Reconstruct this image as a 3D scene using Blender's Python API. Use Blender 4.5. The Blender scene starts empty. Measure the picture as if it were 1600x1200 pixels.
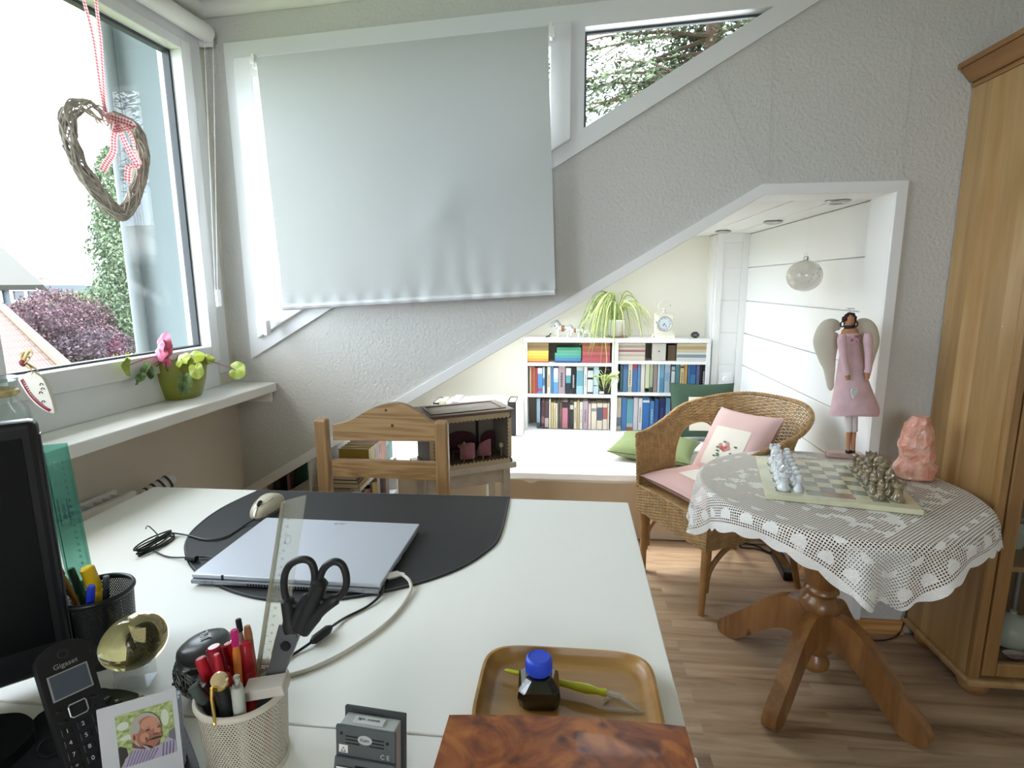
import bpy, math, random
import numpy as np
from mathutils import Vector, Matrix, geometry
from mathutils.noise import noise as pnoise

S = bpy.context.scene
COL = S.collection
rnd = random.Random(7)
R = math.radians

# ------------------------------------------------------------------ camera, world, light, exposure
CAM_H = 1.30
F_PX = 873.45
PITCH, ROLL, YAW = R(10.116), R(-0.40), R(6.09)
def _cam_axes():
    cp, sp = math.cos(PITCH), math.sin(PITCH)
    Fw = Vector((0, cp, -sp)); Up = Vector((0, sp, cp)); Rt = Vector((1, 0, 0))
    R2 = Rt*math.cos(ROLL) + Up*math.sin(ROLL); U2 = -Rt*math.sin(ROLL) + Up*math.cos(ROLL)
    Z = Matrix.Rotation(YAW, 3, 'Z')
    return Z @ R2, Z @ U2, Z @ Fw
RX, UX, FX = _cam_axes()
cd = bpy.data.cameras.new('camera'); cam = bpy.data.objects.new('camera', cd); COL.objects.link(cam)
cd.sensor_width = 36; cd.lens = F_PX/1600*36; cd.clip_start = 0.02; cd.clip_end = 300
m = Matrix((RX, UX, -FX)).transposed().to_4x4(); m.translation = (0, 0, CAM_H)
cam.matrix_world = m
S.camera = cam

S.view_settings.view_transform = 'Standard'; S.view_settings.look = 'None'
S.view_settings.exposure = 0.42; S.view_settings.gamma = 1.0; S.view_settings.use_curve_mapping = False
S.cycles.use_denoising = True
S.cycles.max_bounces = 10; S.cycles.diffuse_bounces = 6; S.cycles.glossy_bounces = 4
S.cycles.transmission_bounces = 8; S.cycles.transparent_max_bounces = 24
S.cycles.sample_clamp_indirect = 6.0; S.cycles.caustics_reflective = False; S.cycles.caustics_refractive = False

W_STR = 8.0
w = bpy.data.worlds.new('overcast_sky'); S.world = w; w.use_nodes = True
nt = w.node_tree; nt.nodes.clear()
tc = nt.nodes.new('ShaderNodeTexCoord'); nz = nt.nodes.new('ShaderNodeTexNoise')
nz.inputs['Scale'].default_value = 3.2; nz.inputs['Detail'].default_value = 6
cr = nt.nodes.new('ShaderNodeValToRGB')
cr.color_ramp.elements[0].position = .38; cr.color_ramp.elements[0].color = (.62, .80, 1.0, 1)
cr.color_ramp.elements[1].position = .60; cr.color_ramp.elements[1].color = (1.0, 1.0, 1.0, 1)
bg = nt.nodes.new('ShaderNodeBackground'); bg.inputs['Strength'].default_value = W_STR
wo = nt.nodes.new('ShaderNodeOutputWorld')
nt.links.new(tc.outputs['Generated'], nz.inputs['Vector']); nt.links.new(nz.outputs['Fac'], cr.inputs['Fac'])
nt.links.new(cr.outputs['Color'], bg.inputs['Color']); nt.links.new(bg.outputs['Background'], wo.inputs['Surface'])

def portal(name, c, size, rot):
    l = bpy.data.lights.new(name, 'AREA'); l.shape = 'RECTANGLE'; l.size, l.size_y = size
    l.cycles.is_portal = True
    o = bpy.data.objects.new(name, l); o.location = c; o.rotation_euler = rot; COL.objects.link(o)
def sun(name, energy, angle, direction, color):
    l = bpy.data.lights.new(name, 'SUN'); l.energy = energy; l.angle = R(angle); l.color = color
    o = bpy.data.objects.new(name, l)
    o.rotation_euler = Vector(direction).to_track_quat('-Z', 'Y').to_euler(); COL.objects.link(o)
# hazy sun, high on the left and ahead
sun('hazy_sun', 3.2, 18, (0.30, -0.25, -0.92), (1.0, .97, .92))
portal('portal_left_window', (-1.46, 1.15, 1.6), (1.25, 1.8), (0, R(-90), R(-2.8)))
portal('portal_roof_window', (-.30, 3.16, 1.19), (1.5, .95), (0, R(-30.3), 0))
portal('portal_added_window', (.1, -2.27, 1.55), (1.5, 1.1), (R(90), 0, 0))
portal('portal_triangle_window', (.25, 2.2, 2.0), (.62, .4), (R(-90), 0, 0))

# ------------------------------------------------------------------ pixel helpers (photo pixel -> point at a known height / depth)
def _ray(x, y):
    return RX*((x-800)/F_PX) - UX*((y-600)/F_PX) + FX
O3 = Vector((0, 0, CAM_H))
def PZ(x, y, z):
    d = _ray(x, y); return O3 + d*((z-CAM_H)/d.z)
def PY(x, y, Y):
    d = _ray(x, y); return O3 + d*(Y/d.y)
def PX(x, y, X):
    d = _ray(x, y); return O3 + d*(X/d.x)
LA = R(2.8); LC = Vector((-1.32, 2.05, 0)); LN = Vector((math.cos(LA), -math.sin(LA), 0)); LD = Vector((-math.sin(LA), -math.cos(LA), 0))
def L(s, off, z):           # point on the left wall: s metres from the corner towards the viewer, off metres into the room
    return LC + LD*s + LN*off + Vector((0, 0, z))
def PLW(x, y, off=0.0):     # photo pixel on the left wall plane (shifted by off)
    d = _ray(x, y); p0 = LC + LN*off
    return O3 + d*(LN.dot(p0-O3)/LN.dot(d))

# ------------------------------------------------------------------ materials
def lin(c):
    if isinstance(c, str):
        c = tuple(int(c[i:i+2], 16)/255 for i in (0, 2, 4))
    return tuple((v/12.92 if v <= .04045 else ((v+.055)/1.055)**2.4) for v in c[:3]) + (1,)
_mc = {}
class NT:
    def __init__(s, name):
        s.m = bpy.data.materials.new(name); s.m.use_nodes = True; s.t = s.m.node_tree
        s.b = s.t.nodes['Principled BSDF']; s.o = s.t.nodes['Material Output']
    def n(s, typ, **kw):
        nd = s.t.nodes.new(typ)
        for k, v in kw.items():
            if k in nd.inputs: nd.inputs[k].default_value = v
            else: setattr(nd, k, v)
        return nd
    def l(s, a, b): s.t.links.new(a, b)
def mat(name, col, rough=.5, metal=0, var=0, vscale=8, bump=0, bscale=60, col2=None, stretch=(1, 1, 1),
        trans=0, ior=1.45, coat=0, spec=.5, emit=0, detail=4, sheen=0, ramp=(.35, .65), bdist=.003):
    if name in _mc: return _mc[name]
    k = NT(name); b = k.b
    b.inputs['Base Color'].default_value = lin(col); b.inputs['Roughness'].default_value = rough
    b.inputs['Metallic'].default_value = metal; b.inputs['IOR'].default_value = ior
    b.inputs['Transmission Weight'].default_value = trans; b.inputs['Coat Weight'].default_value = coat
    b.inputs['Specular IOR Level'].default_value = spec; b.inputs['Sheen Weight'].default_value = sheen
    if emit: b.inputs['Emission Color'].default_value = lin(col); b.inputs['Emission Strength'].default_value = emit
    if var or bump or col2:
        t = k.n('ShaderNodeTexCoord'); mp = k.n('ShaderNodeMapping'); mp.inputs['Scale'].default_value = stretch
        k.l(t.outputs['Object'], mp.inputs['Vector'])
    if var or col2:
        nz = k.n('ShaderNodeTexNoise', Scale=vscale, Detail=detail); k.l(mp.outputs['Vector'], nz.inputs['Vector'])
        r = k.n('ShaderNodeValToRGB'); r.color_ramp.elements[0].position, r.color_ramp.elements[1].position = ramp
        c = lin(col); c2 = lin(col2) if col2 else tuple(v*(1-var) for v in c[:3]) + (1,)
        r.color_ramp.elements[0].color = c2; r.color_ramp.elements[1].color = c
        k.l(nz.outputs['Fac'], r.inputs['Fac']); k.l(r.outputs['Color'], b.inputs['Base Color'])
    if bump:
        n2 = k.n('ShaderNodeTexNoise', Scale=bscale, Detail=3); k.l(mp.outputs['Vector'], n2.inputs['Vector'])
        bp = k.n('ShaderNodeBump', Strength=bump, Distance=bdist); k.l(n2.outputs['Fac'], bp.inputs['Height']); k.l(bp.outputs['Normal'], b.inputs['Normal'])
    _mc[name] = k.m; return k.m
def wood(name, light, dark, axis='X', scale=1.0, rough=.45, rings=9, knots=True, boards=0, board_axis='X', contrast=1.0, coat=.1):
    """long-grained wood: stretched noise bands, darker rings, knots; optional glued boards"""
    if name in _mc: return _mc[name]
    k = NT(name); b = k.b; b.inputs['Roughness'].default_value = rough; b.inputs['Coat Weight'].default_value = coat
    b.inputs['Coat Roughness'].default_value = .3
    t = k.n('ShaderNodeTexCoord'); mp = k.n('ShaderNodeMapping')
    st = {'X': (.09, 1, 1), 'Y': (1, .09, 1), 'Z': (1, 1, .09)}[axis]
    mp.inputs['Scale'].default_value = tuple(v*scale for v in st)
    vec = t.outputs['Object']
    if boards:
        sx = k.n('ShaderNodeSeparateXYZ'); k.l(vec, sx.inputs[0])
        dv = k.n('ShaderNodeMath', operation='DIVIDE'); k.l(sx.outputs[board_axis], dv.inputs[0]); dv.inputs[1].default_value = boards
        fl = k.n('ShaderNodeMath', operation='FLOOR'); k.l(dv.outputs[0], fl.inputs[0])
        wn = k.n('ShaderNodeTexWhiteNoise'); wn.noise_dimensions = '1D'; k.l(fl.outputs[0], wn.inputs['W'])
        sc = k.n('ShaderNodeVectorMath', operation='SCALE'); sc.inputs['Scale'].default_value = 7.0
        k.l(wn.outputs['Color'], sc.inputs[0])
        ad = k.n('ShaderNodeVectorMath', operation='ADD'); k.l(vec, ad.inputs[0]); k.l(sc.outputs[0], ad.inputs[1]); vec = ad.outputs[0]
    k.l(vec, mp.inputs['Vector'])
    n1 = k.n('ShaderNodeTexNoise', Scale=6.0, Detail=3, Distortion=.6); k.l(mp.outputs['Vector'], n1.inputs['Vector'])
    mu = k.n('ShaderNodeMath', operation='MULTIPLY'); k.l(n1.outputs['Fac'], mu.inputs[0]); mu.inputs[1].default_value = rings*6.28
    sn = k.n('ShaderNodeMath', operation='SINE'); k.l(mu.outputs[0], sn.inputs[0])
    mr = k.n('ShaderNodeMapRange'); mr.inputs['From Min'].default_value = -1; mr.inputs['To Min'].default_value = .5-.5*contrast; mr.inputs['To Max'].default_value = .5+.5*contrast
    k.l(sn.outputs[0], mr.inputs['Value'])
    n2 = k.n('ShaderNodeTexNoise', Scale=60.0, Detail=3); k.l(mp.outputs['Vector'], n2.inputs['Vector'])
    mx = k.n('ShaderNodeMix'); mx.inputs['Factor'].default_value = .45
    k.l(mr.outputs[0], mx.inputs['A']); k.l(n2.outputs['Fac'], mx.inputs['B'])
    r = k.n('ShaderNodeValToRGB'); r.color_ramp.elements[0].position = .15; r.color_ramp.elements[1].position = .75
    r.color_ramp.elements[0].color = lin(dark); r.color_ramp.elements[1].color = lin(light)
    k.l(mx.outputs['Result'], r.inputs['Fac']); last = r.outputs['Color']
    if boards:
        hs = k.n('ShaderNodeHueSaturation'); m2 = k.n('ShaderNodeMapRange'); m2.inputs['To Min'].default_value = .80; m2.inputs['To Max'].default_value = 1.12
        k.l(wn.outputs['Value'], m2.inputs['Value']); k.l(m2.outputs[0], hs.inputs['Value']); k.l(last, hs.inputs['Color']); last = hs.outputs['Color']
    if knots:
        mk = k.n('ShaderNodeMapping'); s3 = {'X': (.35, 1, 1), 'Y': (1, .35, 1), 'Z': (1, 1, .35)}[axis]
        mk.inputs['Scale'].default_value = tuple(v*scale for v in s3); k.l(vec, mk.inputs['Vector'])
        vo = k.n('ShaderNodeTexVoronoi', Scale=5.5); k.l(mk.outputs['Vector'], vo.inputs['Vector'])
        rk = k.n('ShaderNodeValToRGB'); rk.color_ramp.elements[0].position = .05; rk.color_ramp.elements[1].position = .11
        rk.color_ramp.elements[0].color = (1, 1, 1, 1); rk.color_ramp.elements[1].color = (0, 0, 0, 1)
        k.l(vo.outputs['Distance'], rk.inputs['Fac'])
        mm = k.n('ShaderNodeMix', data_type='RGBA'); k.l(rk.outputs['Color'], mm.inputs['Factor']); k.l(last, mm.inputs['A'])
        mm.inputs['B'].default_value = tuple(v*.45 for v in lin(dark)[:3]) + (1,); last = mm.outputs['Result']
    k.l(last, b.inputs['Base Color'])
    bp = k.n('ShaderNodeBump', Strength=.12, Distance=.001); k.l(mx.outputs['Result'], bp.inputs['Height']); k.l(bp.outputs['Normal'], b.inputs['Normal'])
    _mc[name] = k.m; return k.m
def glass(name, tint=(1, 1, 1), gloss=.06, rough=0.0, f0=1.45, opac=0, opcol=(1, 1, 1)):
    """thin clear sheet: straight see-through with a Fresnel reflection"""
    if name in _mc: return _mc[name]
    k = NT(name); k.t.nodes.remove(k.b)
    tr = k.n('ShaderNodeBsdfTransparent', Color=tuple(tint)+(1,)); gl = k.n('ShaderNodeBsdfGlossy', Roughness=rough)
    lw = k.n('ShaderNodeLayerWeight', Blend=.5); pw = k.n('ShaderNodeMath', operation='POWER'); pw.inputs[1].default_value = 5
    k.l(lw.outputs['Facing'], pw.inputs[0]); fr = k.n('ShaderNodeMath', operation='MULTIPLY_ADD'); fr.inputs[1].default_value = .7; fr.inputs[2].default_value = (f0-1)**2/(f0+1)**2
    k.l(pw.outputs[0], fr.inputs[0]); mx = k.n('ShaderNodeMixShader')
    k.l(fr.outputs[0], mx.inputs[0]); k.l(tr.outputs[0], mx.inputs[1]); k.l(gl.outputs[0], mx.inputs[2]); out = mx.outputs[0]
    if opac:
        df = k.n('ShaderNodeBsdfDiffuse', Color=lin(opcol)); m2 = k.n('ShaderNodeMixShader'); m2.inputs[0].default_value = opac
        k.l(out, m2.inputs[1]); k.l(df.outputs[0], m2.inputs[2]); out = m2.outputs[0]
    k.l(out, k.o.inputs['Surface']); _mc[name] = k.m; return k.m

# ------------------------------------------------------------------ mesh builder
def rotz(a): return Matrix.Rotation(a, 4, 'Z')
def T(v): return Matrix.Translation(Vector(v))
def frame(o, x, y):     # matrix from origin and two directions
    x = Vector(x).normalized(); y = Vector(y); y = (y - x*y.dot(x)).normalized(); z = x.cross(y)
    mm = Matrix((x, y, z)).transposed().to_4x4(); mm.translation = Vector(o); return mm
def frameY(o, x, y):     # keeps y exact, squares x to it
    y = Vector(y).normalized(); x = Vector(x); x = (x - y*x.dot(y)).normalized(); z = x.cross(y)
    mm = Matrix((x, y, z)).transposed().to_4x4(); mm.translation = Vector(o); return mm
class MB:
    def __init__(s): s.v = []; s.f = []; s.m = []; s.u = {}
    def add(s, vs, fs, M=None, mi=0, uv=None):
        b = len(s.v)
        for p in vs:
            p = Vector(p); s.v.append(M @ p if M is not None else p)
        for i, f in enumerate(fs):
            if uv is not None: s.u[len(s.f)] = [uv[j] for j in f]
            s.f.append([b+j for j in f]); s.m.append(mi)
        return s
    def box(s, c, d, M=None, mi=0):
        x, y, z = (v/2 for v in d); c = Vector(c)
        vs = [c+Vector((a*x, b*y, e*z)) for a in (-1, 1) for b in (-1, 1) for e in (-1, 1)]
        return s.add(vs, [(0, 1, 3, 2), (4, 6, 7, 5), (0, 4, 5, 1), (2, 3, 7, 6), (0, 2, 6, 4), (1, 5, 7, 3)], M, mi)
    def bx(s, x0, x1, y0, y1, z0, z1, M=None, mi=0):
        return s.box(((x0+x1)/2, (y0+y1)/2, (z0+z1)/2), (abs(x1-x0), abs(y1-y0), abs(z1-z0)), M, mi)
    def hexa(s, p, mi=0):   # 8 points: bottom 4 ccw, top 4 ccw
        return s.add(p, [(3, 2, 1, 0), (4, 5, 6, 7), (0, 1, 5, 4), (1, 2, 6, 5), (2, 3, 7, 6), (3, 0, 4, 7)], None, mi)
    def tube(s, pts, r, n=8, M=None, mi=0, closed=False, caps=True, flat=1.0, up=None, uvs=None):
        pts = [Vector(p) for p in pts]; k = len(pts)
        rs = r if isinstance(r, (list, tuple)) else [r]*k
        vs = []; prev = None
        for i, p in enumerate(pts):
            a = pts[(i-1) % k] if (closed or i > 0) else p; b = pts[(i+1) % k] if (closed or i < k-1) else p
            t = (b-a).normalized() if (b-a).length > 1e-9 else Vector((0, 0, 1))
            if up is not None: prev = Vector(up)
            if prev is None: prev = Vector((0, 0, 1)) if abs(t.z) < .9 else Vector((1, 0, 0))
            u = prev - t*prev.dot(t)
            if u.length < 1e-6: u = t.orthogonal()
            u.normalize(); w_ = t.cross(u); prev = u
            for j in range(n):
                an = 2*math.pi*j/n
                vs.append(p + u*(math.cos(an)*rs[i]*flat) + w_*(math.sin(an)*rs[i]))
        fs = []
        for i in range(k if closed else k-1):
            a = i*n; b = ((i+1) % k)*n
            for j in range(n): fs.append((a+j, a+(j+1) % n, b+(j+1) % n, b+j))
        if caps and not closed: fs.append(tuple(range(n-1, -1, -1))); fs.append(tuple((k-1)*n+j for j in range(n)))
        return s.add(vs, fs, M, mi)
    def cyl(s, a, b, r, r2=None, n=20, mi=0, M=None):
        return s.tube([a, b], [r, r if r2 is None else r2], n, M, mi)
    def lathe(s, prof, n=28, M=None, mi=0, c=(0, 0, 0), cap=True, sx=1, sy=1):
        c = Vector(c); vs = []; fs = []; k = len(prof)
        for r, z in prof:
            for j in range(n):
                a = 2*math.pi*j/n; vs.append(c+Vector((r*math.cos(a)*sx, r*math.sin(a)*sy, z)))
        uv = [(j/n, i/k) for i in range(k) for j in range(n)]
        for i in range(k-1):
            for j in range(n): fs.append((i*n+j, i*n+(j+1) % n, (i+1)*n+(j+1) % n, (i+1)*n+j))
        if cap:
            if prof[0][0] > 1e-5: fs.append(tuple(range(n-1, -1, -1)))
            if prof[-1][0] > 1e-5: fs.append(tuple((k-1)*n+j for j in range(n)))
        return s.add(vs, fs, M, mi)
    def ell(s, c, r, n=16, M=None, mi=0, pw=1.0):
        if not isinstance(r, (list, tuple)): r = (r, r, r)
        prof = []
        for i in range(n//2+1):
            a = -math.pi/2 + math.pi*i/(n//2); prof.append((max(1e-6, math.cos(a))*1.0, math.sin(a)))
        vs = []; fs = []; k = len(prof); c = Vector(c)
        for q, z in prof:
            for j in range(n):
                a = 2*math.pi*j/n; vs.append(c+Vector((q*math.cos(a)*r[0], q*math.sin(a)*r[1], z*r[2])))
        for i in range(k-1):
            for j in range(n): fs.append((i*n+j, i*n+(j+1) % n, (i+1)*n+(j+1) % n, (i+1)*n+j))
        return s.add(vs, fs, M, mi)
    def prism(s, poly, z0, z1, M=None, mi=0, holes=()):
        """polygon in local xy, extruded along local z; holes allowed"""
        loops = [[Vector((p[0], p[1], 0)) for p in lp] for lp in [poly]+list(holes)]
        flat = [p for lp in loops for p in lp]; n = len(flat)
        tri = geometry.tessellate_polygon(loops)
        vs = [(p.x, p.y, z0) for p in flat] + [(p.x, p.y, z1) for p in flat]; fs = []
        for t in tri:
            a, b, c = (flat[i] for i in t)
            if (b-a).cross(c-a).z < 0: t = t[::-1]
            fs.append(tuple(t[::-1])); fs.append(tuple(n+i for i in t))
        o = 0
        for li, lp in enumerate(loops):
            ar = sum(lp[i].x*lp[(i+1) % len(lp)].y - lp[(i+1) % len(lp)].x*lp[i].y for i in range(len(lp)))
            for i in range(len(lp)):
                a, b = o+i, o+(i+1) % len(lp)
                if (ar > 0) == (li == 0): fs.append((a, b, n+b, n+a))
                else: fs.append((b, a, n+a, n+b))
            o += len(lp)
        return s.add(vs, fs, M, mi)
    def surf(s, fn, nu, nv, cu=False, cv=False, mi=0, uvf=None, M=None, skip=None):
        vs = []; uv = []
        for i in range(nu+(0 if cu else 1)):
            for j in range(nv+(0 if cv else 1)):
                u, v = i/nu, j/nv; vs.append(fn(u, v)); uv.append(uvf(u, v) if uvf else (u, v))
        NV = nv+(0 if cv else 1); NU = nu+(0 if cu else 1); fs = []
        for i in range(nu):
            for j in range(nv):
                if skip and skip((i+.5)/nu, (j+.5)/nv): continue
                fs.append((i*NV+j, ((i+1) % NU)*NV+j, ((i+1) % NU)*NV+(j+1) % NV, i*NV+(j+1) % NV))
        return s.add(vs, fs, M, mi, uv)
    def text(s, txt, size, M, depth=.0004, mi=0, align='CENTER', font=None):
        cu = bpy.data.curves.new('t', 'FONT'); cu.body = txt; cu.size = size; cu.extrude = depth; cu.align_x = align; cu.align_y = 'CENTER'; cu.resolution_u = 3
        ob = bpy.data.objects.new('t', cu); COL.objects.link(ob)
        dg = bpy.context.evaluated_depsgraph_get(); me = bpy.data.meshes.new_from_object(ob.evaluated_get(dg))
        s.add([v.co for v in me.vertices], [tuple(p.vertices) for p in me.polygons], M, mi)
        bpy.data.objects.remove(ob); bpy.data.curves.remove(cu); bpy.data.meshes.remove(me); return s
    def build(s, name, mats, parent=None, smooth=False, bevel=0, seg=2, sub=0, solid=0, world=True, ang=40):
        me = bpy.data.meshes.new(name); o = bpy.data.objects.new(name, me); COL.objects.link(o)
        vs = s.v
        if parent is not None:
            o.parent = parent
            if world:
                Mi = wm(parent).inverted(); vs = [Mi @ p for p in vs]
        else:
            if vs:
                mn = Vector([min(p[i] for p in vs) for i in range(3)]); mxx = Vector([max(p[i] for p in vs) for i in range(3)])
                c = Vector(((mn.x+mxx.x)/2, (mn.y+mxx.y)/2, mn.z)); o.location = c; vs = [p-c for p in vs]
        me.from_pydata([tuple(p) for p in vs], [], s.f)
        if not isinstance(mats, (list, tuple)): mats = [mats]
        for q in mats: me.materials.append(q)
        me.polygons.foreach_set('material_index', s.m)
        if s.u:
            ul = me.uv_layers.new(name='UVMap')
            for fi, uv in s.u.items():
                p = me.polygons[fi]
                for j, li in enumerate(p.loop_indices): ul.data[li].uv = uv[j]
        if smooth:
            me.polygons.foreach_set('use_smooth', [True]*len(me.polygons))
            try: me.set_sharp_from_angle(angle=R(ang))
            except Exception: pass
        me.update()
        if solid: md = o.modifiers.new('thick', 'SOLIDIFY'); md.thickness = solid; md.offset = 0
        if bevel: md = o.modifiers.new('bev', 'BEVEL'); md.width = bevel; md.segments = seg; md.limit_method = 'ANGLE'; md.angle_limit = R(35); md.harden_normals = False
        if sub: md = o.modifiers.new('sub', 'SUBSURF'); md.levels = sub; md.render_levels = sub
        return o
def wm(o):
    M = o.matrix_basis.copy()
    while o.parent: o = o.parent; M = o.matrix_basis @ M
    return M
def tag(o, label=None, cat=None, group=None, kind=None):
    if label: o['label'] = label
    if cat: o['category'] = cat
    if group: o['group'] = group
    if kind: o['kind'] = kind
    return o
def thing(name, label, cat, loc=(0, 0, 0), rz=0, group=None, kind=None):
    o = bpy.data.objects.new(name, None); COL.objects.link(o); o.empty_display_size = .05
    o.location = loc; o.rotation_euler = (0, 0, rz); return tag(o, label, cat, group, kind)
def dup(root, loc, rz=None, label=None, name=None):
    r = root.copy(); COL.objects.link(r); r.location = loc
    if rz is not None: r.rotation_euler = (0, 0, rz)
    if label: r['label'] = label
    for ch in list(root.children):
        c = ch.copy(); COL.objects.link(c); c.parent = r
        for g in list(ch.children):
            d = g.copy(); COL.objects.link(d); d.parent = c
    return r
def struct(name, mb, mt, label=None, **kw):
    o = mb.build(name, mt, None, **kw); tag(o, label or name.replace('_', ' '), 'room', kind='structure'); return o
def inset(poly, d):
    """inset a ccw convex polygon by d (number or per-edge list)"""
    n = len(poly); ds = d if isinstance(d, (list, tuple)) else [d]*n; ls = []
    for i in range(n):
        a = Vector(poly[i]); b = Vector(poly[(i+1) % n]); t = (b-a).normalized(); nn = Vector((-t.y, t.x)); ls.append((a+nn*ds[i], t))
    out = []
    for i in range(n):
        p, t = ls[i-1]; q, u = ls[i]; den = t.x*u.y-t.y*u.x; k_ = ((q.x-p.x)*u.y-(q.y-p.y)*u.x)/den; out.append((p.x+t.x*k_, p.y+t.y*k_))
    return out
def smooth_path(pts, n=8, closed=False):
    pts = [Vector(p) for p in pts]; k = len(pts); out = []
    for i in range(k if closed else k-1):
        g = (lambda q: pts[q % k]) if closed else (lambda q: pts[min(max(q, 0), k-1)])
        p0, p1, p2, p3 = g(i-1), g(i), g(i+1), g(i+2)
        for j in range(n):
            t = j/n; out.append(.5*((2*p1)+(-p0+p2)*t+(2*p0-5*p1+4*p2-p3)*t*t+(-p0+3*p1-3*p2+p3)*t**3))
    if not closed: out.append(pts[-1])
    return out
XZ = lambda y: Matrix(((1, 0, 0, 0), (0, 0, -1, y), (0, 1, 0, 0), (0, 0, 0, 1)))   # local (x,y) -> world (x,z), local z -> towards the viewer
# ------------------------------------------------------------------ shared materials
M = {}
M['wallpaper'] = mat('ingrain_wallpaper', 'cbcac5', .9, bump=.85, bscale=85, bdist=.005, spec=.2)
M['wall_smooth'] = mat('smooth_wall_paint', 'd8d2c6', .85, spec=.2, bump=.15, bscale=200)
M['alcove_wall'] = mat('cream_alcove_wall', 'f1eee2', .85, spec=.2, bump=.3, bscale=110)
M['white'] = mat('white_gloss_paint', 'e9e9e7', .35)
M['white_matt'] = mat('white_matt_paint', 'e6e5e1', .6)
M['pvc'] = mat('white_window_plastic', 'dfe0e0', .32)
M['ceiling'] = mat('white_ceiling_board', 'd6d5d0', .6)
M['gasket'] = mat('black_rubber_gasket', '3a3f44', .5)
M['metal'] = mat('brushed_steel', 'b8b8b6', .3, 1)
M['darkmetal'] = mat('dark_steel', '55585a', .35, 1)
M['chrome'] = mat('chrome', 'd8d8d8', .08, 1)
M['gold'] = mat('polished_gold', 'd9b25f', .2, 1)
M['black'] = mat('black_plastic', '141517', .35)
M['blackmatt'] = mat('matt_black_plastic', '1c1d1f', .6)
M['pane'] = glass('window_glass')
M['clear'] = glass('clear_glass', (.93, .96, .95), f0=1.5)
M['clearplastic'] = glass('clear_plastic', (.92, .93, .90), f0=1.5, rough=.05, opac=.12, opcol='f0f0e4')
M['pine'] = wood('pine_cabinet_wood', 'c3a06e', 'a57e4a', 'Z', 1.0, .4, rings=3, boards=.085, board_axis='Y', contrast=.7)
M['pine_trim'] = wood('pine_cabinet_moulding', 'aa8052', '865c34', 'Y', 1.2, .4, rings=4, contrast=.8)
M['pine_chair'] = wood('waxed_pine_chair_wood', 'ab8c62', '7d5c38', 'X', 2.2, .45, rings=9, contrast=.7)
M['pine_chair_v'] = wood('waxed_pine_chair_post', 'a98a60', '84633e', 'Z', 1.6, .45, rings=4, knots=False, contrast=.6)
M['table_wood'] = wood('warm_pine_table_wood', '9a6c3e', '704824', 'Z', 1.5, .3, rings=4, contrast=.7, coat=.3)

# floor: laminate with boards and soft brown streaks
def floor_mat():
    k = NT('beech_laminate'); b = k.b; b.inputs['Roughness'].default_value = .38
    t = k.n('ShaderNodeTexCoord')
    br = k.n('ShaderNodeTexBrick'); br.offset = .37; br.inputs['Scale'].default_value = 1.0
    br.inputs['Brick Width'].default_value = .62; br.inputs['Row Height'].default_value = .064; br.inputs['Mortar Size'].default_value = .0007
    br.inputs['Color1'].default_value = (0, 0, 0, 1); br.inputs['Color2'].default_value = (1, 1, 1, 1); br.inputs['Mortar'].default_value = (.2, .2, .2, 1)
    k.l(t.outputs['Object'], br.inputs['Vector'])
    ad = k.n('ShaderNodeVectorMath', operation='MULTIPLY_ADD'); ad.inputs[1].default_value = (5, 3, 9)
    k.l(br.outputs['Color'], ad.inputs[0]); k.l(t.outputs['Object'], ad.inputs[2])
    mp = k.n('ShaderNodeMapping'); mp.inputs['Scale'].default_value = (1.3, 13, 6); k.l(ad.outputs[0], mp.inputs['Vector'])
    n1 = k.n('ShaderNodeTexNoise', Scale=1.6, Detail=6, Distortion=.7, Roughness=.6); k.l(mp.outputs['Vector'], n1.inputs['Vector'])
    r = k.n('ShaderNodeValToRGB'); e = r.color_ramp.elements
    e[0].position = .30; e[0].color = lin('80644a'); e[1].position = .68; e[1].color = lin('c0a688')
    q = r.color_ramp.elements.new(.46); q.color = lin('a98d70')
    k.l(n1.outputs['Fac'], r.inputs['Fac'])
    hs = k.n('ShaderNodeHueSaturation'); m2 = k.n('ShaderNodeMapRange'); m2.inputs['To Min'].default_value = .86; m2.inputs['To Max'].default_value = 1.08
    sp = k.n('ShaderNodeSeparateColor'); k.l(br.outputs['Color'], sp.inputs[0]); k.l(sp.outputs[0], m2.inputs['Value'])
    k.l(m2.outputs[0], hs.inputs['Value']); k.l(r.outputs['Color'], hs.inputs['Color'])
    k.l(hs.outputs['Color'], b.inputs['Base Color'])
    return k.m
M['floor'] = floor_mat()

# ------------------------------------------------------------------ room shell
YB = 2.05; SL = .584; CE = .048
def zc(x): return 2.285 + CE*(x+1.32)          # sloping ceiling of the dormer
def zd(x): return 1.024 + .576*(x+1.231)       # lower edge of the gable window frame
def za(x): return 1.59 - SL*(.642-x)           # sloping roof over the alcove
f = MB().bx(-1.8, 2.6, -2.2, 4.0, -.06, 0); struct('floor', f, M['floor'], 'pale beech laminate floor with brown streaks')

# front wall with the gable window opening and the alcove opening
x0o, x1o = -1.36, 1.055
wpoly = [(-1.5, -.02), (-1.36, -.02), (-1.36, za(-1.36)+.01), (.640, 1.599), (1.064, 1.599), (1.064, 0), (1.064, -.02), (2.45, -.02), (2.45, 2.75), (-1.5, 2.75)]
WT = lambda x: 2.145+CE*(x+1.235)
xa_ = (2.145+CE*1.235-1.024-.576*1.231)/(.576-CE)
whole = [(-1.225, zd(-1.225)+.01), (xa_-.04, zd(xa_-.04)+.01), (-1.225, WT(-1.225)-.01)]
wb = MB().prism([p for i, p in enumerate(wpoly) if i != 6], -.14, 0, XZ(YB), holes=[whole])
struct('wall_front', wb, M['wallpaper'], 'white ingrain wallpapered gable wall between desk and alcove')
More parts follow.
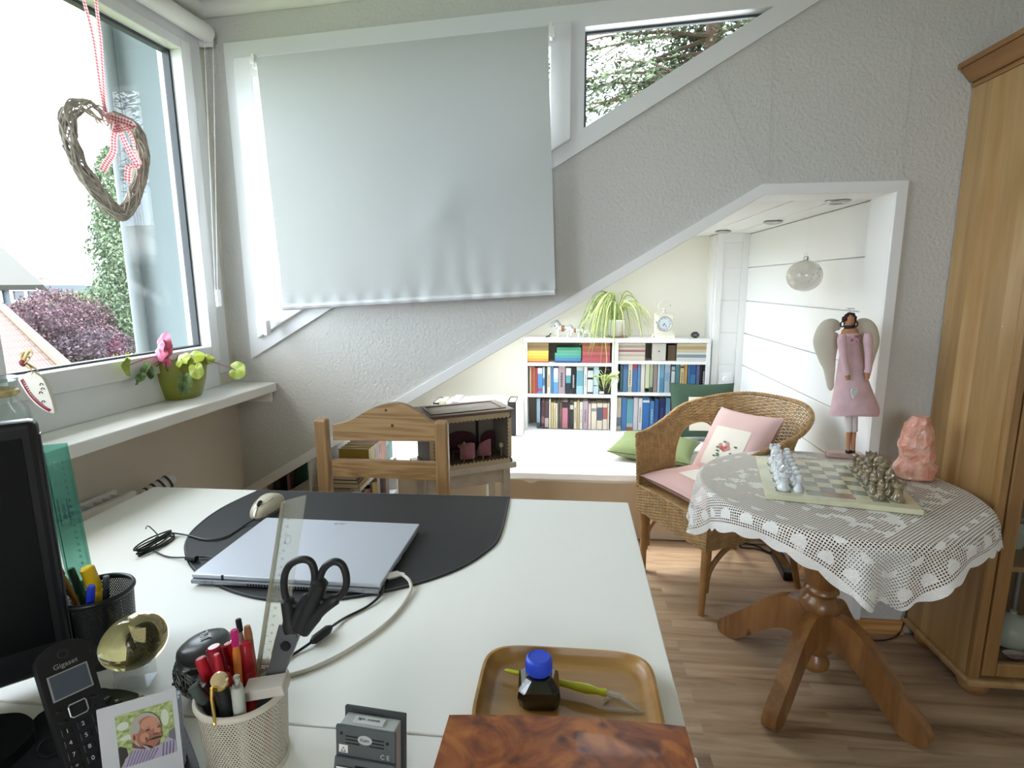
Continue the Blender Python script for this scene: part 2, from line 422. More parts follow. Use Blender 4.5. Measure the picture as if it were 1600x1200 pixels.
# faint wallpaper seams
sm = MB()
for a, b in (((1208, 60), (1200, 283)), ((1430, 30), (1408, 275)), ((1115, 118), (1192, 285))):
    p, q = PY(*a, YB-.002), PY(*b, YB-.002); sm.tube([p, q], .0009, 4)
struct('trim_1', sm, M['wallpaper'], 'wallpaper seams on the gable wall')

# left wall (window wall) with a long window band
S0, S1, ZS, ZT = .045, 1.80, .975, 2.17
lw = MB()
def lbox(mb, s0, s1, o0, o1, z0, z1, mi=0):
    return mb.hexa([L(s1, o0, z0), L(s1, o1, z0), L(s0, o1, z0), L(s0, o0, z0), L(s1, o0, z1), L(s1, o1, z1), L(s0, o1, z1), L(s0, o0, z1)], mi)
lbox(lw, -.15, 4.3, -.12, 0, -.02, ZS); lbox(lw, -.15, 4.3, -.12, 0, ZT, 2.8); lbox(lw, -.15, S0, -.12, 0, ZS, ZT); lbox(lw, S1, 4.3, -.12, 0, ZS, ZT)
struct('wall_left', lw, M['wall_smooth'], 'white wall below and around the dormer window')
bw = MB().bx(-1.8, 2.5, -2.3, -2.2, 0, 1.0); bw.bx(-1.8, 2.5, -2.3, -2.2, 2.1, 2.9); bw.bx(-1.8, -.65, -2.3, -2.2, 1.0, 2.1); bw.bx(.85, 2.5, -2.3, -2.2, 1.0, 2.1); struct('wall_back', bw, M['wall_smooth'], 'white wall behind the viewer')
w4 = thing('added_window_4', 'added window lighting the room from behind the viewer', 'window', (.1, -2.25, 1.0), kind='structure')  # unseen window, added to brighten the front wall and cabinet
MB().prism([(-.65, 1.0), (.85, 1.0), (.85, 2.1), (-.65, 2.1)], -.06, .0, XZ(-2.28), holes=[[(-.59, 1.06), (.79, 1.06), (.79, 2.04), (-.59, 2.04)]]).build('window_frame', M['pvc'], w4)
MB().bx(-.59, .79, -2.26, -2.255, 1.06, 2.04).build('glass_pane', M['pane'], w4)
rw = MB().bx(2.35, 2.45, -2.2, 2.05, 0, 2.9); struct('wall_right', rw, M['wall_smooth'], 'white wall on the right behind the cabinet')

# ceiling: boards with thin grooves, sloping up from the dormer window
cl = MB()
xs = -1.55
while xs < .74:
    xe = xs+.235
    cl.hexa([(xs+.002, -2.3, zc(xs)), (xe-.002, -2.3, zc(xe)), (xe-.002, 2.2, zc(xe)), (xs+.002, 2.2, zc(xs)), (xs+.002, -2.3, zc(xs)+.03), (xe-.002, -2.3, zc(xe)+.03), (xe-.002, 2.2, zc(xe)+.03), (xs+.002, 2.2, zc(xs)+.03)]); xs = xe
cl.hexa([(-1.6, -2.3, zc(-1.6)+.03), (xs, -2.3, zc(xs)+.03), (xs, 2.2, zc(xs)+.03), (-1.6, 2.2, zc(-1.6)+.03), (-1.6, -2.3, zc(-1.6)+.1), (xs, -2.3, zc(xs)+.1), (xs, 2.2, zc(xs)+.1), (-1.6, 2.2, zc(-1.6)+.1)])
zz = zc(xs)
cl.hexa([(xs, -2.3, zz), (xs+.55, -2.3, zz+.32), (xs+.55, 2.2, zz+.32), (xs, 2.2, zz), (xs, -2.3, zz+.1), (xs+.55, -2.3, zz+.42), (xs+.55, 2.2, zz+.42), (xs, 2.2, zz+.1)])
cl.bx(xs+.55, 2.5, -2.3, 2.2, zz+.32, zz+.42)
struct('ceiling', cl, M['ceiling'], 'white boarded dormer ceiling')
# ceiling edge rails
cr_ = MB()
cr_.tube([(-1.36, YB-.012, zc(-1.36)-.028), (.74, YB-.012, zc(.74)-.028)], .028, 12)
cr_.tube([L(0, .014, zc(-1.32)-.028), L(4.2, .014, zc(-1.5)-.028)], .028, 12)
struct('trim_2', cr_, M['white_matt'], 'rounded white cornice along the ceiling', smooth=True)

# alcove opening trim
ti = [(1.055, 0.0), (1.055, 1.59), (.642, 1.59), (-1.36, za(-1.36))]
wdt = .036
to = [(1.055+wdt, 0.0), (1.055+wdt, 1.59+wdt), (.632, 1.59+wdt), (-1.36, za(-1.36)+wdt*1.158)]
tr = MB().prism(ti+to[::-1], 0, .014, XZ(YB))
tr.prism(ti+[(a[0]+dx, a[1]+dz) for a, dx, dz in ((ti[3], 0, .006), (ti[2], -.002, .006), (ti[1], .006, .006), (ti[0], .006, 0))], -.15, .001, XZ(YB))
struct('trim_3', tr, M['white'], 'white board edging the alcove opening', bevel=.002)
tr2 = MB().bx(1.055, 1.05+.20, YB-.018, YB, 0, .052)
tr2.bx(1.053, 1.0705, YB+.16, 3.6, 0, .06); struct('baseboard_front', tr2, wood('pine_skirting', 'd9a769', 'b57d42', 'X', 1.2, knots=False), 'low pine skirting beside the alcove', bevel=.003)

# alcove shell
al = MB()
for k_ in range(-1, 9):
    z0, z1 = .19+.2*(k_-1), .19+.2*k_
    z0 = max(z0, 0); z1 = min(z1, 1.60)
    if z1 > z0: al.bx(1.071, 1.09, YB+.1, 3.80, z0+.0022, z1-.0022)
al.bx(1.086, 1.16, YB+.14, 3.9, 0, 1.7)
struct('wall_alcove_right', al, M['white'], 'white boarded right wall of the alcove', bevel=.0015)
ab = MB().bx(-1.6, 1.2, 3.80, 3.9, 0, 1.75); struct('wall_alcove_back', ab, M['alcove_wall'], 'cream back wall of the alcove')
kn = MB().bx(-1.46, -1.36, YB+.14, 3.9, 0, .6); struct('wall_alcove_left', kn, M['alcove_wall'], 'low knee wall of the alcove')
ac = MB().bx(.63, 1.1, YB+.141, 3.9, 1.595, 1.66)
for x in (.80, .96): ac.bx(x, x+.003, YB+.16, 3.8, 1.592, 1.596)
struct('ceiling_alcove', ac, M['white_matt'], 'flat white ceiling of the alcove')
# sloping roof over the alcove with a roof window opening
def slab(mb, xa, xb, ya, yb, t=.1, lo=0):
    return mb.hexa([(xa, ya, za(xa)+lo), (xb, ya, za(xb)+lo), (xb, yb, za(xb)+lo), (xa, yb, za(xa)+lo), (xa, ya, za(xa)+lo+t), (xb, ya, za(xb)+lo+t), (xb, yb, za(xb)+lo+t), (xa, yb, za(xa)+lo+t)])
ra, rb, rc, rd = -1.0, .40, 2.70, 3.62
rs = MB(); slab(rs, -1.5, ra, YB+.14, 3.9); slab(rs, rb, .66, YB+.14, 3.9); slab(rs, ra, rb, YB+.14, rc); slab(rs, ra, rb, rd, 3.9)
struct('ceiling_alcove_slope', rs, M['white_matt'], 'sloping white ceiling over the alcove')
rf = thing('window_3', 'roof window over the alcove', 'window', (ra, rc, za(ra)), kind='structure')
g = MB()
for a, b, c, d in ((ra, ra+.05, rc, rd), (rb-.05, rb, rc, rd), (ra+.05, rb-.05, rc, rc+.05), (ra+.05, rb-.05, rd-.05, rd)): slab(g, a, b, c, d, .06, .04)
g.build('window_frame', M['pvc'], rf)
g = MB(); slab(g, ra+.05, rb-.05, rc+.05, rd-.05, .008, .065); g.build('glass_pane', M['pane'], rf)
# boxed column at the back right of the alcove, with a light dimmer
bc = MB(); cx0, cx1, cy = .885, 1.071, 3.63
bc.bx(cx0, cx1, cy, 3.80, 0, 1.595)
bc.bx(cx0, cx0+.035, cy-.012, cy, 0, 1.595); bc.bx(cx1-.04, cx1, cy-.012, cy, 0, 1.595); bc.bx(cx0+.035, cx1-.04, cy-.012, cy, 1.54, 1.595)
for k_ in range(0, 7): bc.bx(cx0+.036, cx1-.041, cy-.004, cy, .194+.2*(k_-1) if k_ else 0, .19+.2*k_)
bc.bx(cx0-.012, cx0, cy+.02, 3.80, 0, 1.59)
struct('trim_4', bc, M['white'], 'white panelled column in the back corner of the alcove', bevel=.0015)
p = PY(1133, 592, cy-.004)
sw = thing('light_dimmer', 'square white dimmer with round knob on the alcove column', 'light switch', p)
MB().box(p+Vector((0, -.006, 0)), (.082, .012, .082)).build('switch_plate', M['white'], sw, bevel=.004)
MB().cyl(p+Vector((0, -.012, 0)), p+Vector((0, -.026, 0)), .022, .019, 24).build('knob', M['white'], sw, bevel=.002)
# recessed lights in the alcove ceiling
def downlight(px, py, lab):
    q = PZ(px, py, 1.592); t = thing('recessed_spotlight', lab, 'ceiling light', (q.x, q.y, 1.592), 0, 'alcove spotlights')
    MB().lathe([(.022, .001), (.040, .001), (.044, -.004), (.040, -.009), (.028, -.012), (.024, -.004), (.022, .001)], 28, M=T((q.x, q.y, 1.592)), cap=False).build('ring', M['metal'], t, smooth=True)
    MB().lathe([(0.0001, -.010), (.014, -.010), (.022, -.003)], 20, M=T((q.x, q.y, 1.592)), cap=False).build('lamp_glass', mat('frosted_lamp_glass', 'c9c9c5', .25), t, smooth=True)
downlight(1309, 313, 'recessed spotlight in the alcove ceiling, nearest to the jamb')
downlight(1208, 346, 'recessed spotlight in the alcove ceiling, the middle one')
downlight(1130, 361, 'recessed spotlight in the alcove ceiling, furthest back')

# ------------------------------------------------------------------ left window (window_1)
w1 = thing('window_1', 'large white dormer window on the left', 'window', L(S1, 0, ZS), kind='structure')
fr = MB()
lbox(fr, S0-.01, S0+.055, -.06, .012, ZS, ZT+.01); lbox(fr, S0+.055, S1, -.06, .012, ZT-.06, ZT+.01); lbox(fr, S0+.055, S1, -.06, .012, ZS-.045, ZS+.05)
sash_s = [(S0+.055, .915), (.995, 1.74)]
for a, b in ((.915, .995), (1.74, 1.80)): lbox(fr, a, b, -.06, .012, ZS+.05, ZT-.06)
fr.build('window_frame', M['pvc'], w1, bevel=.004)
for a, b in sash_s:
    sf = MB(); z0, z1 = ZS+.05, ZT-.055
    gz0, gz1 = 1.085, z1-.035; ga, gb = a+.045, b-.05
    lbox(sf, a, ga, -.05, .024, z0, z1); lbox(sf, gb, b, -.05, .024, z0, z1); lbox(sf, ga, gb, -.05, .024, z0, gz0); lbox(sf, ga, gb, -.05, .024, gz1, z1)
    so = sf.build('sash', M['pvc'], w1, bevel=.003)
    gk = MB(); e = .006
    lbox(gk, ga, ga+.008, -.045, -.02, gz0, gz1); lbox(gk, gb-.008, gb, -.045, -.02, gz0, gz1); lbox(gk, ga, gb, -.045, -.02, gz0, gz0+.006); lbox(gk, ga, gb, -.045, -.02, gz1-.010, gz1)
    gk.build('gasket', M['gasket'], so)
    lbox(MB(), ga, gb, -.036, -.030, gz0, gz1).build('glass_pane', M['pane'], so)
# roller blind rolled up above the left window
rb_ = thing('roller_blind', 'white roller blind rolled up above the left window, with bead chain', 'blind', L(1.5, .05, 2.19))
q0, q1 = PLW(240, 14, .05), PLW(311, 52, .05)
q1 = L(.035, .045, 2.168); q0 = L(2.1, .045, 2.168)
MB().tube([q0, q1], .030, 16).build('roll', M['white_matt'], rb_, smooth=True)
MB().box(L(.028, .03, 2.165), (.05, .014, .07)).build('bracket', M['white'], rb_, bevel=.003)
def chain(mb, a, b, r=.0016, step=.006, sag=0):
    a, b = Vector(a), Vector(b); n = max(2, int((b-a).length/step))
    for i in range(n+1):
        t = i/n; mb.ell(a.lerp(b, t)+Vector((0, sag*math.sin(math.pi*t), 0)), r*1.25, 6)
    mb.tube([a.lerp(b, i/6)+Vector((0, sag*math.sin(math.pi*i/6), 0)) for i in range(7)], r*.6, 5)
cm = MB(); ca = L(.045, .072, 2.14); cb = PLW(340, 455, .07)
chain(cm, ca, cb); chain(cm, L(.06, .05, 2.14), cb+LD*.012)
cm.build('bead_chain', M['white'], rb_, smooth=True)
MB().box(cb+Vector((0, 0, -.025)), (.012, .02, .06)).build('chain_holder', M['white'], rb_, bevel=.003)

# window sill
si = MB(); lbox(si, 0, 3.6, 0, .178, .895, .93); struct('trim_5', si, M['white_matt'], 'white window sill under the left window', bevel=.004)
bkt = MB(); lbox(bkt, .004, .02, .0, .16, .855, .895); struct('trim_6', bkt, M['white_matt'], 'small batten under the sill end')

# ------------------------------------------------------------------ gable window (window_2)
w2 = thing('window_2', 'trapezoid and triangle gable window in the front wall', 'window', (-.3, YB, 1.02), kind='structure')
ox = -1.236
O = [(ox, zd(ox)), (xa_, zd(xa_)), (ox, WT(ox))]
I1 = inset(O, [.060, .070, .055])
# split by the post between sash (left) and triangle (right)
def clipx(poly, x, keep):   # keep 'L' or 'R'
    out = []
    for i in range(len(poly)):
        a, b = poly[i], poly[(i+1) % len(poly)]
        ia = (a[0] <= x) if keep == 'L' else (a[0] >= x); ib = (b[0] <= x) if keep == 'L' else (b[0] >= x)
        if ia: out.append(a)
        if ia != ib:
            t = (x-a[0])/(b[0]-a[0]); out.append((x, a[1]+t*(b[1]-a[1])))
    return out
HL = clipx(I1, -.022, 'L'); HR = clipx(I1, .034, 'R')
fm = MB().prism(O, -.06, .012, XZ(YB), holes=[HL, HR])
fm.build('window_frame', M['pvc'], w2, bevel=.003)
# ccw order for sash polygon
def ccw(p):
    a = sum(p[i][0]*p[(i+1) % len(p)][1]-p[(i+1) % len(p)][0]*p[i][1] for i in range(len(p))); return p if a > 0 else p[::-1]
SO = inset(ccw(HL), -.012); SI = inset(ccw(HL), .058)
sash = MB().prism(SO, -.03, .034, XZ(YB), holes=[SI]).build('sash', M['pvc'], w2, bevel=.004)
MB().prism(SI, -.008, -.002, XZ(YB)).build('glass_pane', M['pane'], sash)
gi = inset(ccw(HR), .008)
MB().prism(ccw(HR), -.045, -.03, XZ(YB), holes=[gi]).build('gasket', M['gasket'], w2)
MB().prism(gi, -.040, -.034, XZ(YB)).build('glass_pane', M['pane'], w2)
for (hx, hy) in ((376, 157), (402, 473)):
    p = PY(hx, hy, YB-.02)
    h = MB().cyl(p+Vector((0, 0, -.035)), p+Vector((0, 0, .035)), .005, n=10); h.cyl(p+Vector((0, 0, .02)), p+Vector((0, 0, .038)), .008, n=10); h.cyl(p+Vector((0, 0, -.038)), p+Vector((0, 0, -.02)), .008, n=10)
    h.tube([p+Vector((.004, 0, -.035)), p+Vector((.004, 0, .035))], .004, 6); h.build('hinge', M['metal'], w2, smooth=True)

# roller blind drawn over the gable window
bl = thing('roller_blind', 'light grey roller blind drawn down over the gable window', 'blind', (-.57, 1.97, 1.22))
yb = 1.965
c00, c10, c11, c01 = PY(444, 485, yb), PY(868, 462, yb), PY(856, 41, yb), PY(400, 90, yb)
def blind(u, v, off=0):
    p = c00.lerp(c10, u).lerp(c01.lerp(c11, u), v)
    d = 0
    # pinch at about (.63,.33) with folds fanning down
    du, dv = (u-.60), (v-.34)
    if dv < 0:
        w_ = -dv/.34; a = du/(.077+.45*w_)
        d += .010*math.exp(-a*a*1.6)*(1-.45*w_)
        d += .0028*w_*w_*math.sin(u*52+3*math.sin(u*9))*math.exp(-((u-.55)/.33)**2)
    else:
        a = (du-dv*.30)/(.077+dv*.10); d += .010*math.exp(-a*a*1.6)*math.exp(-dv*9.0)
    d += .006*math.sin(u*5+.7)*(1-v) + .004*pnoise(Vector((u*4, v*4, 1)))*(1-v)
    d += .0035*(1-min(1, v*14))*math.sin(u*95)
    return p+Vector((0, -d-off, 0))
bm_ = glass('blind_fabric_dummy')
def blind_mat():
    k = NT('light_grey_blind_fabric'); k.t.nodes.remove(k.b)
    c = lin('bcbebc'); df = k.n('ShaderNodeBsdfDiffuse', Color=c); tl = k.n('ShaderNodeBsdfTranslucent', Color=lin('cfd4d6'))
    mx = k.n('ShaderNodeMixShader'); mx.inputs[0].default_value = .015
    tcn = k.n('ShaderNodeTexCoord'); nz_ = k.n('ShaderNodeTexNoise', Scale=450, Detail=2); k.l(tcn.outputs['Object'], nz_.inputs['Vector'])
    bp = k.n('ShaderNodeBump', Strength=.25, Distance=.001); k.l(nz_.outputs['Fac'], bp.inputs['Height']); k.l(bp.outputs['Normal'], df.inputs['Normal'])
    k.l(df.outputs[0], mx.inputs[1]); k.l(tl.outputs[0], mx.inputs[2]); k.l(mx.outputs[0], k.o.inputs['Surface']); return k.m
BM = blind_mat()
MB().surf(lambda u, v: blind(u, v), 160, 110).build('fabric', BM, bl, smooth=True)
hb = MB()
for i in range(60):
    u0, u1 = i/60, (i+1)/60
hb.tube([blind(i/60, .014, .002) for i in range(61)], .011, 8, flat=1.0, up=(0, 0, 1))
hb.build('bottom_bar', mat('blind_hem', 'cfd0d0', .7), bl, smooth=True)
MB().tube([c01+Vector((0, .016, -.006)), c11+Vector((0, .016, -.006))], .014, 16).build('roller', M['white_matt'], bl, smooth=True)
for q, s_ in ((c01, -1), (c11, 1)):
    b_ = MB().box(q+Vector((s_*.010, .012, -.010)), (.010, .034, .045)); b_.cyl(q+Vector((s_*.004, .008, -.012)), q+Vector((s_*.020, .008, -.012)), .017, n=18); b_.build('bracket', M['white'], bl, bevel=.002)
cm = MB(); ca = c01+Vector((-.018, -.004, -.02)); cb = PY(412, 500, yb)
chain(cm, ca, cb, sag=-.01); chain(cm, ca+Vector((.012, .016, 0)), cb+Vector((.004, .01, .01)), sag=.012)
cm.build('bead_chain', M['white'], bl, smooth=True)
MB().box(cb+Vector((.004, .012, -.03)), (.014, .03, .055)).build('chain_holder', M['white'], bl, bevel=.003)

# ------------------------------------------------------------------ outside
M['lawn'] = mat('garden_green', '5c6a3e', .95, col2='76804e', vscale=2)
gd = MB().bx(-60, 30, -30, 70, -5.2, -5); tag(gd.build('garden_ground', M['lawn']), 'green garden ground outside the windows', 'ground', kind='structure')
M['render'] = mat('bluegrey_render', '6c787e', .8)
ev = MB().bx(-1.92, -1.46, -2.6, 2.3, 2.47, 2.53); tag(ev.build('added_eave', mat('added_eave_white', 'c9c9c5', .7)), 'added white overhang, out of view, shading the left window from above', 'roof', kind='structure')  # overhang added out of view to keep steep sky light off the desk
ow = MB().bx(-1.735, -1.50, 2.10, 2.35, -2.0, 3.1); tag(ow.build('outer_wall', M['render']), 'pale blue grey outside wall just beyond the left window', 'wall')
dp = MB().tube([(-1.705, 2.065, -2.0), (-1.705, 2.065, 2.6)], .026, 16)
tag(dp.build('downpipe', mat('grey_zinc', '666e72', .5, .2), smooth=True), 'round grey downpipe on the outside wall', 'pipe')

def leaf_cloud(mb, n, fn, size, seed, droop=.0, quad=True):
    r = random.Random(seed)
    for _ in range(n):
        p, d = fn(r); a = Vector((r.gauss(0, 1), r.gauss(0, 1), r.gauss(0, 1)-droop)).normalized(); b = a.orthogonal().normalized()
        b = Matrix.Rotation(r.random()*6.28, 3, a) @ b; s_ = size*(.5+r.random()); w_ = s_*.42
        mb.add([p-b*w_, p+a*s_-b*w_*.3, p+a*s_*1.1+b*w_*.3, p+b*w_], [(0, 1, 2, 3)], mi=r.randrange(3))
def leafmats(nm, cols): return [mat(f'{nm}_leaf_{i}', c, .8, spec=.2) for i, c in enumerate(cols)]
def conifer(base, h, rad, lab, seed, n, size, cols, cat='tree', name='conifer', group=None, top_sharp=.5, trunkcol='4a3a2c'):
    t = thing(name, lab, cat, base, group=group)
    base = Vector(base)
    def fn(r):
        z = r.random()**1.15
        rr = rad*(1-z)**top_sharp*(.85+.3*pnoise(Vector((z*9, seed, 0))))
        a = r.random()*6.28; lobes = 1+.22*math.sin(a*5+z*30); q = rr*lobes*(.55+.5*r.random())
        return base+Vector((math.cos(a)*q, math.sin(a)*q, .12*h+z*h*.88)), a
    m_ = MB(); leaf_cloud(m_, n, fn, size, seed, droop=1.3); m_.build('foliage', leafmats(name+str(seed), cols), t)
    MB().tube([base, base+Vector((0, 0, h*.9))], [rad*.09, rad*.02], 8).build('trunk', mat('bark', trunkcol, .9), t)
    # dense inner mass
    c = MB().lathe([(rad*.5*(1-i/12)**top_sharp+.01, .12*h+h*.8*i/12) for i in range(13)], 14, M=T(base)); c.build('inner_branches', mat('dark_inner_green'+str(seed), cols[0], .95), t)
    return t
def bush(c, r3, lab, seed, n, size, cols, name='shrub', cat='bush', gz=-5):
    c = Vector(c); t = thing(name, lab, cat, (c.x, c.y, gz))
    def fn(r):
        v = Vector((r.gauss(0, 1), r.gauss(0, 1), r.gauss(0, 1))).normalized(); k_ = (.75+.3*r.random())*(1+.25*pnoise(v*2.2+Vector((seed, 0, 0))))
        return c+Vector((v.x*r3[0], v.y*r3[1], v.z*r3[2]))*k_, 0
    m_ = MB(); leaf_cloud(m_, n, fn, size, seed); m_.build('foliage', leafmats(name+str(seed), cols), t)
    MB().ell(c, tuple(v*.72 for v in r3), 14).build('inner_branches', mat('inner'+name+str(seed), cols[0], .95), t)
    MB().tube([(c.x, c.y, gz), c], .12, 6).build('trunk', mat('bark', '4a3a2c', .9), t)
    return t
# big weeping conifer left
b0 = PY(195, 420, 17.0)
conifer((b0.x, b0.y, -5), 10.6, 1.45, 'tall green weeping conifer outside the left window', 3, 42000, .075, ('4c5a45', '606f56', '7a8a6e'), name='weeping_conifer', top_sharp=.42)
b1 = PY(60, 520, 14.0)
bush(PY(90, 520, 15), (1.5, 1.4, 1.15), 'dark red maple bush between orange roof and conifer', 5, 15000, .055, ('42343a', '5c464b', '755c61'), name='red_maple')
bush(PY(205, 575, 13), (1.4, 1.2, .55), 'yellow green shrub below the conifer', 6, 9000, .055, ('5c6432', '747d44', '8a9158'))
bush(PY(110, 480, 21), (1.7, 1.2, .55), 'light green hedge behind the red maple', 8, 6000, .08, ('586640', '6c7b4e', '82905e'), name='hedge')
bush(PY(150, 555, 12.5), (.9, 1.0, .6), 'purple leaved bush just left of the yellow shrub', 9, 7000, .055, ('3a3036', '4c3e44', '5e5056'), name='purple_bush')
# tree behind the triangle window
c0 = PY(1010, 110, 6.5)
def bigfir():
    t = thing('fir_tree', 'dark green fir branches filling the triangular window', 'tree', (c0.x+.6, c0.y+1.2, -5))
    m_ = MB(); r = random.Random(11); br = MB(); tr_ = Vector((c0.x+.9, c0.y+1.0, 0))
    for _ in range(120):
        z = c0.z-1.6+3.6*r.random(); a = r.random()*6.28; ln = 1.1+1.2*r.random()
        d = Vector((math.cos(a), math.sin(a), -.12+.3*r.random())); p0 = Vector((tr_.x, tr_.y, z)); pts = [p0+d*ln*t_+Vector((0, 0, -.22*t_*t_*ln)) for t_ in (0, .35, .7, 1)]
        br.tube(pts, [.03, .02, .012, .006], 5)
        for _ in range(230):
            t_ = .15+.85*r.random(); q = p0+d*ln*t_+Vector((0, 0, -.22*t_*t_*ln)); side = Vector((-d.y, d.x, 0))
            q = q+side*r.gauss(0, .17)+Vector((0, 0, -abs(r.gauss(0, .09)))); a_ = (d*.6+side*r.uniform(-1, 1)+Vector((0, 0, r.uniform(-.7, .3)))).normalized(); b_ = a_.orthogonal().normalized()*.020
            s_ = .06+.06*r.random(); m_.add([q-b_, q+a_*s_, q+b_], [(0, 1, 2)], mi=r.randrange(3))
    m_.build('foliage', leafmats('fir', ('2a3424', '3e4a33', '586449')), t); br.build('branches', mat('bark', '4a3a2c', .9), t)
    MB().tube([(tr_.x, tr_.y, -5), (tr_.x, tr_.y, c0.z+2.5)], [.25, .08], 10).build('trunk', mat('bark', '4a3a2c', .9), t)
bigfir()

def tiles(name, c1, c2, rows, cols):
    if name in _mc: return _mc[name]
    k = NT(name); k.b.inputs['Roughness'].default_value = .8
    uv = k.n('ShaderNodeUVMap'); br = k.n('ShaderNodeTexBrick'); br.offset = 0
    br.inputs['Scale'].default_value = 1; br.inputs['Brick Width'].default_value = 1/cols; br.inputs['Row Height'].default_value = 1/rows; br.inputs['Mortar Size'].default_value = .12/rows
    br.inputs['Color1'].default_value = lin(c1); br.inputs['Color2'].default_value = lin(c1); br.inputs['Mortar'].default_value = lin(c2)
    nz_ = k.n('ShaderNodeTexNoise', Scale=14.0, Detail=4); k.l(uv.outputs[0], nz_.inputs['Vector'])
    mx = k.n('ShaderNodeMix', data_type='RGBA'); mx.inputs['B'].default_value = lin(c2); mr = k.n('ShaderNodeMapRange'); mr.inputs['From Min'].default_value = .5; mr.inputs['From Max'].default_value = .8; mr.inputs['To Max'].default_value = .6
    k.l(nz_.outputs['Fac'], mr.inputs['Value']); k.l(mr.outputs[0], mx.inputs['Factor']); k.l(uv.outputs[0], br.inputs['Vector']); k.l(br.outputs['Color'], mx.inputs['A']); k.l(mx.outputs['Result'], k.b.inputs['Base Color'])
    _mc[name] = k.m; return k.m
def roofslab(mb, a, b, c, d, t=.12):   # quad ccw seen from outside + thickness
    a, b, c, d = map(Vector, (a, b, c, d)); n = (b-a).cross(d-a).normalized()*-t
    return mb.add([a, b, c, d, a+n, b+n, c+n, d+n], [(0, 1, 2, 3), (7, 6, 5, 4), (0, 4, 5, 1), (1, 5, 6, 2), (2, 6, 7, 3), (3, 7, 4, 0)], uv=[(0, 0), (1, 0), (1, 1), (0, 1)]*2)
# near garage with orange tiled roof
g0 = thing('garage', 'low building with orange tiled roof at the lower left of the window', 'building', (PY(20, 560, 9).x, 9, -5))
A, B, C, D = PY(-60, 600, 8.0), PY(112, 586, 8.0), PY(2, 482, 13.0), PY(-140, 482, 13.0)
roofslab(MB(), A, B, C, D).build('roof', tiles('orange_roof_tiles', '75503f', '412b22', 12, 26), g0)
MB().tube([B+Vector((.02, 0, .05)), C+Vector((.02, 0, .05))], .09, 8).build('verge', mat('mossy_ridge', '5c5242', .9), g0)
gw = MB(); gw.hexa([(A.x, 8.1, -5), (B.x-.15, 8.1, -5), (C.x-.15, 12.9, -5), (D.x, 12.9, -5), (A.x, 8.1, A.z-.15), (B.x-.15, 8.1, B.z-.15), (C.x-.15, 12.9, C.z-.15), (D.x, 12.9, D.z-.15)]); gw.build('wall', mat('cream_render', '7a746a', .9), g0)
# house with grey roof and dormer
h0 = thing('house', 'house with mossy grey roof and white dormer window at the left edge', 'building', (PY(20, 450, 24).x, 24, -5))
A, B, C, D = PY(-160, 446, 22), PY(68, 445, 22), PY(-5, 378, 27), PY(-160, 378, 27)
roofslab(MB(), A, B, C, D, .25).build('roof', tiles('grey_roof_tiles', '4a483f', '33322b', 14, 60), h0)
A2, B2 = PY(-160, 478, 22.3), PY(66, 478, 22.3)
MB().add([A2, B2, PY(66, 446, 22.3), PY(-160, 447, 22.3), A2+Vector((0, 4, 0)), B2+Vector((0, 4, 0)), PY(66, 446, 22.3)+Vector((0, 4, 0)), PY(-160, 447, 22.3)+Vector((0, 4, 0))], [(0, 1, 2, 3), (1, 5, 6, 2), (5, 4, 7, 6), (4, 0, 3, 7), (3, 2, 6, 7), (1, 0, 4, 5)]).build('dormer_wall', mat('slate_cladding', '5c656a', .8), h0)
def hwin(x0, x1, y0, y1, Y, parent):
    a, b = PY(x0, y1, Y), PY(x1, y0, Y); w_ = b.x-a.x
    f_ = MB().prism([(a.x, a.z), (b.x, a.z), (b.x, b.z), (a.x, b.z)], 0, .1, XZ(Y), holes=[[(a.x+w_*.06, a.z+.12), (a.x+w_*.47, a.z+.12), (a.x+w_*.47, b.z-.12), (a.x+w_*.06, b.z-.12)], [(a.x+w_*.53, a.z+.12), (a.x+w_*.94, a.z+.12), (a.x+w_*.94, b.z-.12), (a.x+w_*.53, b.z-.12)]]).build('window', M['pvc'], parent)
    MB().bx(a.x+.05, b.x-.05, Y-.03, Y, a.z+.05, b.z-.05).build('pane', mat('dark_house_glass', '3a3f43', .1), f_)
hwin(21, 66, 450, 473, 22.2, h0); hwin(-30, 2, 450, 473, 22.2, h0)
A3, B3, C3, D3 = PY(-160, 500, 19.5), PY(92, 500, 19.5), PY(68, 476, 22.2), PY(-160, 476, 22.2)
roofslab(MB(), A3, B3, C3, D3, .2).build('lower_roof', tiles('grey_roof_tiles', '4a483f', '33322b', 14, 60), h0)
MB().hexa([(A3.x, 19.8, -5), (B3.x-.4, 19.8, -5), (B3.x-.4, 26, -5), (A3.x, 26, -5), (A3.x, 19.8, A3.z-.2), (B3.x-.4, 19.8, B3.z-.2), (B3.x-.4, 26, B3.z-.2), (A3.x, 26, A3.z-.2)]).build('wall', mat('cream_render', 'cfc6b4', .9), h0)
# far terrace
h1 = thing('terraced_house', 'far white house with brown roof behind the hedge', 'building', (PY(110, 450, 40).x, 40, -5))
A, B, C, D = PY(92, 459, 39), PY(140, 459, 39), PY(126, 434, 43), PY(58, 434, 43)
roofslab(MB(), A, B, C, D, .3).build('roof', mat('brown_tiles', '504841', .9, var=.3, vscale=3), h1)
e_ = MB(); e_.add([PY(58, 434, 43), PY(92, 459, 39), PY(92, 482, 39), PY(50, 482, 41)], [(0, 1, 2, 3)]); e_.bx(PY(88, 459, 39.3).x, PY(150, 459, 39.3).x, 39.3, 45, -5, PY(92, 459, 39.3).z)
e_.build('wall', mat('white_render', '8a8c8b', .9), h1)
MB().bx(PY(60, 434, 43).x, PY(66, 434, 43).x, 42.6, 43.4, PY(60, 440, 43).z, PY(60, 430, 43).z).build('chimney', mat('brown_tiles2', '8a7c6e', .9), h1)
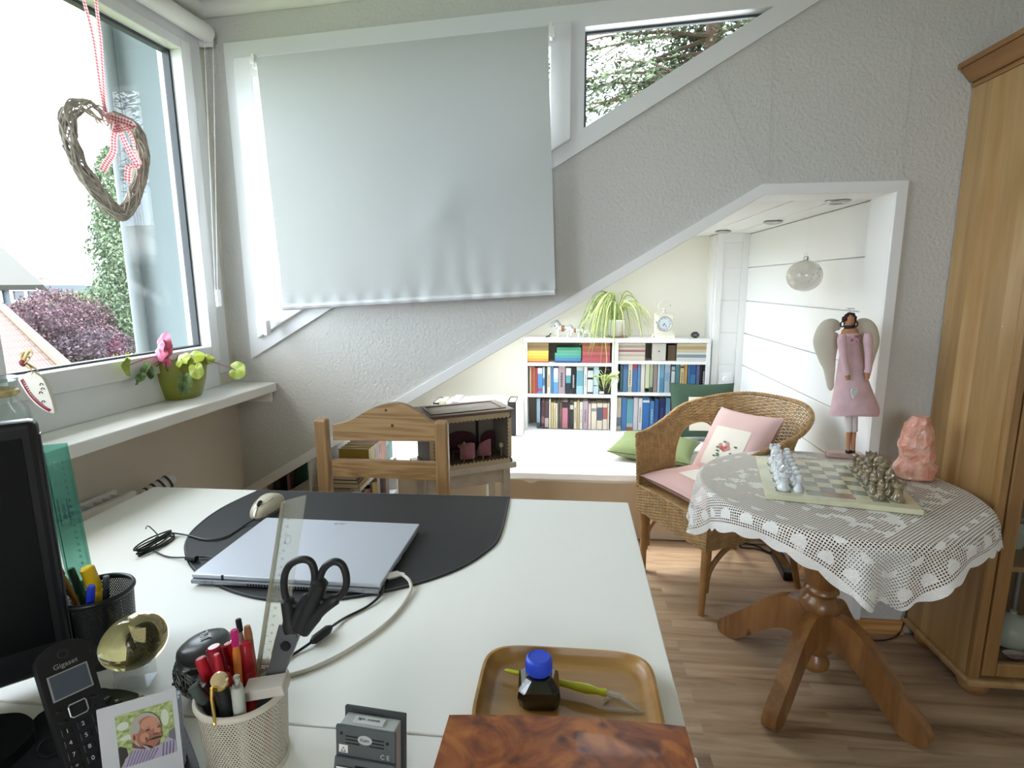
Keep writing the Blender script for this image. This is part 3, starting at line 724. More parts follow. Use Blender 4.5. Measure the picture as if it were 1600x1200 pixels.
# ------------------------------------------------------------------ desk
M['desk'] = mat('white_desk_laminate', 'f0f0eb', .45, spec=.5)
M['leather'] = mat('black_leatherette', '222325', .55, bump=.35, bscale=900, bdist=.0006)
DZ = .74
dk = thing('desk', 'white laminate desk with the laptop on it, in front of the pine chair', 'desk', (-.5, 1.0, 0))
MB().bx(-1.175, .152, .6045, 1.400, DZ-.025, DZ).build('desk_top', M['desk'], dk, bevel=.002)
for x in (-1.14, .10):
    for y in (.65, 1.34): MB().bx(x, x+.035, y, y+.035, .0, DZ-.025).build('leg', M['white'], dk, bevel=.003)
MB().bx(-1.10, .10, 1.345, 1.37, DZ-.085, DZ-.025).build('rail', M['white'], dk)
d2 = thing('desk', 'nearer white desk with box, clock and telephone, at the bottom edge', 'desk', (-.5, .2, 0))
MB().bx(-1.30, .156, -.2, .6015, DZ-.025, DZ).build('desk_top', M['desk'], d2, bevel=.002)
for x in (-1.20, .10):
    for y in (-.15, .54): MB().bx(x, x+.035, y, y+.035, .0, DZ-.025).build('leg', M['white'], d2, bevel=.003)

# radiator under the window
rdt = thing('radiator', 'white panel radiator with grille and valve under the window sill', 'radiator', (-1.33, 1.0, .1))
r_ = MB(); lbox(r_, .62, 2.4, .02, .028, .12, .70); lbox(r_, .62, 2.4, .082, .09, .12, .70); lbox(r_, .62, .626, .02, .09, .12, .70); lbox(r_, 2.394, 2.4, .02, .09, .12, .70); lbox(r_, .62, 2.4, .078, .095, .69, .715); lbox(r_, .62, 2.4, .015, .03, .69, .715)
r_.build('panel', M['white'], rdt, bevel=.002)
r_ = MB()
for i in range(60): lbox(r_, .64+i*.029, .643+i*.029, .03, .078, .695, .708)
r_.build('grille', M['white'], rdt)
r_ = MB(); r_.cyl(L(.62, .06, .66), L(.56, .06, .66), .012); r_.cyl(L(.57, .06, .66), L(.57, .06, .0), .009); r_.build('pipe', M['chrome'], rdt, smooth=True)
r_ = MB(); r_.cyl(L(.56, .06, .67), L(.47, .085, .70), .022, .019, 20); r_.build('thermostat_valve', M['white'], rdt, smooth=True)
r_ = MB(); [r_.cyl(L(.55-i*.02, .063+i*.006, .674+i*.006), L(.545-i*.02, .065+i*.006, .676+i*.006), .0235, n=20) for i in range(4)]; r_.build('valve_ring', M['darkmetal'], rdt, smooth=True)

# ------------------------------------------------------------------ desk mat, laptop, mouse
outl = [PZ(*p, DZ) for p in [(402, 768), (797, 778), (783, 838), (758, 866), (715, 892), (650, 915), (580, 931), (520, 940), (465, 943), (400, 937), (345, 920), (305, 895), (290, 872), (289, 850), (305, 826), (345, 796)]]
crv = [outl[0], outl[1]] + smooth_path(outl[1:]+[outl[0]], 6)[1:-1]
dm = thing('desk_mat', 'black stitched half round desk mat under the silver laptop', 'desk mat', (-.5, 1.1, DZ))
MB().prism([(p.x, p.y) for p in crv[::-1]], DZ, DZ+.004).build('mat_sheet', M['leather'], dm, bevel=.0015)
cc = Vector((-.5, 1.13, 0))
st = MB(); lp = [Vector((p.x, p.y, DZ+.0045)) for p in crv]; lp = [p+(cc-p).normalized()*.008 for p in lp]
lp = [Vector((p.x, p.y, DZ+.0045)) for p in lp]; st.tube(lp, .0007, 5, closed=True)
st.build('stitching', mat('grey_thread', '77797c', .6), dm)

lt = thing('laptop', 'closed silver laptop lying on the black desk mat', 'laptop', (-.53, 1.04, DZ+.004))
c1, c2, c3, c4 = (PZ(x, y, DZ+.0225) for x, y in [(302, 899), (598, 917), (651, 818), (411, 809)])
ctr = (c1+c2+c3+c4)/4; lx = ((c2-c1)+(c3-c4)).normalized(); ly = Vector((-lx.y, lx.x, 0)); LW = ((c2-c1).length+(c3-c4).length)/2; LH = ((c4-c1).length+(c3-c2).length)/2
LM = Matrix((lx, ly, Vector((0, 0, 1)))).transposed().to_4x4(); LM.translation = Vector((ctr.x, ctr.y, DZ+.0045))
silver = mat('laptop_silver', 'c6cad4', .38, .55); silver_d = mat('laptop_silver_side', '9a9da4', .4, .6)
MB().bx(-LW/2, LW/2, -LH/2+.006, LH/2, .010, .0185, LM).build('lid', silver, lt, bevel=.002, seg=3)
MB().bx(-LW/2+.001, LW/2-.001, -LH/2, LH/2-.001, .0015, .0095, LM).build('base', silver_d, lt, bevel=.002)
v = MB()
for i in range(26): v.bx(-.07+i*.0055, -.0675+i*.0055, -LH/2-.0004, -LH/2+.003, .003, .008, LM)
v.build('vent', M['black'], lt)
v = MB(); v.bx(-LW/2+.03, -LW/2+.0305, -LH/2-.0003, -LH/2+.001, .0015, .0095, LM); v.bx(LW/2-.03, LW/2-.0305, -LH/2-.0003, -LH/2+.001, .0015, .0095, LM); v.bx(-LW/2+.045, -LW/2+.0455, -LH/2-.0003, -LH/2+.001, .0015, .0095, LM)
v.bx(-LW/2+.06, -LW/2+.065, -LH/2+.0058, -LH/2+.008, .0085, .0186, LM); v.bx(LW/2-.07, LW/2-.065, -LH/2+.0058, -LH/2+.008, .0085, .0186, LM)
v.build('hinge', M['blackmatt'], lt)
lg = MB().text('acer', .017, LM @ T((.005, LH/2-.017, .0186)) @ rotz(0), .0001); lg.build('logo', mat('logo_grey', '7f848c', .3, .6), lt)
v = MB(); v.bx(LW/2-.0005, LW/2+.0004, -.10, -.03, .0035, .0075, LM); v.bx(LW/2-.0005, LW/2+.0004, .0, .02, .0035, .0075, LM); v.build('port', M['black'], lt)
for sx in (-1, 1):
    for sy in (-1, 1): MB().bx(sx*(LW/2-.04)-.01, sx*(LW/2-.04)+.01, sy*(LH/2-.03)-.004, sy*(LH/2-.03)+.004, -.0005, .0016, LM).build('rubber_foot', M['blackmatt'], lt)

# mouse
mo = thing('computer_mouse', 'beige computer mouse on the desk mat beside the laptop', 'mouse', PZ(413, 795, DZ+.004))
fr_, bk_ = PZ(408, 812, DZ+.004), PZ(432, 777, DZ+.004)
fr_ = PZ(398, 812, DZ+.004); bk_ = PZ(437, 782, DZ+.004)
ax = (bk_-fr_); ml = .118; ax.normalize(); mc = (fr_+bk_)/2+Vector((.002, -.004, 0))
MM = frame((mc.x, mc.y, DZ+.004), ax, Vector((-ax.y, ax.x, 0)))
def mousef(u, v):
    a = 2*math.pi*u; q = math.sin(v*math.pi/2); h = math.cos(v*math.pi/2)
    x = math.copysign(abs(math.cos(a))**.8, math.cos(a))*q; y = math.copysign(abs(math.sin(a))**.8, math.sin(a))*q
    wd = .030*(1+.10*x); return Vector((x*ml/2, y*wd, .004+.036*h**.7*(1-.30*max(0, -x)-.16*max(0, x)**2)))
beige = mat('mouse_beige', 'bfb8a3', .3)
MB().surf(mousef, 40, 12, cu=True, M=MM).build('shell', beige, mo, smooth=True)
MB().prism([(math.copysign(abs(math.cos(a))**.8, math.cos(a))*ml/2*.99, math.copysign(abs(math.sin(a))**.8, math.sin(a))*.030*(1+.1*math.cos(a))) for a in [i/40*6.283 for i in range(40)]], 0, .007, MM).build('base', mat('mouse_grey_base', '6d7073', .4), mo)
MB().lathe([(.0001, -.003), (.009, -.003), (.011, 0), (.009, .003), (.0001, .003)], 20, M=MM @ T((-.032, 0, .0285)) @ Matrix.Rotation(R(90), 4, 'X')).build('scroll_wheel', M['blackmatt'], mo, smooth=True)
v = MB(); v.tube([mousef(.5, .95)+Vector((0, 0, .001)), mousef(.5, .75)+Vector((0, 0, .001)), mousef(.5, .55)+Vector((0, 0, .001))], .0035, 6, MM, flat=.3); v.build('scroll_strip', M['chrome'], mo, smooth=True)
v = MB(); v.tube([MM.inverted() @ (MM @ mousef(u, .42)) + Vector((0, 0, .0003)) for u in [.25+.5*i/12 for i in range(13)]], .0005, 4, MM); v.build('button_gap', M['blackmatt'], mo)

# mouse cable with coiled bundle
def cable(name, pts, r, mt, lab, cat='cable', extra=None, group=None, n=10):
    c = MB().tube(smooth_path(pts, n), r, 8)
    if extra:
        t = thing(name, lab, cat, pts[0]); c.build('cable', mt, t, smooth=True)
        for nm, b_, m2 in extra: b_.build(nm, m2, t, smooth=True)
        return t
    o = c.build(name, mt, smooth=True); return tag(o, lab, cat, group)
z_ = DZ+.0025; mz = DZ+.0068
bc0, bc1 = PZ(214, 862, DZ+.012), PZ(268, 832, DZ+.012); bm0 = (bc0+bc1)/2; bd = (bc1-bc0)
co = MB(); cp = []
for k_ in range(5):
    for j in range(20):
        a = 2*math.pi*j/20; wv = Vector((-bd.y, bd.x, 0)).normalized()
        cp.append(bm0+bd*.5*math.cos(a)*(1+.06*math.sin(k_*2))+wv*(.011*math.sin(a)*(1+.2*math.cos(k_))+.002*(k_-2))+Vector((0, 0, -.009+.0035*k_+.002*math.sin(a*2+k_))))
co.tube(cp, .0019, 6)
co.tube(smooth_path([bm0+Vector((0, .002, -.012)), bm0+Vector((.006, -.004, .010)), bm0+Vector((.002, .008, .012)), PZ(232, 822, DZ+.03), PZ(228, 826, DZ+.045)], 6), .0013, 5)
fer = MB().cyl(PZ(292, 871, DZ+.011), PZ(307, 873, DZ+.011), .0062, n=14)
cable('mouse_cable', [PZ(398, 811, mz+.006), PZ(380, 822, mz), PZ(350, 840, mz), PZ(320, 843, mz), PZ(292, 836, mz), PZ(265, 832, z_+.004)], .0019, M['black'], 'thin black mouse cable with a tied coil on the white desk', extra=[
    ('coil', co, M['black']), ('cable_end', MB().tube(smooth_path([PZ(240, 861, z_+.002), PZ(262, 870, z_), PZ(290, 871, mz+.001), PZ(320, 870, mz+.0015), PZ(335, 872, mz+.0015)], 6), .0018, 6), M['black']), ('ferrite', fer, M['blackmatt'])])
# network cable and power cable on the right of the laptop
plug = MB(); a_, b_ = PZ(602, 902, DZ+.012), PZ(622, 897, DZ+.012); plug.tube([a_, b_], .0075, 4); plug.cyl(b_, PZ(632, 898, DZ+.012), .005, .0035)
cable('network_cable', [PZ(628, 897, DZ+.012), PZ(640, 908, DZ+.010), PZ(641, 925, DZ+.005), PZ(622, 955, DZ+.0035), PZ(590, 985, DZ+.0035), PZ(540, 1018, DZ+.0035), PZ(490, 1043, DZ+.0035), PZ(440, 1058, DZ+.0035), PZ(380, 1068, DZ+.0035)], .0032, mat('grey_cable', 'c7c4b9', .5), 'thick light grey network cable curving from the laptop across the desk', extra=[('plug', plug, mat('grey_plug', 'd5d4cf', .4))])
fer = MB().tube([PZ(487, 1003, DZ+.009), PZ(492, 999, DZ+.009), PZ(512, 984, DZ+.009), PZ(517, 980, DZ+.009)], [.004, .0075, .0075, .004], 14)
cable('power_cable', [PZ(603, 903, DZ+.012), PZ(600, 915, DZ+.009), PZ(596, 928, DZ+.006), PZ(575, 947, DZ+.003), PZ(540, 965, DZ+.003), PZ(517, 980, DZ+.006), PZ(487, 1003, DZ+.006), PZ(462, 1020, DZ+.003), PZ(430, 1040, DZ+.003), PZ(380, 1060, DZ+.003)], .0022, M['black'], 'thin black cable with a ferrite lump beside the grey cable', extra=[('ferrite', fer, M['blackmatt']), ('plug', MB().tube([PZ(600, 906, DZ+.011), PZ(607, 893, DZ+.011)], .005, 8), M['black'])])

# ------------------------------------------------------------------ wooden tray, ink, pen
tb = wood('acacia_tray_wood', 'b98f52', '8f6730', 'X', 1.1, .35, rings=4, knots=False, contrast=.8)
ty = thing('wooden_tray', 'square shallow wooden tray on the white desk', 'tray', (0, .67, DZ))
ta, tb_, = (-.121, .120), (.578, .760)
tcx, tcy, hw, hd = 0.0, .669, .1215, .091
def rr(u, hw, hd, p=5.0):
    a = 2*math.pi*u; c_, s_ = math.cos(a), math.sin(a); return Vector((math.copysign(abs(c_)**(2/p), c_)*hw, math.copysign(abs(s_)**(2/p), s_)*hd, 0))
prof = [(.80, .0), (.93, .004), (1.0, .020), (1.0, .023), (.965, .0235), (.93, .016), (.85, .008), (.70, .0055), (.35, .005), (.001, .005)]
def trayf(u, v):
    i = v*(len(prof)-1); k_ = min(int(i), len(prof)-2); t = i-k_; s_ = prof[k_][0]*(1-t)+prof[k_+1][0]*t; z = prof[k_][1]*(1-t)+prof[k_+1][1]*t
    q = rr(u, hw*s_, hd*s_); return Vector((tcx+q.x, tcy+q.y, DZ+z))
b = MB().surf(trayf, 96, 27, cu=True); b.prism([(trayf(i/96, 0).x, trayf(i/96, 0).y) for i in range(96)], DZ, DZ+.001)
b.build('tray_body', tb, ty, smooth=True, ang=60)
TZ = DZ+.0055
ip = PZ(841, 1100, TZ); ip = Vector((ip.x, ip.y+.012, TZ))
ink = thing('ink_bottle', 'glass ink bottle with blue screw cap on the wooden tray', 'ink bottle', ip)
def oct_(s, c): return [(s-c, -s), (s, -s+c), (s, s-c), (s-c, s), (-s+c, s), (-s, s-c), (-s, -s+c), (-s+c, -s)]
b = MB(); rings_ = [(.020, .004, .0), (.026, .006, .003), (.0285, .007, .016), (.0275, .008, .026), (.018, .008, .038), (.0135, .0065, .040), (.0135, .0065, .046)]
vs = []; fs = []
for s_, c_, z in rings_: vs += [(x, y, z) for x, y in oct_(s_, c_)]
for i in range(len(rings_)-1):
    for j in range(8): fs.append((i*8+j, i*8+(j+1) % 8, (i+1)*8+(j+1) % 8, (i+1)*8+j))
fs.append(tuple(range(7, -1, -1)))
MI = T(ip) @ rotz(R(4)); b.add(vs, fs, MI); b.build('glass_body', mat('ink_glass', '0b0c12', .04, coat=1.0), ink, bevel=.001, seg=3)
b = MB().lathe([(.0165, .0), (.0178, .002), (.0178, .014), (.0172, .019), (.0145, .0215), (.0140, .0205), (.0001, .0205)], 40, M=MI @ T((0, 0, .041)))
for i in range(40):
    a = i/40*6.283; b.box((.0178*math.cos(a), .0178*math.sin(a), .0495), (.0008, .0008, .013), MI)
b.build('cap', mat('blue_cap', '2f4fd0', .45), ink, smooth=True)
# glass dip pen
pn = thing('glass_pen', 'yellow glass dip pen with clear nib across the tray', 'pen', PZ(868, 1065, TZ))
pa, pb_ = PZ(789, 1047, TZ+.013), PZ(948, 1083, TZ+.016); pd = pb_-pa
def pp(t): return pa+pd*t
yg = mat('yellow_glass', 'c9cf2c', .12, coat=.6, trans=.25)
MB().tube([pp(0), pp(.02), pp(.25), pp(.5), pp(.62), pp(.72), pp(.82), pp(.93), pp(.96), pp(1)], [.0015, .0025, .0038, .0042, .0046, .0058, .0066, .0042, .0054, .005], 14).build('shaft', yg, pn, smooth=True)
b = MB(); dn = pd.normalized(); b.tube([pp(1), pp(1)+dn*.006, pp(1)+dn*.014, pp(1)+dn*.024], [.0035, .0046, .004, .0006], 8); b.build('nib', glass('clear_glass_rod', (.85, .88, .86), f0=1.6, opac=.28, opcol='f4f4f0'), pn, smooth=True)
# clear glass triangle pen rest
tri = [PZ(957, 1083, TZ+.004), PZ(1004, 1113, TZ+.003), PZ(943, 1107, TZ+.003), PZ(942, 1096, TZ+.003), PZ(955, 1088, TZ+.003)]
clr_s = glass('clear_glass_rod', (.85, .88, .86), f0=1.6, opac=.28, opcol='f4f4f0')
tag(MB().tube(tri, .0024, 8, closed=True).build('glass_pen_rest', clr_s, smooth=True), 'small clear glass triangle pen rest on the tray', 'pen rest')

# ------------------------------------------------------------------ burl box
def burl():
    k = NT('burl_veneer'); b = k.b; b.inputs['Roughness'].default_value = .38; b.inputs['Coat Weight'].default_value = .08
    t = k.n('ShaderNodeTexCoord'); n1 = k.n('ShaderNodeTexNoise', Scale=14.0, Detail=6, Distortion=2.2); k.l(t.outputs['Object'], n1.inputs['Vector'])
    r = k.n('ShaderNodeValToRGB'); r.color_ramp.elements[0].position = .33; r.color_ramp.elements[0].color = lin('5c2c14'); r.color_ramp.elements[1].position = .66; r.color_ramp.elements[1].color = lin('b06a2e')
    e = r.color_ramp.elements.new(.5); e.color = lin('8c4a20'); k.l(n1.outputs['Fac'], r.inputs['Fac'])
    nd = k.n('ShaderNodeTexNoise', Scale=30.0, Detail=2); k.l(t.outputs['Object'], nd.inputs['Vector'])
    ad = k.n('ShaderNodeVectorMath', operation='MULTIPLY_ADD'); ad.inputs[1].default_value = (.03, .03, .03); k.l(nd.outputs['Color'], ad.inputs[0]); k.l(t.outputs['Object'], ad.inputs[2])
    vo = k.n('ShaderNodeTexVoronoi', Scale=42.0); k.l(ad.outputs[0], vo.inputs['Vector'])
    r2 = k.n('ShaderNodeValToRGB'); r2.color_ramp.elements[0].position = .05; r2.color_ramp.elements[0].color = (1, 1, 1, 1); r2.color_ramp.elements[1].position = .42; r2.color_ramp.elements[1].color = (0, 0, 0, 1); k.l(vo.outputs['Distance'], r2.inputs['Fac'])
    n3 = k.n('ShaderNodeTexNoise', Scale=9.0); k.l(t.outputs['Object'], n3.inputs['Vector']); r3 = k.n('ShaderNodeValToRGB'); r3.color_ramp.elements[0].position = .48; r3.color_ramp.elements[1].position = .58; k.l(n3.outputs['Fac'], r3.inputs['Fac'])
    mu = k.n('ShaderNodeMath', operation='MULTIPLY'); k.l(r2.outputs['Color'], mu.inputs[0]); k.l(r3.outputs['Color'], mu.inputs[1])
    mx = k.n('ShaderNodeMix', data_type='RGBA'); mx.inputs['B'].default_value = lin('451f12'); k.l(mu.outputs[0], mx.inputs['Factor']); k.l(r.outputs['Color'], mx.inputs['A']); k.l(mx.outputs['Result'], b.inputs['Base Color'])
    return k.m
bx_ = thing('burl_wood_box', 'glossy reddish burl wood box in the bottom foreground', 'box', (0, .47, DZ))
q = [PZ(664, 1195, .80), PZ(1089, 1195, .80), PZ(1071, 1135, .80), PZ(702, 1117, .80)]
y_near = .385
q0 = q[3]+(q[0]-q[3])*((q[3].y-y_near)/(q[3].y-q[0].y)); q1_ = q[2]+(q[1]-q[2])*((q[2].y-y_near)/(q[2].y-q[1].y))
q0 = Vector((-.140, y_near, .8)); q1_ = Vector((.139, y_near+.008, .8))
def lidf(u, v):
    a = q0.lerp(q1_, u).lerp(q[3].lerp(q[2], u), v); a = a.copy(); a.y += .006*(1-(2*u-1)**2)*(1 if v > .5 else -1)*abs(2*v-1); a.z = .80+.004*(1-(2*u-1)**2)*(1-(2*v-1)**2); return a
ed = [lidf(i/16, 1) for i in range(17)]; en = [lidf(i/16, 0) for i in range(17)]; loop = en+ed[::-1]
BU = burl()
b = MB().surf(lidf, 16, 8); b.prism([(p.x, p.y) for p in loop], .782, .7995); b.build('lid', BU, bx_, bevel=.002)
b = MB().prism([(p.x*.985, .48+(p.y-.48)*.985) for p in loop], DZ, .7815); b.build('box_body', BU, bx_, bevel=.002)

# ------------------------------------------------------------------ desk clock seen from behind
g1 = mat('clock_grey_plastic', '53585a', .5); g2 = mat('clock_dark_frame', '3c3f42', .45); g3 = mat('clock_silver_plastic', 'b9bcbc', .45)
ck = thing('desk_clock', 'small dark grey desk clock seen from behind on the near desk', 'clock', (-.215, .53, DZ))
p0, p1 = PZ(525, 1132, .822), PZ(618, 1147, .822); kx = (p1-p0); KW = kx.length; kx.normalize(); ky = Vector((-kx.y, kx.x, 0))
# local: x right along the back, y away from the viewer, z up with a slight lean
up = (Vector((0, 0, 1))-ky*.16).normalized(); up = (Vector((0, 0, 1))*1.0+ky*.10).normalized()
KM = Matrix((kx, kx.cross(up)*-1, up)).transposed().to_4x4(); KM.translation = p0
dep = .028
MB().bx(.003, KW-.003, .003, dep-.005, -.085, .0, KM).build('housing', g3, ck, bevel=.001)
MB().bx(-.002, KW+.002, dep-.005, dep, -.09, .006, KM).build('front_frame', g2, ck, bevel=.0015)
b = MB().bx(0, KW, -.001, .003, -.034, .0, KM); b.hexa([KM @ Vector(v) for v in [(.0, -.016, -.088), (KW, -.016, -.088), (KW, .003, -.088), (0, .003, -.088), (0, -.004, -.034), (KW, -.004, -.034), (KW, .003, -.034), (0, .003, -.034)]]); b.build('back_cover', g1, ck, bevel=.001)
b = MB()
for i in range(3):
    b.bx(.012, .028, -.0014, -.0009, -.011-.004*i, -.0098-.004*i, KM); b.bx(KW-.030, KW-.013, -.0014, -.0009, -.011-.004*i, -.0098-.004*i, KM)
for x, z in ((.007, -.008), (KW-.009, -.012)): b.cyl(KM @ Vector((x, -.0016, z)), KM @ Vector((x, 0, z)), .0017, n=10)
b.bx(KW*.36, KW*.60, -.0065, -.0045, -.046, -.040, KM); b.bx(KW*.33, KW*.63, -.0075, -.0055, -.050, -.046, KM)
b.build('vent_slot', M['black'], ck)
KB = KM @ Matrix(((1, 0, 0, 0), (0, 0, -1, 0), (0, 1, 0, 0), (0, 0, 0, 1)))    # text plane facing the viewer
MB().lathe([(.0001, 0), (.0085, 0), (.0085, .0006), (.0001, .0006)], 24, M=KB @ T((KW*.50, -.012, .0012)), sy=.62).build('badge', g3, ck)
MB().text('Klein', .0052, KB @ T((KW*.50, -.012, .002)), .0001).build('badge_text', M['darkmetal'], ck)
b = MB().bx(.004, .0145, -.0013, -.0010, -.030, -.021, KM); b.build('recycling_label', M['white_matt'], ck)
MB().tube([KM @ Vector(v) for v in ((.0065, -.0016, -.0285), (.0118, -.0016, -.0285), (.0092, -.0016, -.0235))], .0005, 4, closed=True).build('recycling_mark', M['black'], ck)
MB().text('C E', .0075, KB @ T((KW-.012, -.0285, .0012)), .0001).build('approval_mark', g3, ck)
KS = KB @ Matrix.Rotation(R(-13), 4, 'X')
b = MB().prism([(.004, -.052), (.024, -.052), (.024, -.042), (.004, -.042)], .0, .0006, KB @ T((0, 0, .0072)) @ T((0, 0, 0))); b.build('number_label', M['white_matt'], ck)
MB().text('0245', .0075, KB @ T((.014, -.047, .0080)), .0001).build('label_text', M['black'], ck)
b = MB().bx(.016, KW-.018, .007, .017, .0, .0022, KM); b.build('top_plate', mat('clock_top_plate', 'cfd1d0', .4), ck, bevel=.0005)
MB().text('light  snooze', .005, KM @ T((KW*.48, .012, .0024)), .0001).build('top_text', M['darkmetal'], ck)
# ------------------------------------------------------------------ pine chair behind the desk
CY = 1.72
pc = thing('pine_chair', 'pine wooden chair with arched top rail behind the desk', 'chair', (-.59, 1.55, 0))
xl, xr = PY(509, 700, CY).x, PY(693, 700, CY).x
ztop = PY(510, 652, CY).z
PV, PH = M['pine_chair_v'], M['pine_chair']
for x in (xl, xr):
    MB().hexa([(x-.021, CY-.055, 0), (x+.021, CY-.055, 0), (x+.021, CY-.02, 0), (x-.021, CY-.02, 0), (x-.021, CY-.035, .44), (x+.021, CY-.035, .44), (x+.021, CY, .44), (x-.021, CY, .44)]).add([(x+a, CY+b, z) for z, y in ((.4405, 0), (ztop, 0)) for a, b in ((-.021, -.035), (.021, -.035), (.021, .0), (-.021, .0))], [(3, 2, 1, 0), (4, 5, 6, 7), (0, 1, 5, 4), (1, 2, 6, 5), (2, 3, 7, 6), (3, 0, 4, 7)]).build('back_post', PV, pc, bevel=.008, seg=3)
def rail(top_pts, bot_pts, name, y0=CY-.030, y1=CY-.008):
    a = [PY(*p, CY-.03) for p in top_pts]; b_ = [PY(*p, CY-.03) for p in bot_pts]
    a = smooth_path(a, 8); poly = [(p.x, p.z) for p in b_]+[(p.x, p.z) for p in a[::-1]]
    rm = MB().prism(poly, y0-y0, y1-y0, XZ(y1))
    ro = rm.build(name, PH, pc, bevel=.004)
    if name == 'top_rail':
        for kx_, ky_, kr_ in ((603, 641, .0045), (613, 665, .0055)):
            q = PY(kx_, ky_, y0); MB().lathe([(.0001, .0004), (kr_*.7, .0004), (kr_, .0)], 14, M=T((q.x, y0, q.z)) @ Matrix(((1, 0, 0, 0), (0, 0, -1, 0), (0, 1, 0, 0), (0, 0, 0, 1)))).build('knot', mat('dark_pine_knot', '5a3a24', .5), ro)
rail([(520, 664), (545, 658), (575, 641), (601, 632), (625, 631), (650, 642), (672, 658), (684, 664)], [(520, 688), (684, 690)], 'top_rail')
rail([(519, 719), (600, 721), (683, 724)], [(519, 744), (683, 751)], 'middle_rail')
MB().bx(xl-.02, xr+.02, CY-.43, CY-.036, .445, .465).build('seat', PH, pc, bevel=.006)
for x in (xl+.01, xr-.01): MB().bx(x-.02, x+.02, CY-.41, CY-.37, 0, .444).build('front_leg', PV, pc, bevel=.004)
MB().bx(xl+.03, xr-.03, CY-.40, CY-.38, .38, .444).build('seat_rail', PH, pc)
for x in (xl, xr): MB().bx(x-.012, x+.012, CY-.37, CY-.058, .16, .19).build('stretcher', PH, pc)

# ------------------------------------------------------------------ small side table with dolls' room
SA = R(29.5); F0 = Vector((-.616, 2.287, 0)); ux = Vector((math.cos(SA), math.sin(SA), 0)); uy = Vector((-math.sin(SA), math.cos(SA), 0))
SM = Matrix((ux, uy, Vector((0, 0, 1)))).transposed().to_4x4(); SM.translation = F0
SZ = .485
grey_w = mat('grey_washed_paint', 'c9c4ba', .6, var=.15, vscale=20)
stl = thing('side_table', 'small pale painted side table carrying the dolls room', 'table', SM @ Vector((.2, .15, 0)), SA)
MB().bx(-.02, .425, .0, .265, SZ-.03, SZ, SM).build('table_top', grey_w, stl, bevel=.004)
b = MB(); b.bx(.03, .365, .03, .045, SZ-.10, SZ-.03, SM); b.build('apron', grey_w, stl)
b = MB(); b.bx(.36, .372, .055, .215, SZ-.10, SZ-.03, SM); b.build('apron', grey_w, stl)
for x in (.0, .365):
    for y in (.02, .215): MB().bx(x, x+.035, y, y+.035, 0, SZ-.03, SM).build('leg', grey_w, stl, bevel=.002)
b = MB(); b.bx(.035, .365, .03, .045, .16, .185, SM); b.build('stretcher', grey_w, stl)
b = MB(); b.bx(.035, .365, .225, .24, .16, .185, SM); b.build('stretcher', grey_w, stl)

dh = thing('dolls_room', 'old wooden dolls room with lace edging on the side table', 'dollhouse', SM @ Vector((.2, .1, SZ)), SA)
old = wood('old_brown_wood', '7c6a5c', '544438', 'X', 2.0, .6, rings=6, contrast=.6)
dk_w = mat('dark_brown_shellac', '3a2620', .45, var=.3, vscale=14)
lace = mat('yellowed_lace', 'b7a88c', .8, bump=.6, bscale=260, bdist=.002)
TZt = .738
MB().bx(.008, .405, .006, .225, SZ, SZ+.018, SM).build('base', old, dh, bevel=.001)
MB().bx(.012, .020, .012, .225, SZ+.0185, TZt-.016, SM).build('side_wall', dk_w, dh)
MB().bx(.393, .401, .012, .225, SZ+.0185, TZt-.016, SM).build('side_wall', dk_w, dh)
MB().bx(.0205, .3925, .217, .225, SZ+.0185, TZt-.016, SM).build('back_wall', dk_w, dh)
wpm = mat('faded_room_wallpaper', '8a8478', .9)
b = MB().bx(.021, .392, .214, .2165, SZ+.019, TZt-.017, SM); b.bx(.021, .0225, .02, .2135, SZ+.019, TZt-.017, SM); b.bx(.3905, .392, .02, .2135, SZ+.019, TZt-.017, SM); b.build('room_wallpaper', wpm, dh)
b = MB().bx(.0, .415, .0, .238, TZt-.014, TZt, SM); b.build('roof_board', old, dh, bevel=.003)
fr2 = [(.03, .03), (.385, .03), (.385, .208), (.03, .208)]; fi2 = [(.045, .045), (.37, .045), (.37, .193), (.045, .193)]
MB().prism(fr2, TZt, TZt+.004, SM, holes=[fi2]).build('roof_moulding', old, dh, bevel=.001)
def lacestrip(a, b_, wd, n):   # scalloped strip on the front, a->b with width vector wd
    a, b_, wd = Vector(a), Vector(b_), Vector(wd); mb = MB(); st_ = n*8; out_ = []
    for i in range(st_+1):
        t = i/st_; s_ = abs(math.sin(math.pi*t*n)); p = a.lerp(b_, t); out_.append((p, p+wd*(.62+.38*s_)))
    vs = []; fs = []
    for p, q in out_: vs += [p, q, p+Vector((0, -.003, 0)), q+Vector((0, -.003, 0))]
    for i in range(st_): k_ = i*4; fs += [(k_+2, k_+3, k_+7, k_+6), (k_, k_+4, k_+5, k_+1), (k_+1, k_+5, k_+7, k_+3), (k_, k_+2, k_+6, k_+4)]
    mb.add(vs, fs, SM); mb.tube([p+wd*.75+Vector((0, -.003, 0)) for p in [a.lerp(b_, i/(n*10)) for i in range(n*10+1)]], .0012, 5, SM); return mb
lacestrip((.02, .008, TZt-.014), (.393, .008, TZt-.014), (0, 0, -.026), 20).build('lace_trim', lace, dh)
lacestrip((.02, .005, SZ+.001), (.393, .005, SZ+.001), (0, 0, .024), 20).build('lace_trim', lace, dh)
lacestrip((.401, .008, SZ+.025), (.401, .008, TZt-.042), (-.020, 0, 0), 11).build('lace_trim', lace, dh)
lacestrip((.012, .008, SZ+.025), (.012, .008, TZt-.042), (.024, 0, 0), 11).build('lace_trim', lace, dh)
b = MB()
for i in range(9): b.ell(SM @ Vector((.403, .20-.02*i, SZ+.03+.022*i)), (.006, .01, .012), 8)
b.build('carved_edge', dk_w, dh, smooth=True)
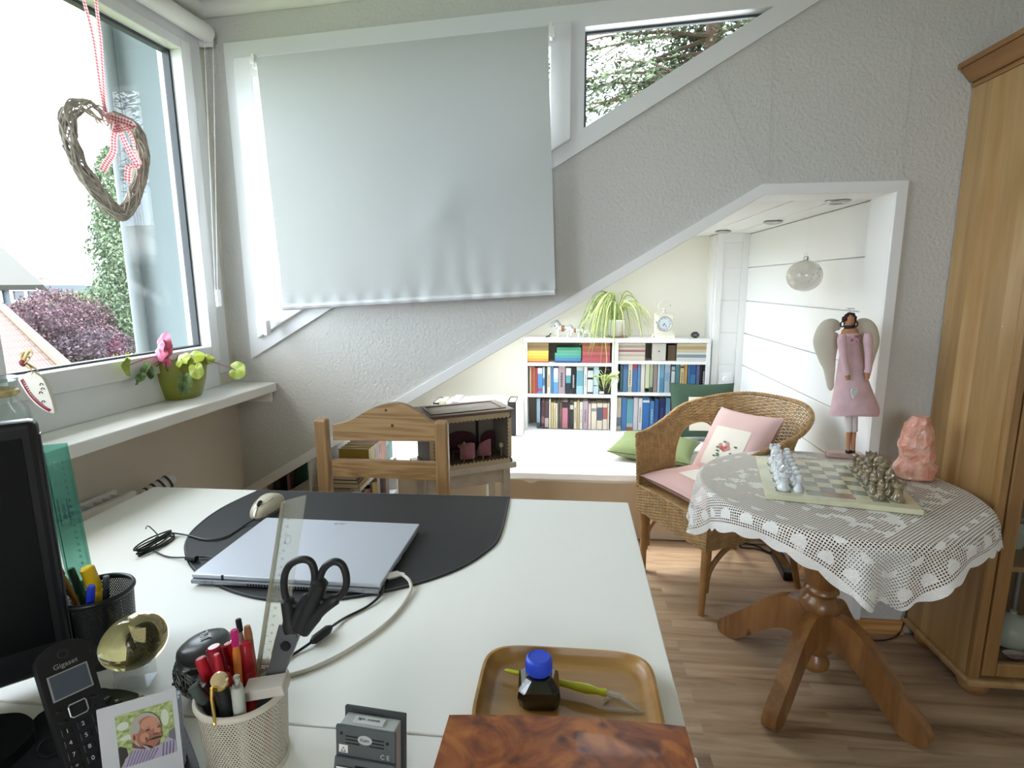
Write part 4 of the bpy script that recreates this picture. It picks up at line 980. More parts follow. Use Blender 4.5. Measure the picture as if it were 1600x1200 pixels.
MB().bx(.300, .312, .205, .2125, SZ+.02, TZt-.03, SM).build('corner_post', M['blackmatt'], dh)
# miniature furniture
rose = mat('faded_rose_velvet', '96606a', .9, sheen=.3, var=.2, vscale=60); drose = mat('dark_rose_velvet', '58303a', .9, var=.25, vscale=50); lw_ = mat('light_miniature_wood', 'b0906a', .5)
FZ = SZ+.0185
def minichair(x, y, a, lab, nm='miniature_armchair', sc=1.35, m_=rose, wide=1.0):
    p = SM @ Vector((x, y, FZ)); t = thing(nm, lab, 'toy chair' if nm != 'miniature_sofa' else 'toy sofa', p, SA+a, 'dolls room furniture'); Q = T(p) @ rotz(SA+a)
    MB().lathe([(.001, .018), (.022*sc, .018), (.024*sc, .022), (.024*sc, .030), (.001, .033)], 20, M=Q, sx=wide).build('seat', m_, t, smooth=True)
    b = MB()
    def bk(u, v):
        a_ = math.pi*(.0+1.0*u); r = .025*sc+(.004 if v > 1 else 0); h = (.030+.026*math.sin(a_)**.6)*sc
        return Vector((math.cos(a_)*r*wide, math.sin(a_)*r, .018+h*v))
    b.surf(bk, 24, 4, M=Q); o = b.build('backrest', m_, t, smooth=True, solid=.004)
    for sx in (-1, 1):
        for sy in (-1, 1): MB().cyl(Q @ Vector((sx*.016*sc*wide, sy*.014*sc, .018)), Q @ Vector((sx*.018*sc*wide, sy*.016*sc, 0)), .0022, .0016, 8).build('leg', lw_, t)
minichair(.200, .052, R(180), 'rose pink toy armchair in front of the toy table, back to the viewer')
minichair(.285, .068, R(205), 'rose pink toy armchair on the right inside the dolls room')
minichair(.075, .07, R(150), 'toy armchair on the left inside the dolls room, mostly behind the lace', m_=mat('ochre_velvet', '8a6a48', .9))
minichair(.21, .165, 0, 'dark red toy sofa against the back wall of the dolls room', 'miniature_sofa', 1.5, drose, 1.9)
minichair(.335, .155, R(-60), 'dark red toy sofa in the right corner of the dolls room', 'miniature_sofa', 1.4, drose, 1.1)
p = SM @ Vector((.208, .118, FZ)); t = thing('miniature_table', 'round pale toy table inside the dolls room', 'toy table', p)
MB().lathe([(.001, .050), (.031, .050), (.033, .052), (.031, .055), (.001, .055)], 24, M=T(p)).build('table_top', lw_, t, smooth=True)
MB().lathe([(.014, 0), (.012, .004), (.004, .008), (.005, .03), (.003, .0495)], 14, M=T(p)).build('leg', lw_, t, smooth=True)
MB().lathe([(.001, .0552), (.006, .0552), (.008, .062), (.005, .069), (.001, .072)], 14, M=T(p)).build('bowl', mat('pale_glass_bowl', 'c2b9a4', .3), t, smooth=True)
p = SM @ Vector((.372, .060, FZ)); t = thing('miniature_lamp', 'tiny toy floor lamp with cream shade beside the right lace edge', 'toy lamp', p)
MB().cyl(p, p+Vector((0, 0, .045)), .0035, .003, 8).build('pole', lw_, t); MB().lathe([(.010, .043), (.012, .052), (.008, .062), (.001, .064)], 14, M=T(p), cap=False).build('lamp_shade', mat('tiny_cream_shade', 'c7b294', .8), t, smooth=True)

# ------------------------------------------------------------------ day bed in the alcove
BT = .352
bed = thing('day_bed', 'low day bed with white cover filling the back of the alcove', 'bed', (0, 3.1, 0))
MB().bx(-1.30, 1.045, 2.765, 3.57, 0, BT-.10).build('bed_base', mat('beige_bed_base', 'cdbfa9', .8), bed, bevel=.006)
cover = mat('white_bed_cover', 'efece6', .85, bump=.3, bscale=30, bdist=.006)
b = MB()
def mt_(u, v):
    x = -1.30+2.345*u; a = v
    pts = [(3.58, BT-.10), (3.58, BT-.01), (3.56, BT+.002), (2.79, BT+.002), (2.755, BT-.012), (2.745, BT-.04), (2.75, BT-.10)]
    i = a*(len(pts)-1); k_ = min(int(i), len(pts)-2); t_ = i-k_; y = pts[k_][0]*(1-t_)+pts[k_+1][0]*t_; z = pts[k_][1]*(1-t_)+pts[k_+1][1]*t_
    z += .004*pnoise(Vector((x*5, y*5, 0))); return Vector((x, y, z))
b.surf(mt_, 80, 60); b.bx(-1.299, 1.044, 2.76, 3.57, BT-.098, BT-.02); b.build('mattress', cover, bed, smooth=True)
b = MB()
def skirt(u, v):
    x = -1.30+2.345*u; return Vector((x, 2.745-.004*math.sin(x*9)-.003*v+.003*pnoise(Vector((x*12, v*3, 2))), .006+(BT-.055)*v))
b.surf(skirt, 120, 8); b.build('bed_skirt', mat('cream_linen', 'cfc1ab', .9, bump=.4, bscale=400, bdist=.001, var=.1, vscale=5), bed, smooth=True)

# cushions
def cushion(name, lab, c, X, Y, w_, h, t_, mt, inner=None, group=None, parts=None, flange=.0):
    c = Vector(c); Q = frame(c, X, Y); th = thing(name, lab, 'cushion', c)
    def cf(u, v, s=1):
        a, b_ = 2*u-1, 2*v-1; e = (1-a**4)*(1-b_**4); pin = 1-.10*(a*a*b_*b_) ; edge = 1-.05*(1-abs(a)**2)*(abs(b_) > .99)
        k1 = 1-.07*(1-a*a)*abs(b_)**3; k2 = 1-.07*(1-b_*b_)*abs(a)**3
        return Vector((a*w_/2*k2*1.0, b_*h/2*k1, s*(t_/2*e**.55+.0015)+.004*pnoise(Vector((a*3, b_*3, s)))*e))
    b = MB(); b.surf(lambda u, v: cf(u, v, 1), 28, 28, M=Q); b.surf(lambda u, v: cf(v, u, -1), 28, 28, M=Q); b.build('cover', mt, th, smooth=True)
    if parts:
        for nm, (u0, u1, v0, v1), m2 in parts:
            b = MB(); b.surf(lambda u, v: cf(u0+(u1-u0)*u, v0+(v1-v0)*v, 1)+Vector((0, 0, .0012)), 14, 14, M=Q); o = b.build(nm, m2, th, smooth=True)
    return th, Q, cf
def embroidery(th, Q, cf, c, s, seed=1):
    r = random.Random(seed); cols = ['c98a86', 'b96f6a', 'd9a49a', 'a9625c']
    b = MB()
    for i in range(9):
        a = r.random()*6.28; q = r.random()*.5*s; u, v = c[0]+math.cos(a)*q, c[1]+math.sin(a)*q*.8
        b.lathe([(.0001, .001), (.008+.005*r.random(), .001), (.006, .002), (.0001, .0024)], 10, M=Q @ T(cf(u, v)+Vector((0, 0, .0016))), mi=i % 2)
    b.build('rose_embroidery', [mat('embroidery_rose', 'c98a86', .9), mat('embroidery_red', 'b0605c', .9)], th)
    b = MB()
    for i in range(9):
        a = r.random()*6.28; q = (.4+.5*r.random())*s; u, v = c[0]+math.cos(a)*q, c[1]+math.sin(a)*q*.8
        b.ell(cf(min(max(u, .2), .8), min(max(v, .2), .8))+Vector((0, 0, .003)), (.010, .0045, .001), 8, M=Q)
    b.build('leaf_embroidery', mat('embroidery_green', '5f7f5c', .9), th)
dgreen = mat('dark_green_linen', '3d5442', .9, bump=.3, bscale=500, bdist=.001, var=.15, vscale=6); lgreen = mat('light_green_linen', '66734a', .9, bump=.3, bscale=500, bdist=.001); linen = mat('natural_white_linen', 'e2dccf', .9)
g0_, g1_ = PY(1052, 618, 3.45), PY(1146, 612, 3.45)
gc_ = Vector(((g0_.x+g1_.x)/2-.005, 3.43, BT+.182))
cushion('cushion', 'dark green cushion with white centre leaning at the back of the bed', gc_, (1, 0, 0), (.06, .36, 1), .39, .345, .10, dgreen, parts=[('centre_panel', (.27, .80, .12, .72), linen)])
lc = PZ(985, 702, BT+.03)
cushion('cushion', 'light green cushion lying flat on the white bed', (lc.x+.13, lc.y-.02, BT+.053), (1, -.35, -.04), (.35, 1, .02), .44, .40, .09, lgreen)
# ------------------------------------------------------------------ bookcase at the back of the alcove
BY, BYB = 3.60, 3.795
X0, X1 = -.305, .872
bs = thing('bookcase', 'white bookcase full of books at the back of the alcove', 'bookcase', (.28, BYB, 0))
wm_ = M['white']
def zB(py, px=900): return PY(px, py, BY).z
def xB(px, py=600): return PY(px, py, BY).x
ztp = .955
MB().bx(X0, X1, BY-.004, BYB, ztp-.026, ztp).build('top_board', wm_, bs, bevel=.002)
xd0, xd1 = .262, .300
for nm, a, b_ in (('side_panel', X0, X0+.022), ('side_panel', X1-.024, X1), ('divider', xd0, xd1)): MB().bx(a, b_, BY, BYB, .02, ztp-.027).build(nm, wm_, bs, bevel=.001)
zL1, zL2 = .795, .588; zR1, zR2 = .812, .606; zBt = .352
for a, b_, zs in ((X0+.0225, xd0-.0005, (zL1, zL2)), (xd1+.0005, X1-.0245, (zR1, zR2))):
    for z in zs: MB().bx(a, b_, BY+.003, BYB-.005, z-.020, z).build('shelf', wm_, bs, bevel=.001)
    MB().bx(a, b_, BY+.003, BYB-.005, zBt-.045, zBt-.004).build('shelf', wm_, bs)
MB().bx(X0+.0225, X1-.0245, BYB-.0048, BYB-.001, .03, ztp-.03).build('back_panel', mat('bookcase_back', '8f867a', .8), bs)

page = mat('book_pages', 'd8cfbb', .9)
used_labels = {}
def uniq(lab):
    n = used_labels.get(lab, 0); used_labels[lab] = n+1; return lab
CN = {}
def bcol(hexc):
    r_, g_, b_ = (int(hexc[i:i+2], 16)/255 for i in (0, 2, 4)); y_ = .3*r_+.59*g_+.11*b_
    return mat('book_cover_'+hexc, '%02x%02x%02x' % tuple(int(255*.92*(y_+(v-y_)*.80)) for v in (r_, g_, b_)), .5)
def book(name, lab, x0, x1, y0, d, z0, z1, col, bands=(), group=None, lean=0, cat='book', text=None):
    """upright book, spine towards -y; bands = [(from, to, colour)] along the height"""
    mats_ = [bcol(col), page]; b = MB(); t_ = .0012
    w_ = x1-x0; h = z1-z0
    Q = T((x0, y0, z0)) @ (Matrix.Rotation(lean, 4, 'Y') if lean else Matrix.Identity(4))
    b.bx(0, w_, 0, t_, 0, h, Q); b.bx(0, t_, t_, d, 0, h, Q); b.bx(w_-t_, w_, t_, d, 0, h, Q); b.bx(t_, w_-t_, t_, d-.003, .002, h-.003, Q, 1)
    for (a, e, c) in bands:
        mats_.append(bcol(c)); b.bx(.0005, w_-.0005, -.0006, .0002, h*a, h*e, Q, len(mats_)-1)
    if text:
        mats_.append(bcol(text)); r = random.Random(hash(lab) % 1000 if False else len(lab)*7+int(x0*1000) % 97)
        u = .25
        while u < .72:
            l_ = .03+.05*r.random(); b.bx(w_*.33, w_*.62, -.0007, .0001, h*u, h*(u+l_), Q, len(mats_)-1); u += l_+.02
    o = b.build(name, mats_); return tag(o, lab, cat, group)
def row(spec, crop, scl, y0, zbase, shelfname, group, depth=.135):
    """spec: (left, right, top, colour, name, bands, text) in crop pixels"""
    n = len(spec)
    for i, sp in enumerate(spec):
        l_, r_2, tp, col, cn = sp[:5]; bands = sp[5] if len(sp) > 5 else (); tx = sp[6] if len(sp) > 6 else None
        px0, px1, py = crop[0]+l_/scl, crop[0]+r_2/scl, crop[1]+tp/scl
        a = PY(px0, 600, y0).x+.0006; b_ = PY(px1, 600, y0).x-.0006; z1 = PY((px0+px1)/2, py, y0).z
        prv = spec[i-1][4] if i else None; nx = spec[i+1][4] if i < n-1 else None
        if prv and nx: lab = f'{cn} between {prv} and {nx}, {shelfname}'
        elif nx: lab = f'{cn}, first on the left beside {nx}, {shelfname}'
        else: lab = f'{cn}, last on the right beside {prv}, {shelfname}'
        ws = lab.split()
        if len(ws) > 16: lab = f'{cn} right of {prv}, {shelfname}' if prv else lab
        if len(lab.split()) > 16: lab = f'{cn}, {shelfname}'
        if len(lab.split()) > 16: lab = f'{cn}, {group}'
        book('book', lab, a, b_, y0, depth-.01*(i % 3), zbase+.001, z1, col, bands, group, text=tx)
yk = BY+.018
row([(100, 122, 340, 'cdbd9d', 'cream spine'), (123, 140, 350, '2c2824', 'thin black spine'), (141, 157, 345, 'd8c79c', 'pale yellow spine'), (158, 184, 340, 'a8492e', 'brick spine'), (185, 208, 345, 'b5622f', 'rust spine'), (209, 238, 360, 'b3343a', 'red spine'),
     (240, 299, 360, '3f86c6', 'blue spine with white cap', [(.78, 1, 'cfe0ec'), (.10, .2, 'b03a4a')]), (301, 330, 350, 'a3bfda', 'pale blue white spine', [(.3, .6, '3f6fae')]), (332, 357, 365, '2a2b30', 'narrow black spine'), (359, 402, 345, 'd6c7a4', 'cream yellow spine', (), '6a6054'),
     (404, 438, 340, '3a78b8', 'mid blue spine'), (440, 498, 360, 'e2e6e8', 'white spine with blue landscape', [(.0, .45, '4f90c8'), (.45, .6, '9cc3e0')]), (501, 584, 335, 'a78f97', 'wide mauve spine', (), '4a3a44'), (591, 656, 360, '1f2f3c', 'dark spine with white top', [(.72, 1, 'dfe4e2'), (.42, .72, '4f9aa6')]),
     (658, 720, 365, '17181c', 'wide black spine', (), 'c8c8c4'), (724, 811, 345, '5d9fb0', 'wide turquoise spine', [(.86, 1, 'b7c4c0'), (0, .3, '8fc0cc')]), (817, 857, 345, 'e0dfd6', 'plain white spine', (), '8a8a84'), (861, 934, 350, 'c4cbcb', 'silver spine with black marks', [(.88, .98, '1c1c1e'), (.55, .62, '1c1c1e'), (.02, .08, '3a3a3c')]),
     (938, 1004, 345, 'a9ccd8', 'ice blue spine', [(.3, .33, '3a4a55')]), (1010, 1076, 370, '111214', 'deep black spine behind the plantlet', [(.02, .12, 'd8d8d4')]), (1080, 1146, 380, '1b1c1f', 'black spine by the divider')],
    (810, 530), 8, yk, zL2, 'middle shelf of left bay', 'upright books, middle shelf, left bay')
row([(150, 184, 300, '38606e', 'petrol spine'), (187, 243, 305, '4f7fb0', 'steel blue spine', [(.8, 1, '3b6aa4')]), (248, 302, 305, 'd5cfb4', 'cream green spine', [(.0, .2, '9fb4a0')], '6a6a5a'), (306, 364, 300, '3f6fb4', 'royal blue spine with red cap', [(.80, 1, 'c0405a')]), (368, 402, 290, '5b90c4', 'slim blue spine'), (407, 457, 300, 'dcd7d0', 'off-white spine'),
     (462, 514, 310, 'cfd6a8', 'pale lime spine', [(0, .15, '25302a'), (.05, .1, 'e0e0d8')]), (517, 558, 305, 'a5b494', 'sage spine', [(0, .18, '3c5448')]), (564, 611, 310, '9a8a84', 'taupe spine'), (617, 645, 300, 'b9cfe0', 'thin ice spine'), (647, 697, 300, '6aa9cd', 'sky blue spine', [(.0, .5, '4790bc')]), (702, 774, 310, '9fb9cc', 'wide silver blue spine', [(.4, .7, '7fa6c4')]),
     (786, 832, 340, 'c9cdcf', 'light grey spine with black bar', [(.82, .86, '202124'), (.9, 1, '9fb8cc')]), (837, 888, 320, '4e8a94', 'teal spine with rust foot', [(0, .14, 'a8553f')]), (896, 944, 310, 'dcc88c', 'straw yellow spine', [(.86, .92, '2c2824')], '7a6a44'), (947, 984, 310, 'd29a4a', 'amber spine'), (991, 1020, 290, '3c7fbe', 'bright blue slim spine'),
     (1023, 1090, 295, '2a62a8', 'strong blue spine with white foot', [(.04, .22, 'd6d8d4'), (.3, .6, '3f86c0')]), (1097, 1140, 295, '5a6ca0', 'slate violet spine'), (1144, 1166, 300, '26262c', 'thin charcoal spine'), (1170, 1212, 290, '0f1012', 'black spine with white script', (), 'c8c8c4')],
    (950, 530), 8, yk, zR2, 'middle shelf of right bay', 'upright books, middle shelf, right bay')
row([(229, 274, 745, '86a8c0', 'blue grey spine', [(0, .2, '2f3e4c')]), (286, 329, 785, '4a2730', 'maroon spine', [(.2, .45, '8a6068')]), (331, 382, 785, '51303a', 'dark plum spine', [(.05, .4, 'b8a8a0')]), (386, 405, 752, 'e4e2da', 'thin tall white spine'), (409, 440, 790, 'c7ab5e', 'mustard spine'), (442, 465, 795, 'd8cd9c', 'butter spine', (), '8a7a50'), (467, 494, 800, 'c9bda6', 'sand spine'), (497, 520, 770, '4b4642', 'dark grey slim spine'),
     (522, 546, 790, '6f5648', 'brown spine'), (550, 621, 775, 'c66f83', 'pink spine with black head', [(.76, .98, '221c20'), (.0, .02, '221c20')]), (624, 643, 790, '3a2a30', 'slim wine spine'), (646, 694, 790, '2a2528', 'black brown spine', [(.74, .9, 'c8c0b4')]), (698, 734, 785, 'd9cda9', 'cream spine with black print', (), '3c3630'), (737, 768, 770, 'b79a68', 'tan spine'), (771, 809, 785, 'ded5c2', 'ivory spine', (), '8c8070'),
     (813, 875, 780, 'b29aab', 'lilac spine', (), '6a5666'), (881, 914, 805, 'd9bfb6', 'pale rose spine'), (919, 985, 805, 'dccfb6', 'ivory spine with grey label', [(.7, .82, '8a8880')]), (989, 1059, 805, 'd8cbb4', 'cream spine with navy title', [(.35, .85, '4a5470')]), (1063, 1120, 805, 'dcccb6', 'cream spine with red title', [(.4, .85, 'b0564a')]), (1123, 1146, 800, 'cfc4ae', 'slim beige spine')],
    (810, 530), 8, yk, zBt, 'bottom shelf of left bay', 'upright books, bottom shelf, left bay')
row([(111, 174, 735, 'cbbd9e', 'beige spine with green foot', [(.12, .4, '6a7a80')]), (179, 240, 735, '3a78bc', 'cobalt spine'), (243, 325, 750, '58a3b8', 'wide turquoise spine with red foot', [(0, .1, 'b35648'), (.1, .22, 'a8b8b4')]), (329, 386, 735, 'cfc8d2', 'white lilac spine'), (391, 439, 740, 'dcd8d8', 'milk white spine', (), 'a06a64'), (441, 531, 735, '2874c4', 'wide bright blue spine with white dot', [(.86, .93, 'dfe8f0')]),
     (536, 590, 775, '3f84c8', 'shorter blue spine', (), 'b8d0e6'), (596, 645, 750, '2c5fa6', 'denim spine'), (651, 730, 750, '262f72', 'navy violet spine', (), '4a5aa0'), (734, 790, 735, '5fa6c8', 'light azure spine'), (796, 838, 740, '8a3a5e', 'magenta spine beside the cushion'), (842, 890, 745, '5f6f90', 'slate spine behind the cushion'), (894, 960, 745, 'bcae92', 'beige spine behind the cushion')],
    (950, 530), 8, yk, zBt, 'bottom shelf of right bay', 'upright books, bottom shelf, right bay')
# lying stacks on the upper shelves
def stack(x0, x1, z0, items, place, group, d=.15):
    z = z0+.0008; n = len(items); tot = sum(q[1] for q in items)
    ks = (.100 if 'green and blue' in place else (ztp-.030-z0))/tot; items = [(q[0], q[1]*ks, q[2], q[3]) for q in items]
    for i, (col, th, cn, dx) in enumerate(items):
        pos = 'lowest' if i == 0 else ('topmost' if i == n-1 else None)
        below = items[i-1][2] if i else None; above = items[i+1][2] if i < n-1 else None
        lab = f'{cn}, {pos} of {place}' if pos else f'{cn} between {below} and {above}, in {place}'
        if len(lab.split()) > 16: lab = f'{cn} just above {below}'
        b = MB(); t_ = .0009; a, e = x0+dx, x1-.001*(i % 2)
        b.bx(a, e, BY+.012, BY+.012+t_, z, z+th-.0006); b.bx(a, e, BY+.012+t_, BY+d, z, z+t_); b.bx(a, e, BY+.012+t_, BY+d, z+th-.0006-t_, z+th-.0006); b.bx(a+.001, e-.002, BY+.0135, BY+d-.001, z+t_, z+th-.0006-t_, None, 1)
        tag(b.build('booklet', [bcol(col), page]), lab, 'book', group); z += th
xx = lambda px: PY(px, 560, BY+.012).x
stack(xx(822), xx(857), zL1, [('b5553a', .007, 'thin red brown booklet', -.0), ('d99a2c', .011, 'orange booklet', 0), ('dcb22e', .012, 'golden booklet', .001), ('e2c83c', .013, 'bright yellow booklet', 0), ('dcc44a', .012, 'lemon booklet', .002), ('9c7a44', .012, 'tan brown booklet', 0), ('8a6a40', .012, 'dark tan booklet', .001), ('a0824c', .012, 'khaki booklet', 0)], 'the yellow stack', 'yellow booklets lying on the upper shelf')
stack(xx(867), xx(908), zL1, [('2d4f7e', .008, 'navy booklet', 0), ('3f7fb4', .011, 'blue booklet', 0), ('3f9a90', .011, 'teal booklet', .0), ('4aa890', .012, 'sea green booklet', 0), ('58a878', .012, 'mint booklet', .012), ('2f8f70', .011, 'deep green booklet', .012)], 'the green and blue stack', 'green booklets lying on the upper shelf')
stack(xx(909.5), xx(953), zL1, [('b8505a', .011, 'raspberry booklet', 0), ('c05058', .012, 'rose red booklet', .001), ('b8484e', .012, 'crimson booklet', 0), ('c45a5c', .012, 'salmon red booklet', .001), ('a8503c', .013, 'rust red booklet', 0), ('b06038', .012, 'copper booklet', .001), ('9c4a34', .013, 'brown red booklet', 0)], 'the red stack', 'red booklets lying on the upper shelf')
stack(xx(965.5), xx(1008), zR1, [('cfc4ae', .010, 'ivory booklet', 0), ('d8cdb4', .009, 'cream booklet', .002), ('bda99c', .010, 'dusty booklet', 0), ('d6cbb8', .009, 'pale cream booklet', -.0), ('a86a6a', .010, 'dull red booklet', .001), ('cfc0a8', .009, 'beige booklet', 0), ('b09a90', .010, 'rosy grey booklet', .001), ('d2c6b0', .010, 'off white booklet', 0)], 'the cream stack beside the divider', 'cream booklets lying on the upper shelf')
stack(xx(1057.5), xx(1104.5), zR1, [('dcdcd8', .014, 'thick white booklet', 0), ('7f9aa6', .012, 'grey blue booklet', .002), ('e0e2de', .008, 'thin white booklet', 0), ('cfc29a', .012, 'straw booklet', .001), ('bf9f68', .012, 'ochre booklet', 0), ('d8ca9c', .012, 'pale straw booklet', .002)], 'the stack at the right end', 'mixed booklets lying on the upper shelf')
a, e = xx(1019), xx(1040)
cb_ = thing('card_box', 'small grey card box with a dark star motif standing on the upper shelf', 'box', ((a+e)/2, BY+.02, zR1))
MB().bx(a, e, BY+.012, BY+.05, zR1+.001, ztp-.030).build('box_body', mat('grey_card', 'b9b6ac', .8), cb_, bevel=.001)
st_ = []
for i in range(12):
    q = .008 if i % 2 == 0 else .0035; an = i/12*6.283; st_.append(((a+e)/2+q*math.cos(an), zR1+.062+q*math.sin(an)))
MB().prism(st_, 0, .0008, XZ(BY+.0119)).build('star_motif', mat('dark_motif', '55524c', .8), cb_)
a, e = xx(1044), xx(1056)
tag(MB().bx(a, e, BY+.03, BY+.13, zR1+.001, zR1+.098).build('card_box', mat('brown_card', '5c4c3c', .8), bevel=.001), 'small dark brown box in the shadow between the star box and the right stack', 'box')

# things on top of the bookcase ------------------------------------------------
def animal(px, h, lab, name='zebra_figurine', face=-1, saddle=True, zc_=None):
    p = PY(px, 528, 3.67); p = Vector((p.x, 3.67, ztp)); t = thing(name, lab, 'figurine', p, 0, 'silver patterned animal figurines')
    s = h/.075; wht = mat('figurine_white', 'dcd9d0', .25, col2='3a2a24', vscale=70, ramp=(.36, .42)); sil = mat('figurine_silver', 'a9adb2', .2, .8, bump=.4, bscale=200)
    V_ = lambda x, y, z: p+Vector((x*s*-face*-1, y*s, z*s))
    V_ = lambda x, y, z: p+Vector((x*s*face, y*s, z*s))
    b = MB(); b.tube(smooth_path([V_(-.034, 0, .040), V_(-.02, 0, .043), V_(.0, 0, .041), V_(.018, 0, .044), V_(.026, 0, .054), V_(.034, 0, .066)], 5), [.006]+[.0135]*3+[.0145]*8+[.0135]*6+[.0125]*5+[.010]*2+[.009], 12)
    b.build('body', wht, t, smooth=True)
    b = MB(); b.tube([V_(.030, 0, .068), V_(.044, 0, .062), V_(.054, 0, .050)], [.009*s, .0085*s, .005*s], 12)
    for sy in (-1, 1): b.tube([V_(.030, sy*.006, .073), V_(.027, sy*.008, .084)], [.003*s, .001*s], 6)
    b.tube(smooth_path([V_(.022, 0, .080), V_(.014, 0, .068), V_(.008, 0, .056)], 4), .0045*s, 8)
    b.build('head', sil, t, smooth=True)
    for sx in (-.028, .018):
        for sy in (-1, 1): MB().tube([V_(sx, sy*.008, .038), V_(sx+.002, sy*.009, .018), V_(sx, sy*.009, .0)], [.006*s, .0038*s, .0045*s], 10).build('leg', wht, t, smooth=True)
    if saddle: b = MB(); b.tube([V_(-.012, 0, .0425), V_(.004, 0, .0425)], .0148*s, 14); b.build('saddle_cloth', mat('saddle_red', '6e3a34', .7, col2='a88a60', vscale=90), t, smooth=True)
    b = MB(); b.tube([V_(-.034, 0, .044), V_(-.042, 0, .034), V_(-.043, 0, .02)], [.002*s, .0018*s, .0025*s], 6); b.build('tail', M['blackmatt'], t, smooth=True)
animal(878, .105, 'largest silver maned horse figurine with red saddle cloth on the bookcase')
animal(897, .078, 'middle silver maned horse figurine on the bookcase top')
animal(915, .062, 'smallest horse figurine of the row, half behind the spider plant leaves', saddle=False)
p = PY(857, 527, 3.67); p = Vector((p.x, 3.67, ztp))
b = MB().tube(smooth_path([p+Vector((-.018, 0, .004)), p+Vector((-.004, 0, .008)), p+Vector((.006, 0, .012)), p+Vector((.012, 0, .022))], 4), [.003]+[.005]*8+[.004]*3+[.003], 8); b.ell(p+Vector((.014, 0, .024)), .005, 8); b.tube([p+Vector((-.014, 0, .004)), p+Vector((-.018, 0, .0))], .0025, 6); b.tube([p+Vector((.004, 0, .01)), p+Vector((.004, 0, .0))], .003, 6)
tag(b.build('lizard_figurine', mat('figurine_dark', '4a4038', .4), smooth=True), 'tiny dark figurine at the left end of the bookcase top', 'figurine')

# spider plant
pp0 = PY(962, 526, 3.69); pp0 = Vector((pp0.x+.0, 3.70, ztp))
sp = thing('spider_plant', 'variegated spider plant with arching leaves on the bookcase', 'plant', pp0)
MB().lathe([(.001, .008), (.040, .008), (.045, .014), (.060, .105), (.064, .105), (.064, .116), (.057, .116), (.054, .100), (.001, .098)], 32, M=T(pp0)).build('flower_pot', mat('white_ceramic_pot', 'deddd2', .25), sp, smooth=True)
MB().lathe([(.001, .0), (.045, .0), (.068, .005), (.070, .009), (.066, .008), (.044, .005), (.001, .004)], 28, M=T(pp0+Vector((.01, -.012, 0)))).build('saucer', mat('brown_saucer', 'a5876a', .6), sp, smooth=True)
LG = [mat('spider_leaf_green', '8fa355', .5), mat('spider_leaf_cream', 'cbd28c', .5), mat('spider_leaf_dark', '6f8446', .5)]  # leaf tones, dealt out at random
def ribbon(mb, pts, wd, mi=0, twist=0):
    pts = smooth_path(pts, 5); n = len(pts); vs = []; fs = []
    for i, q in enumerate(pts):
        t_ = i/(n-1); w_ = wd*(1-.85*t_**2.2)*(.5+.5*min(1, t_*6)); tg = (pts[min(i+1, n-1)]-pts[max(i-1, 0)]).normalized()
        sd = tg.cross(Vector((0, -1, .2))).normalized(); nn = sd.cross(tg)
        vs += [q-sd*w_, q+nn*w_*.35, q+sd*w_]
    for i in range(n-1):
        k_ = i*3; fs += [(k_, k_+1, k_+4, k_+3), (k_+1, k_+2, k_+5, k_+4)]
    mb.add(vs, fs, None, mi); mb.add([v+Vector((0, .0006, 0)) for v in vs[::1]], fs, None, mi)
rp = random.Random(5); crown = pp0+Vector((0, 0, .11))
lf = MB()
for i in range(78):
    a = rp.random()*6.283; ln = .10+.19*rp.random(); e = rp.uniform(.15, 1.5)
    d = Vector((math.cos(a), math.sin(a)*.45-.25, 0))
    if rp.random() < .5: d = Vector((-.5-.5*rp.random(), -.7*rp.random(), 0))
    up_ = .09*e+.05; lo_ = -(.04+.30*rp.random())*(1.25-e*.5)
    if d.x > 0: lo_ *= .6
    if d.y > .2: d.y = .1
    pts = [crown+Vector((rp.gauss(0, .01), rp.gauss(0, .01), -.01)), crown+d*ln*.28+Vector((0, 0, up_)), crown+d*ln*.68+Vector((0, 0, up_*.8+lo_*.25)), crown+d*ln*.95+Vector((0, 0, lo_))]
    for q in pts: q.y = min(q.y, 3.77)
    ribbon(lf, pts, .0034+.0016*rp.random(), rp.choice([0, 1, 1, 0, 2]))
for tgt in ((1003, 512), (918, 500), (925, 520), (985, 535), (930, 548), (912, 505)):
    q = PY(tgt[0], tgt[1], 3.62); mid = (crown+q)/2+Vector((0, 0, .10)); ribbon(lf, [crown, crown.lerp(mid, .5)+Vector((0, 0, .03)), mid, q.lerp(mid, .35)+Vector((0, 0, -.0)), q], .0035, 0)
for tgt in ((958, 462), (950, 458), (966, 474), (942, 470)): 
    q = PY(tgt[0], tgt[1], 3.66); ribbon(lf, [crown, crown.lerp(q, .5)+Vector((.004, 0, 0)), q], .0045, 1)
lf.build('leaves', LG, sp, smooth=True)
# hanging plantlet on its runner
pl = PY(945, 590, 3.55); run = MB().tube(smooth_path([crown+Vector((-.02, -.02, 0)), crown+Vector((-.05, -.08, .04)), PY(945, 520, 3.56), PY(948, 560, 3.55), pl+Vector((0, 0, .02))], 8), .0016, 6); run.build('runner', LG[1], sp, smooth=True)
lf = MB()
for i in range(34):
    a = rp.random()*6.283; q1 = .028+.045*rp.random(); zz_ = rp.uniform(-.07, .05)
    c_ = pl+Vector((math.cos(a)*q1, -abs(math.sin(a))*.03, zz_)); ribbon(lf, [pl+Vector((rp.gauss(0, .008), 0, rp.gauss(0, .01))), pl+Vector((math.cos(a)*q1*1.3, -.02-.02*rp.random(), zz_*.3+.02)), c_, c_+Vector((-math.cos(a)*.02, -.005, -.02-.02*rp.random()))], .0026, rp.choice([0, 1, 1]))
lf.build('plantlet', LG, sp, smooth=True)

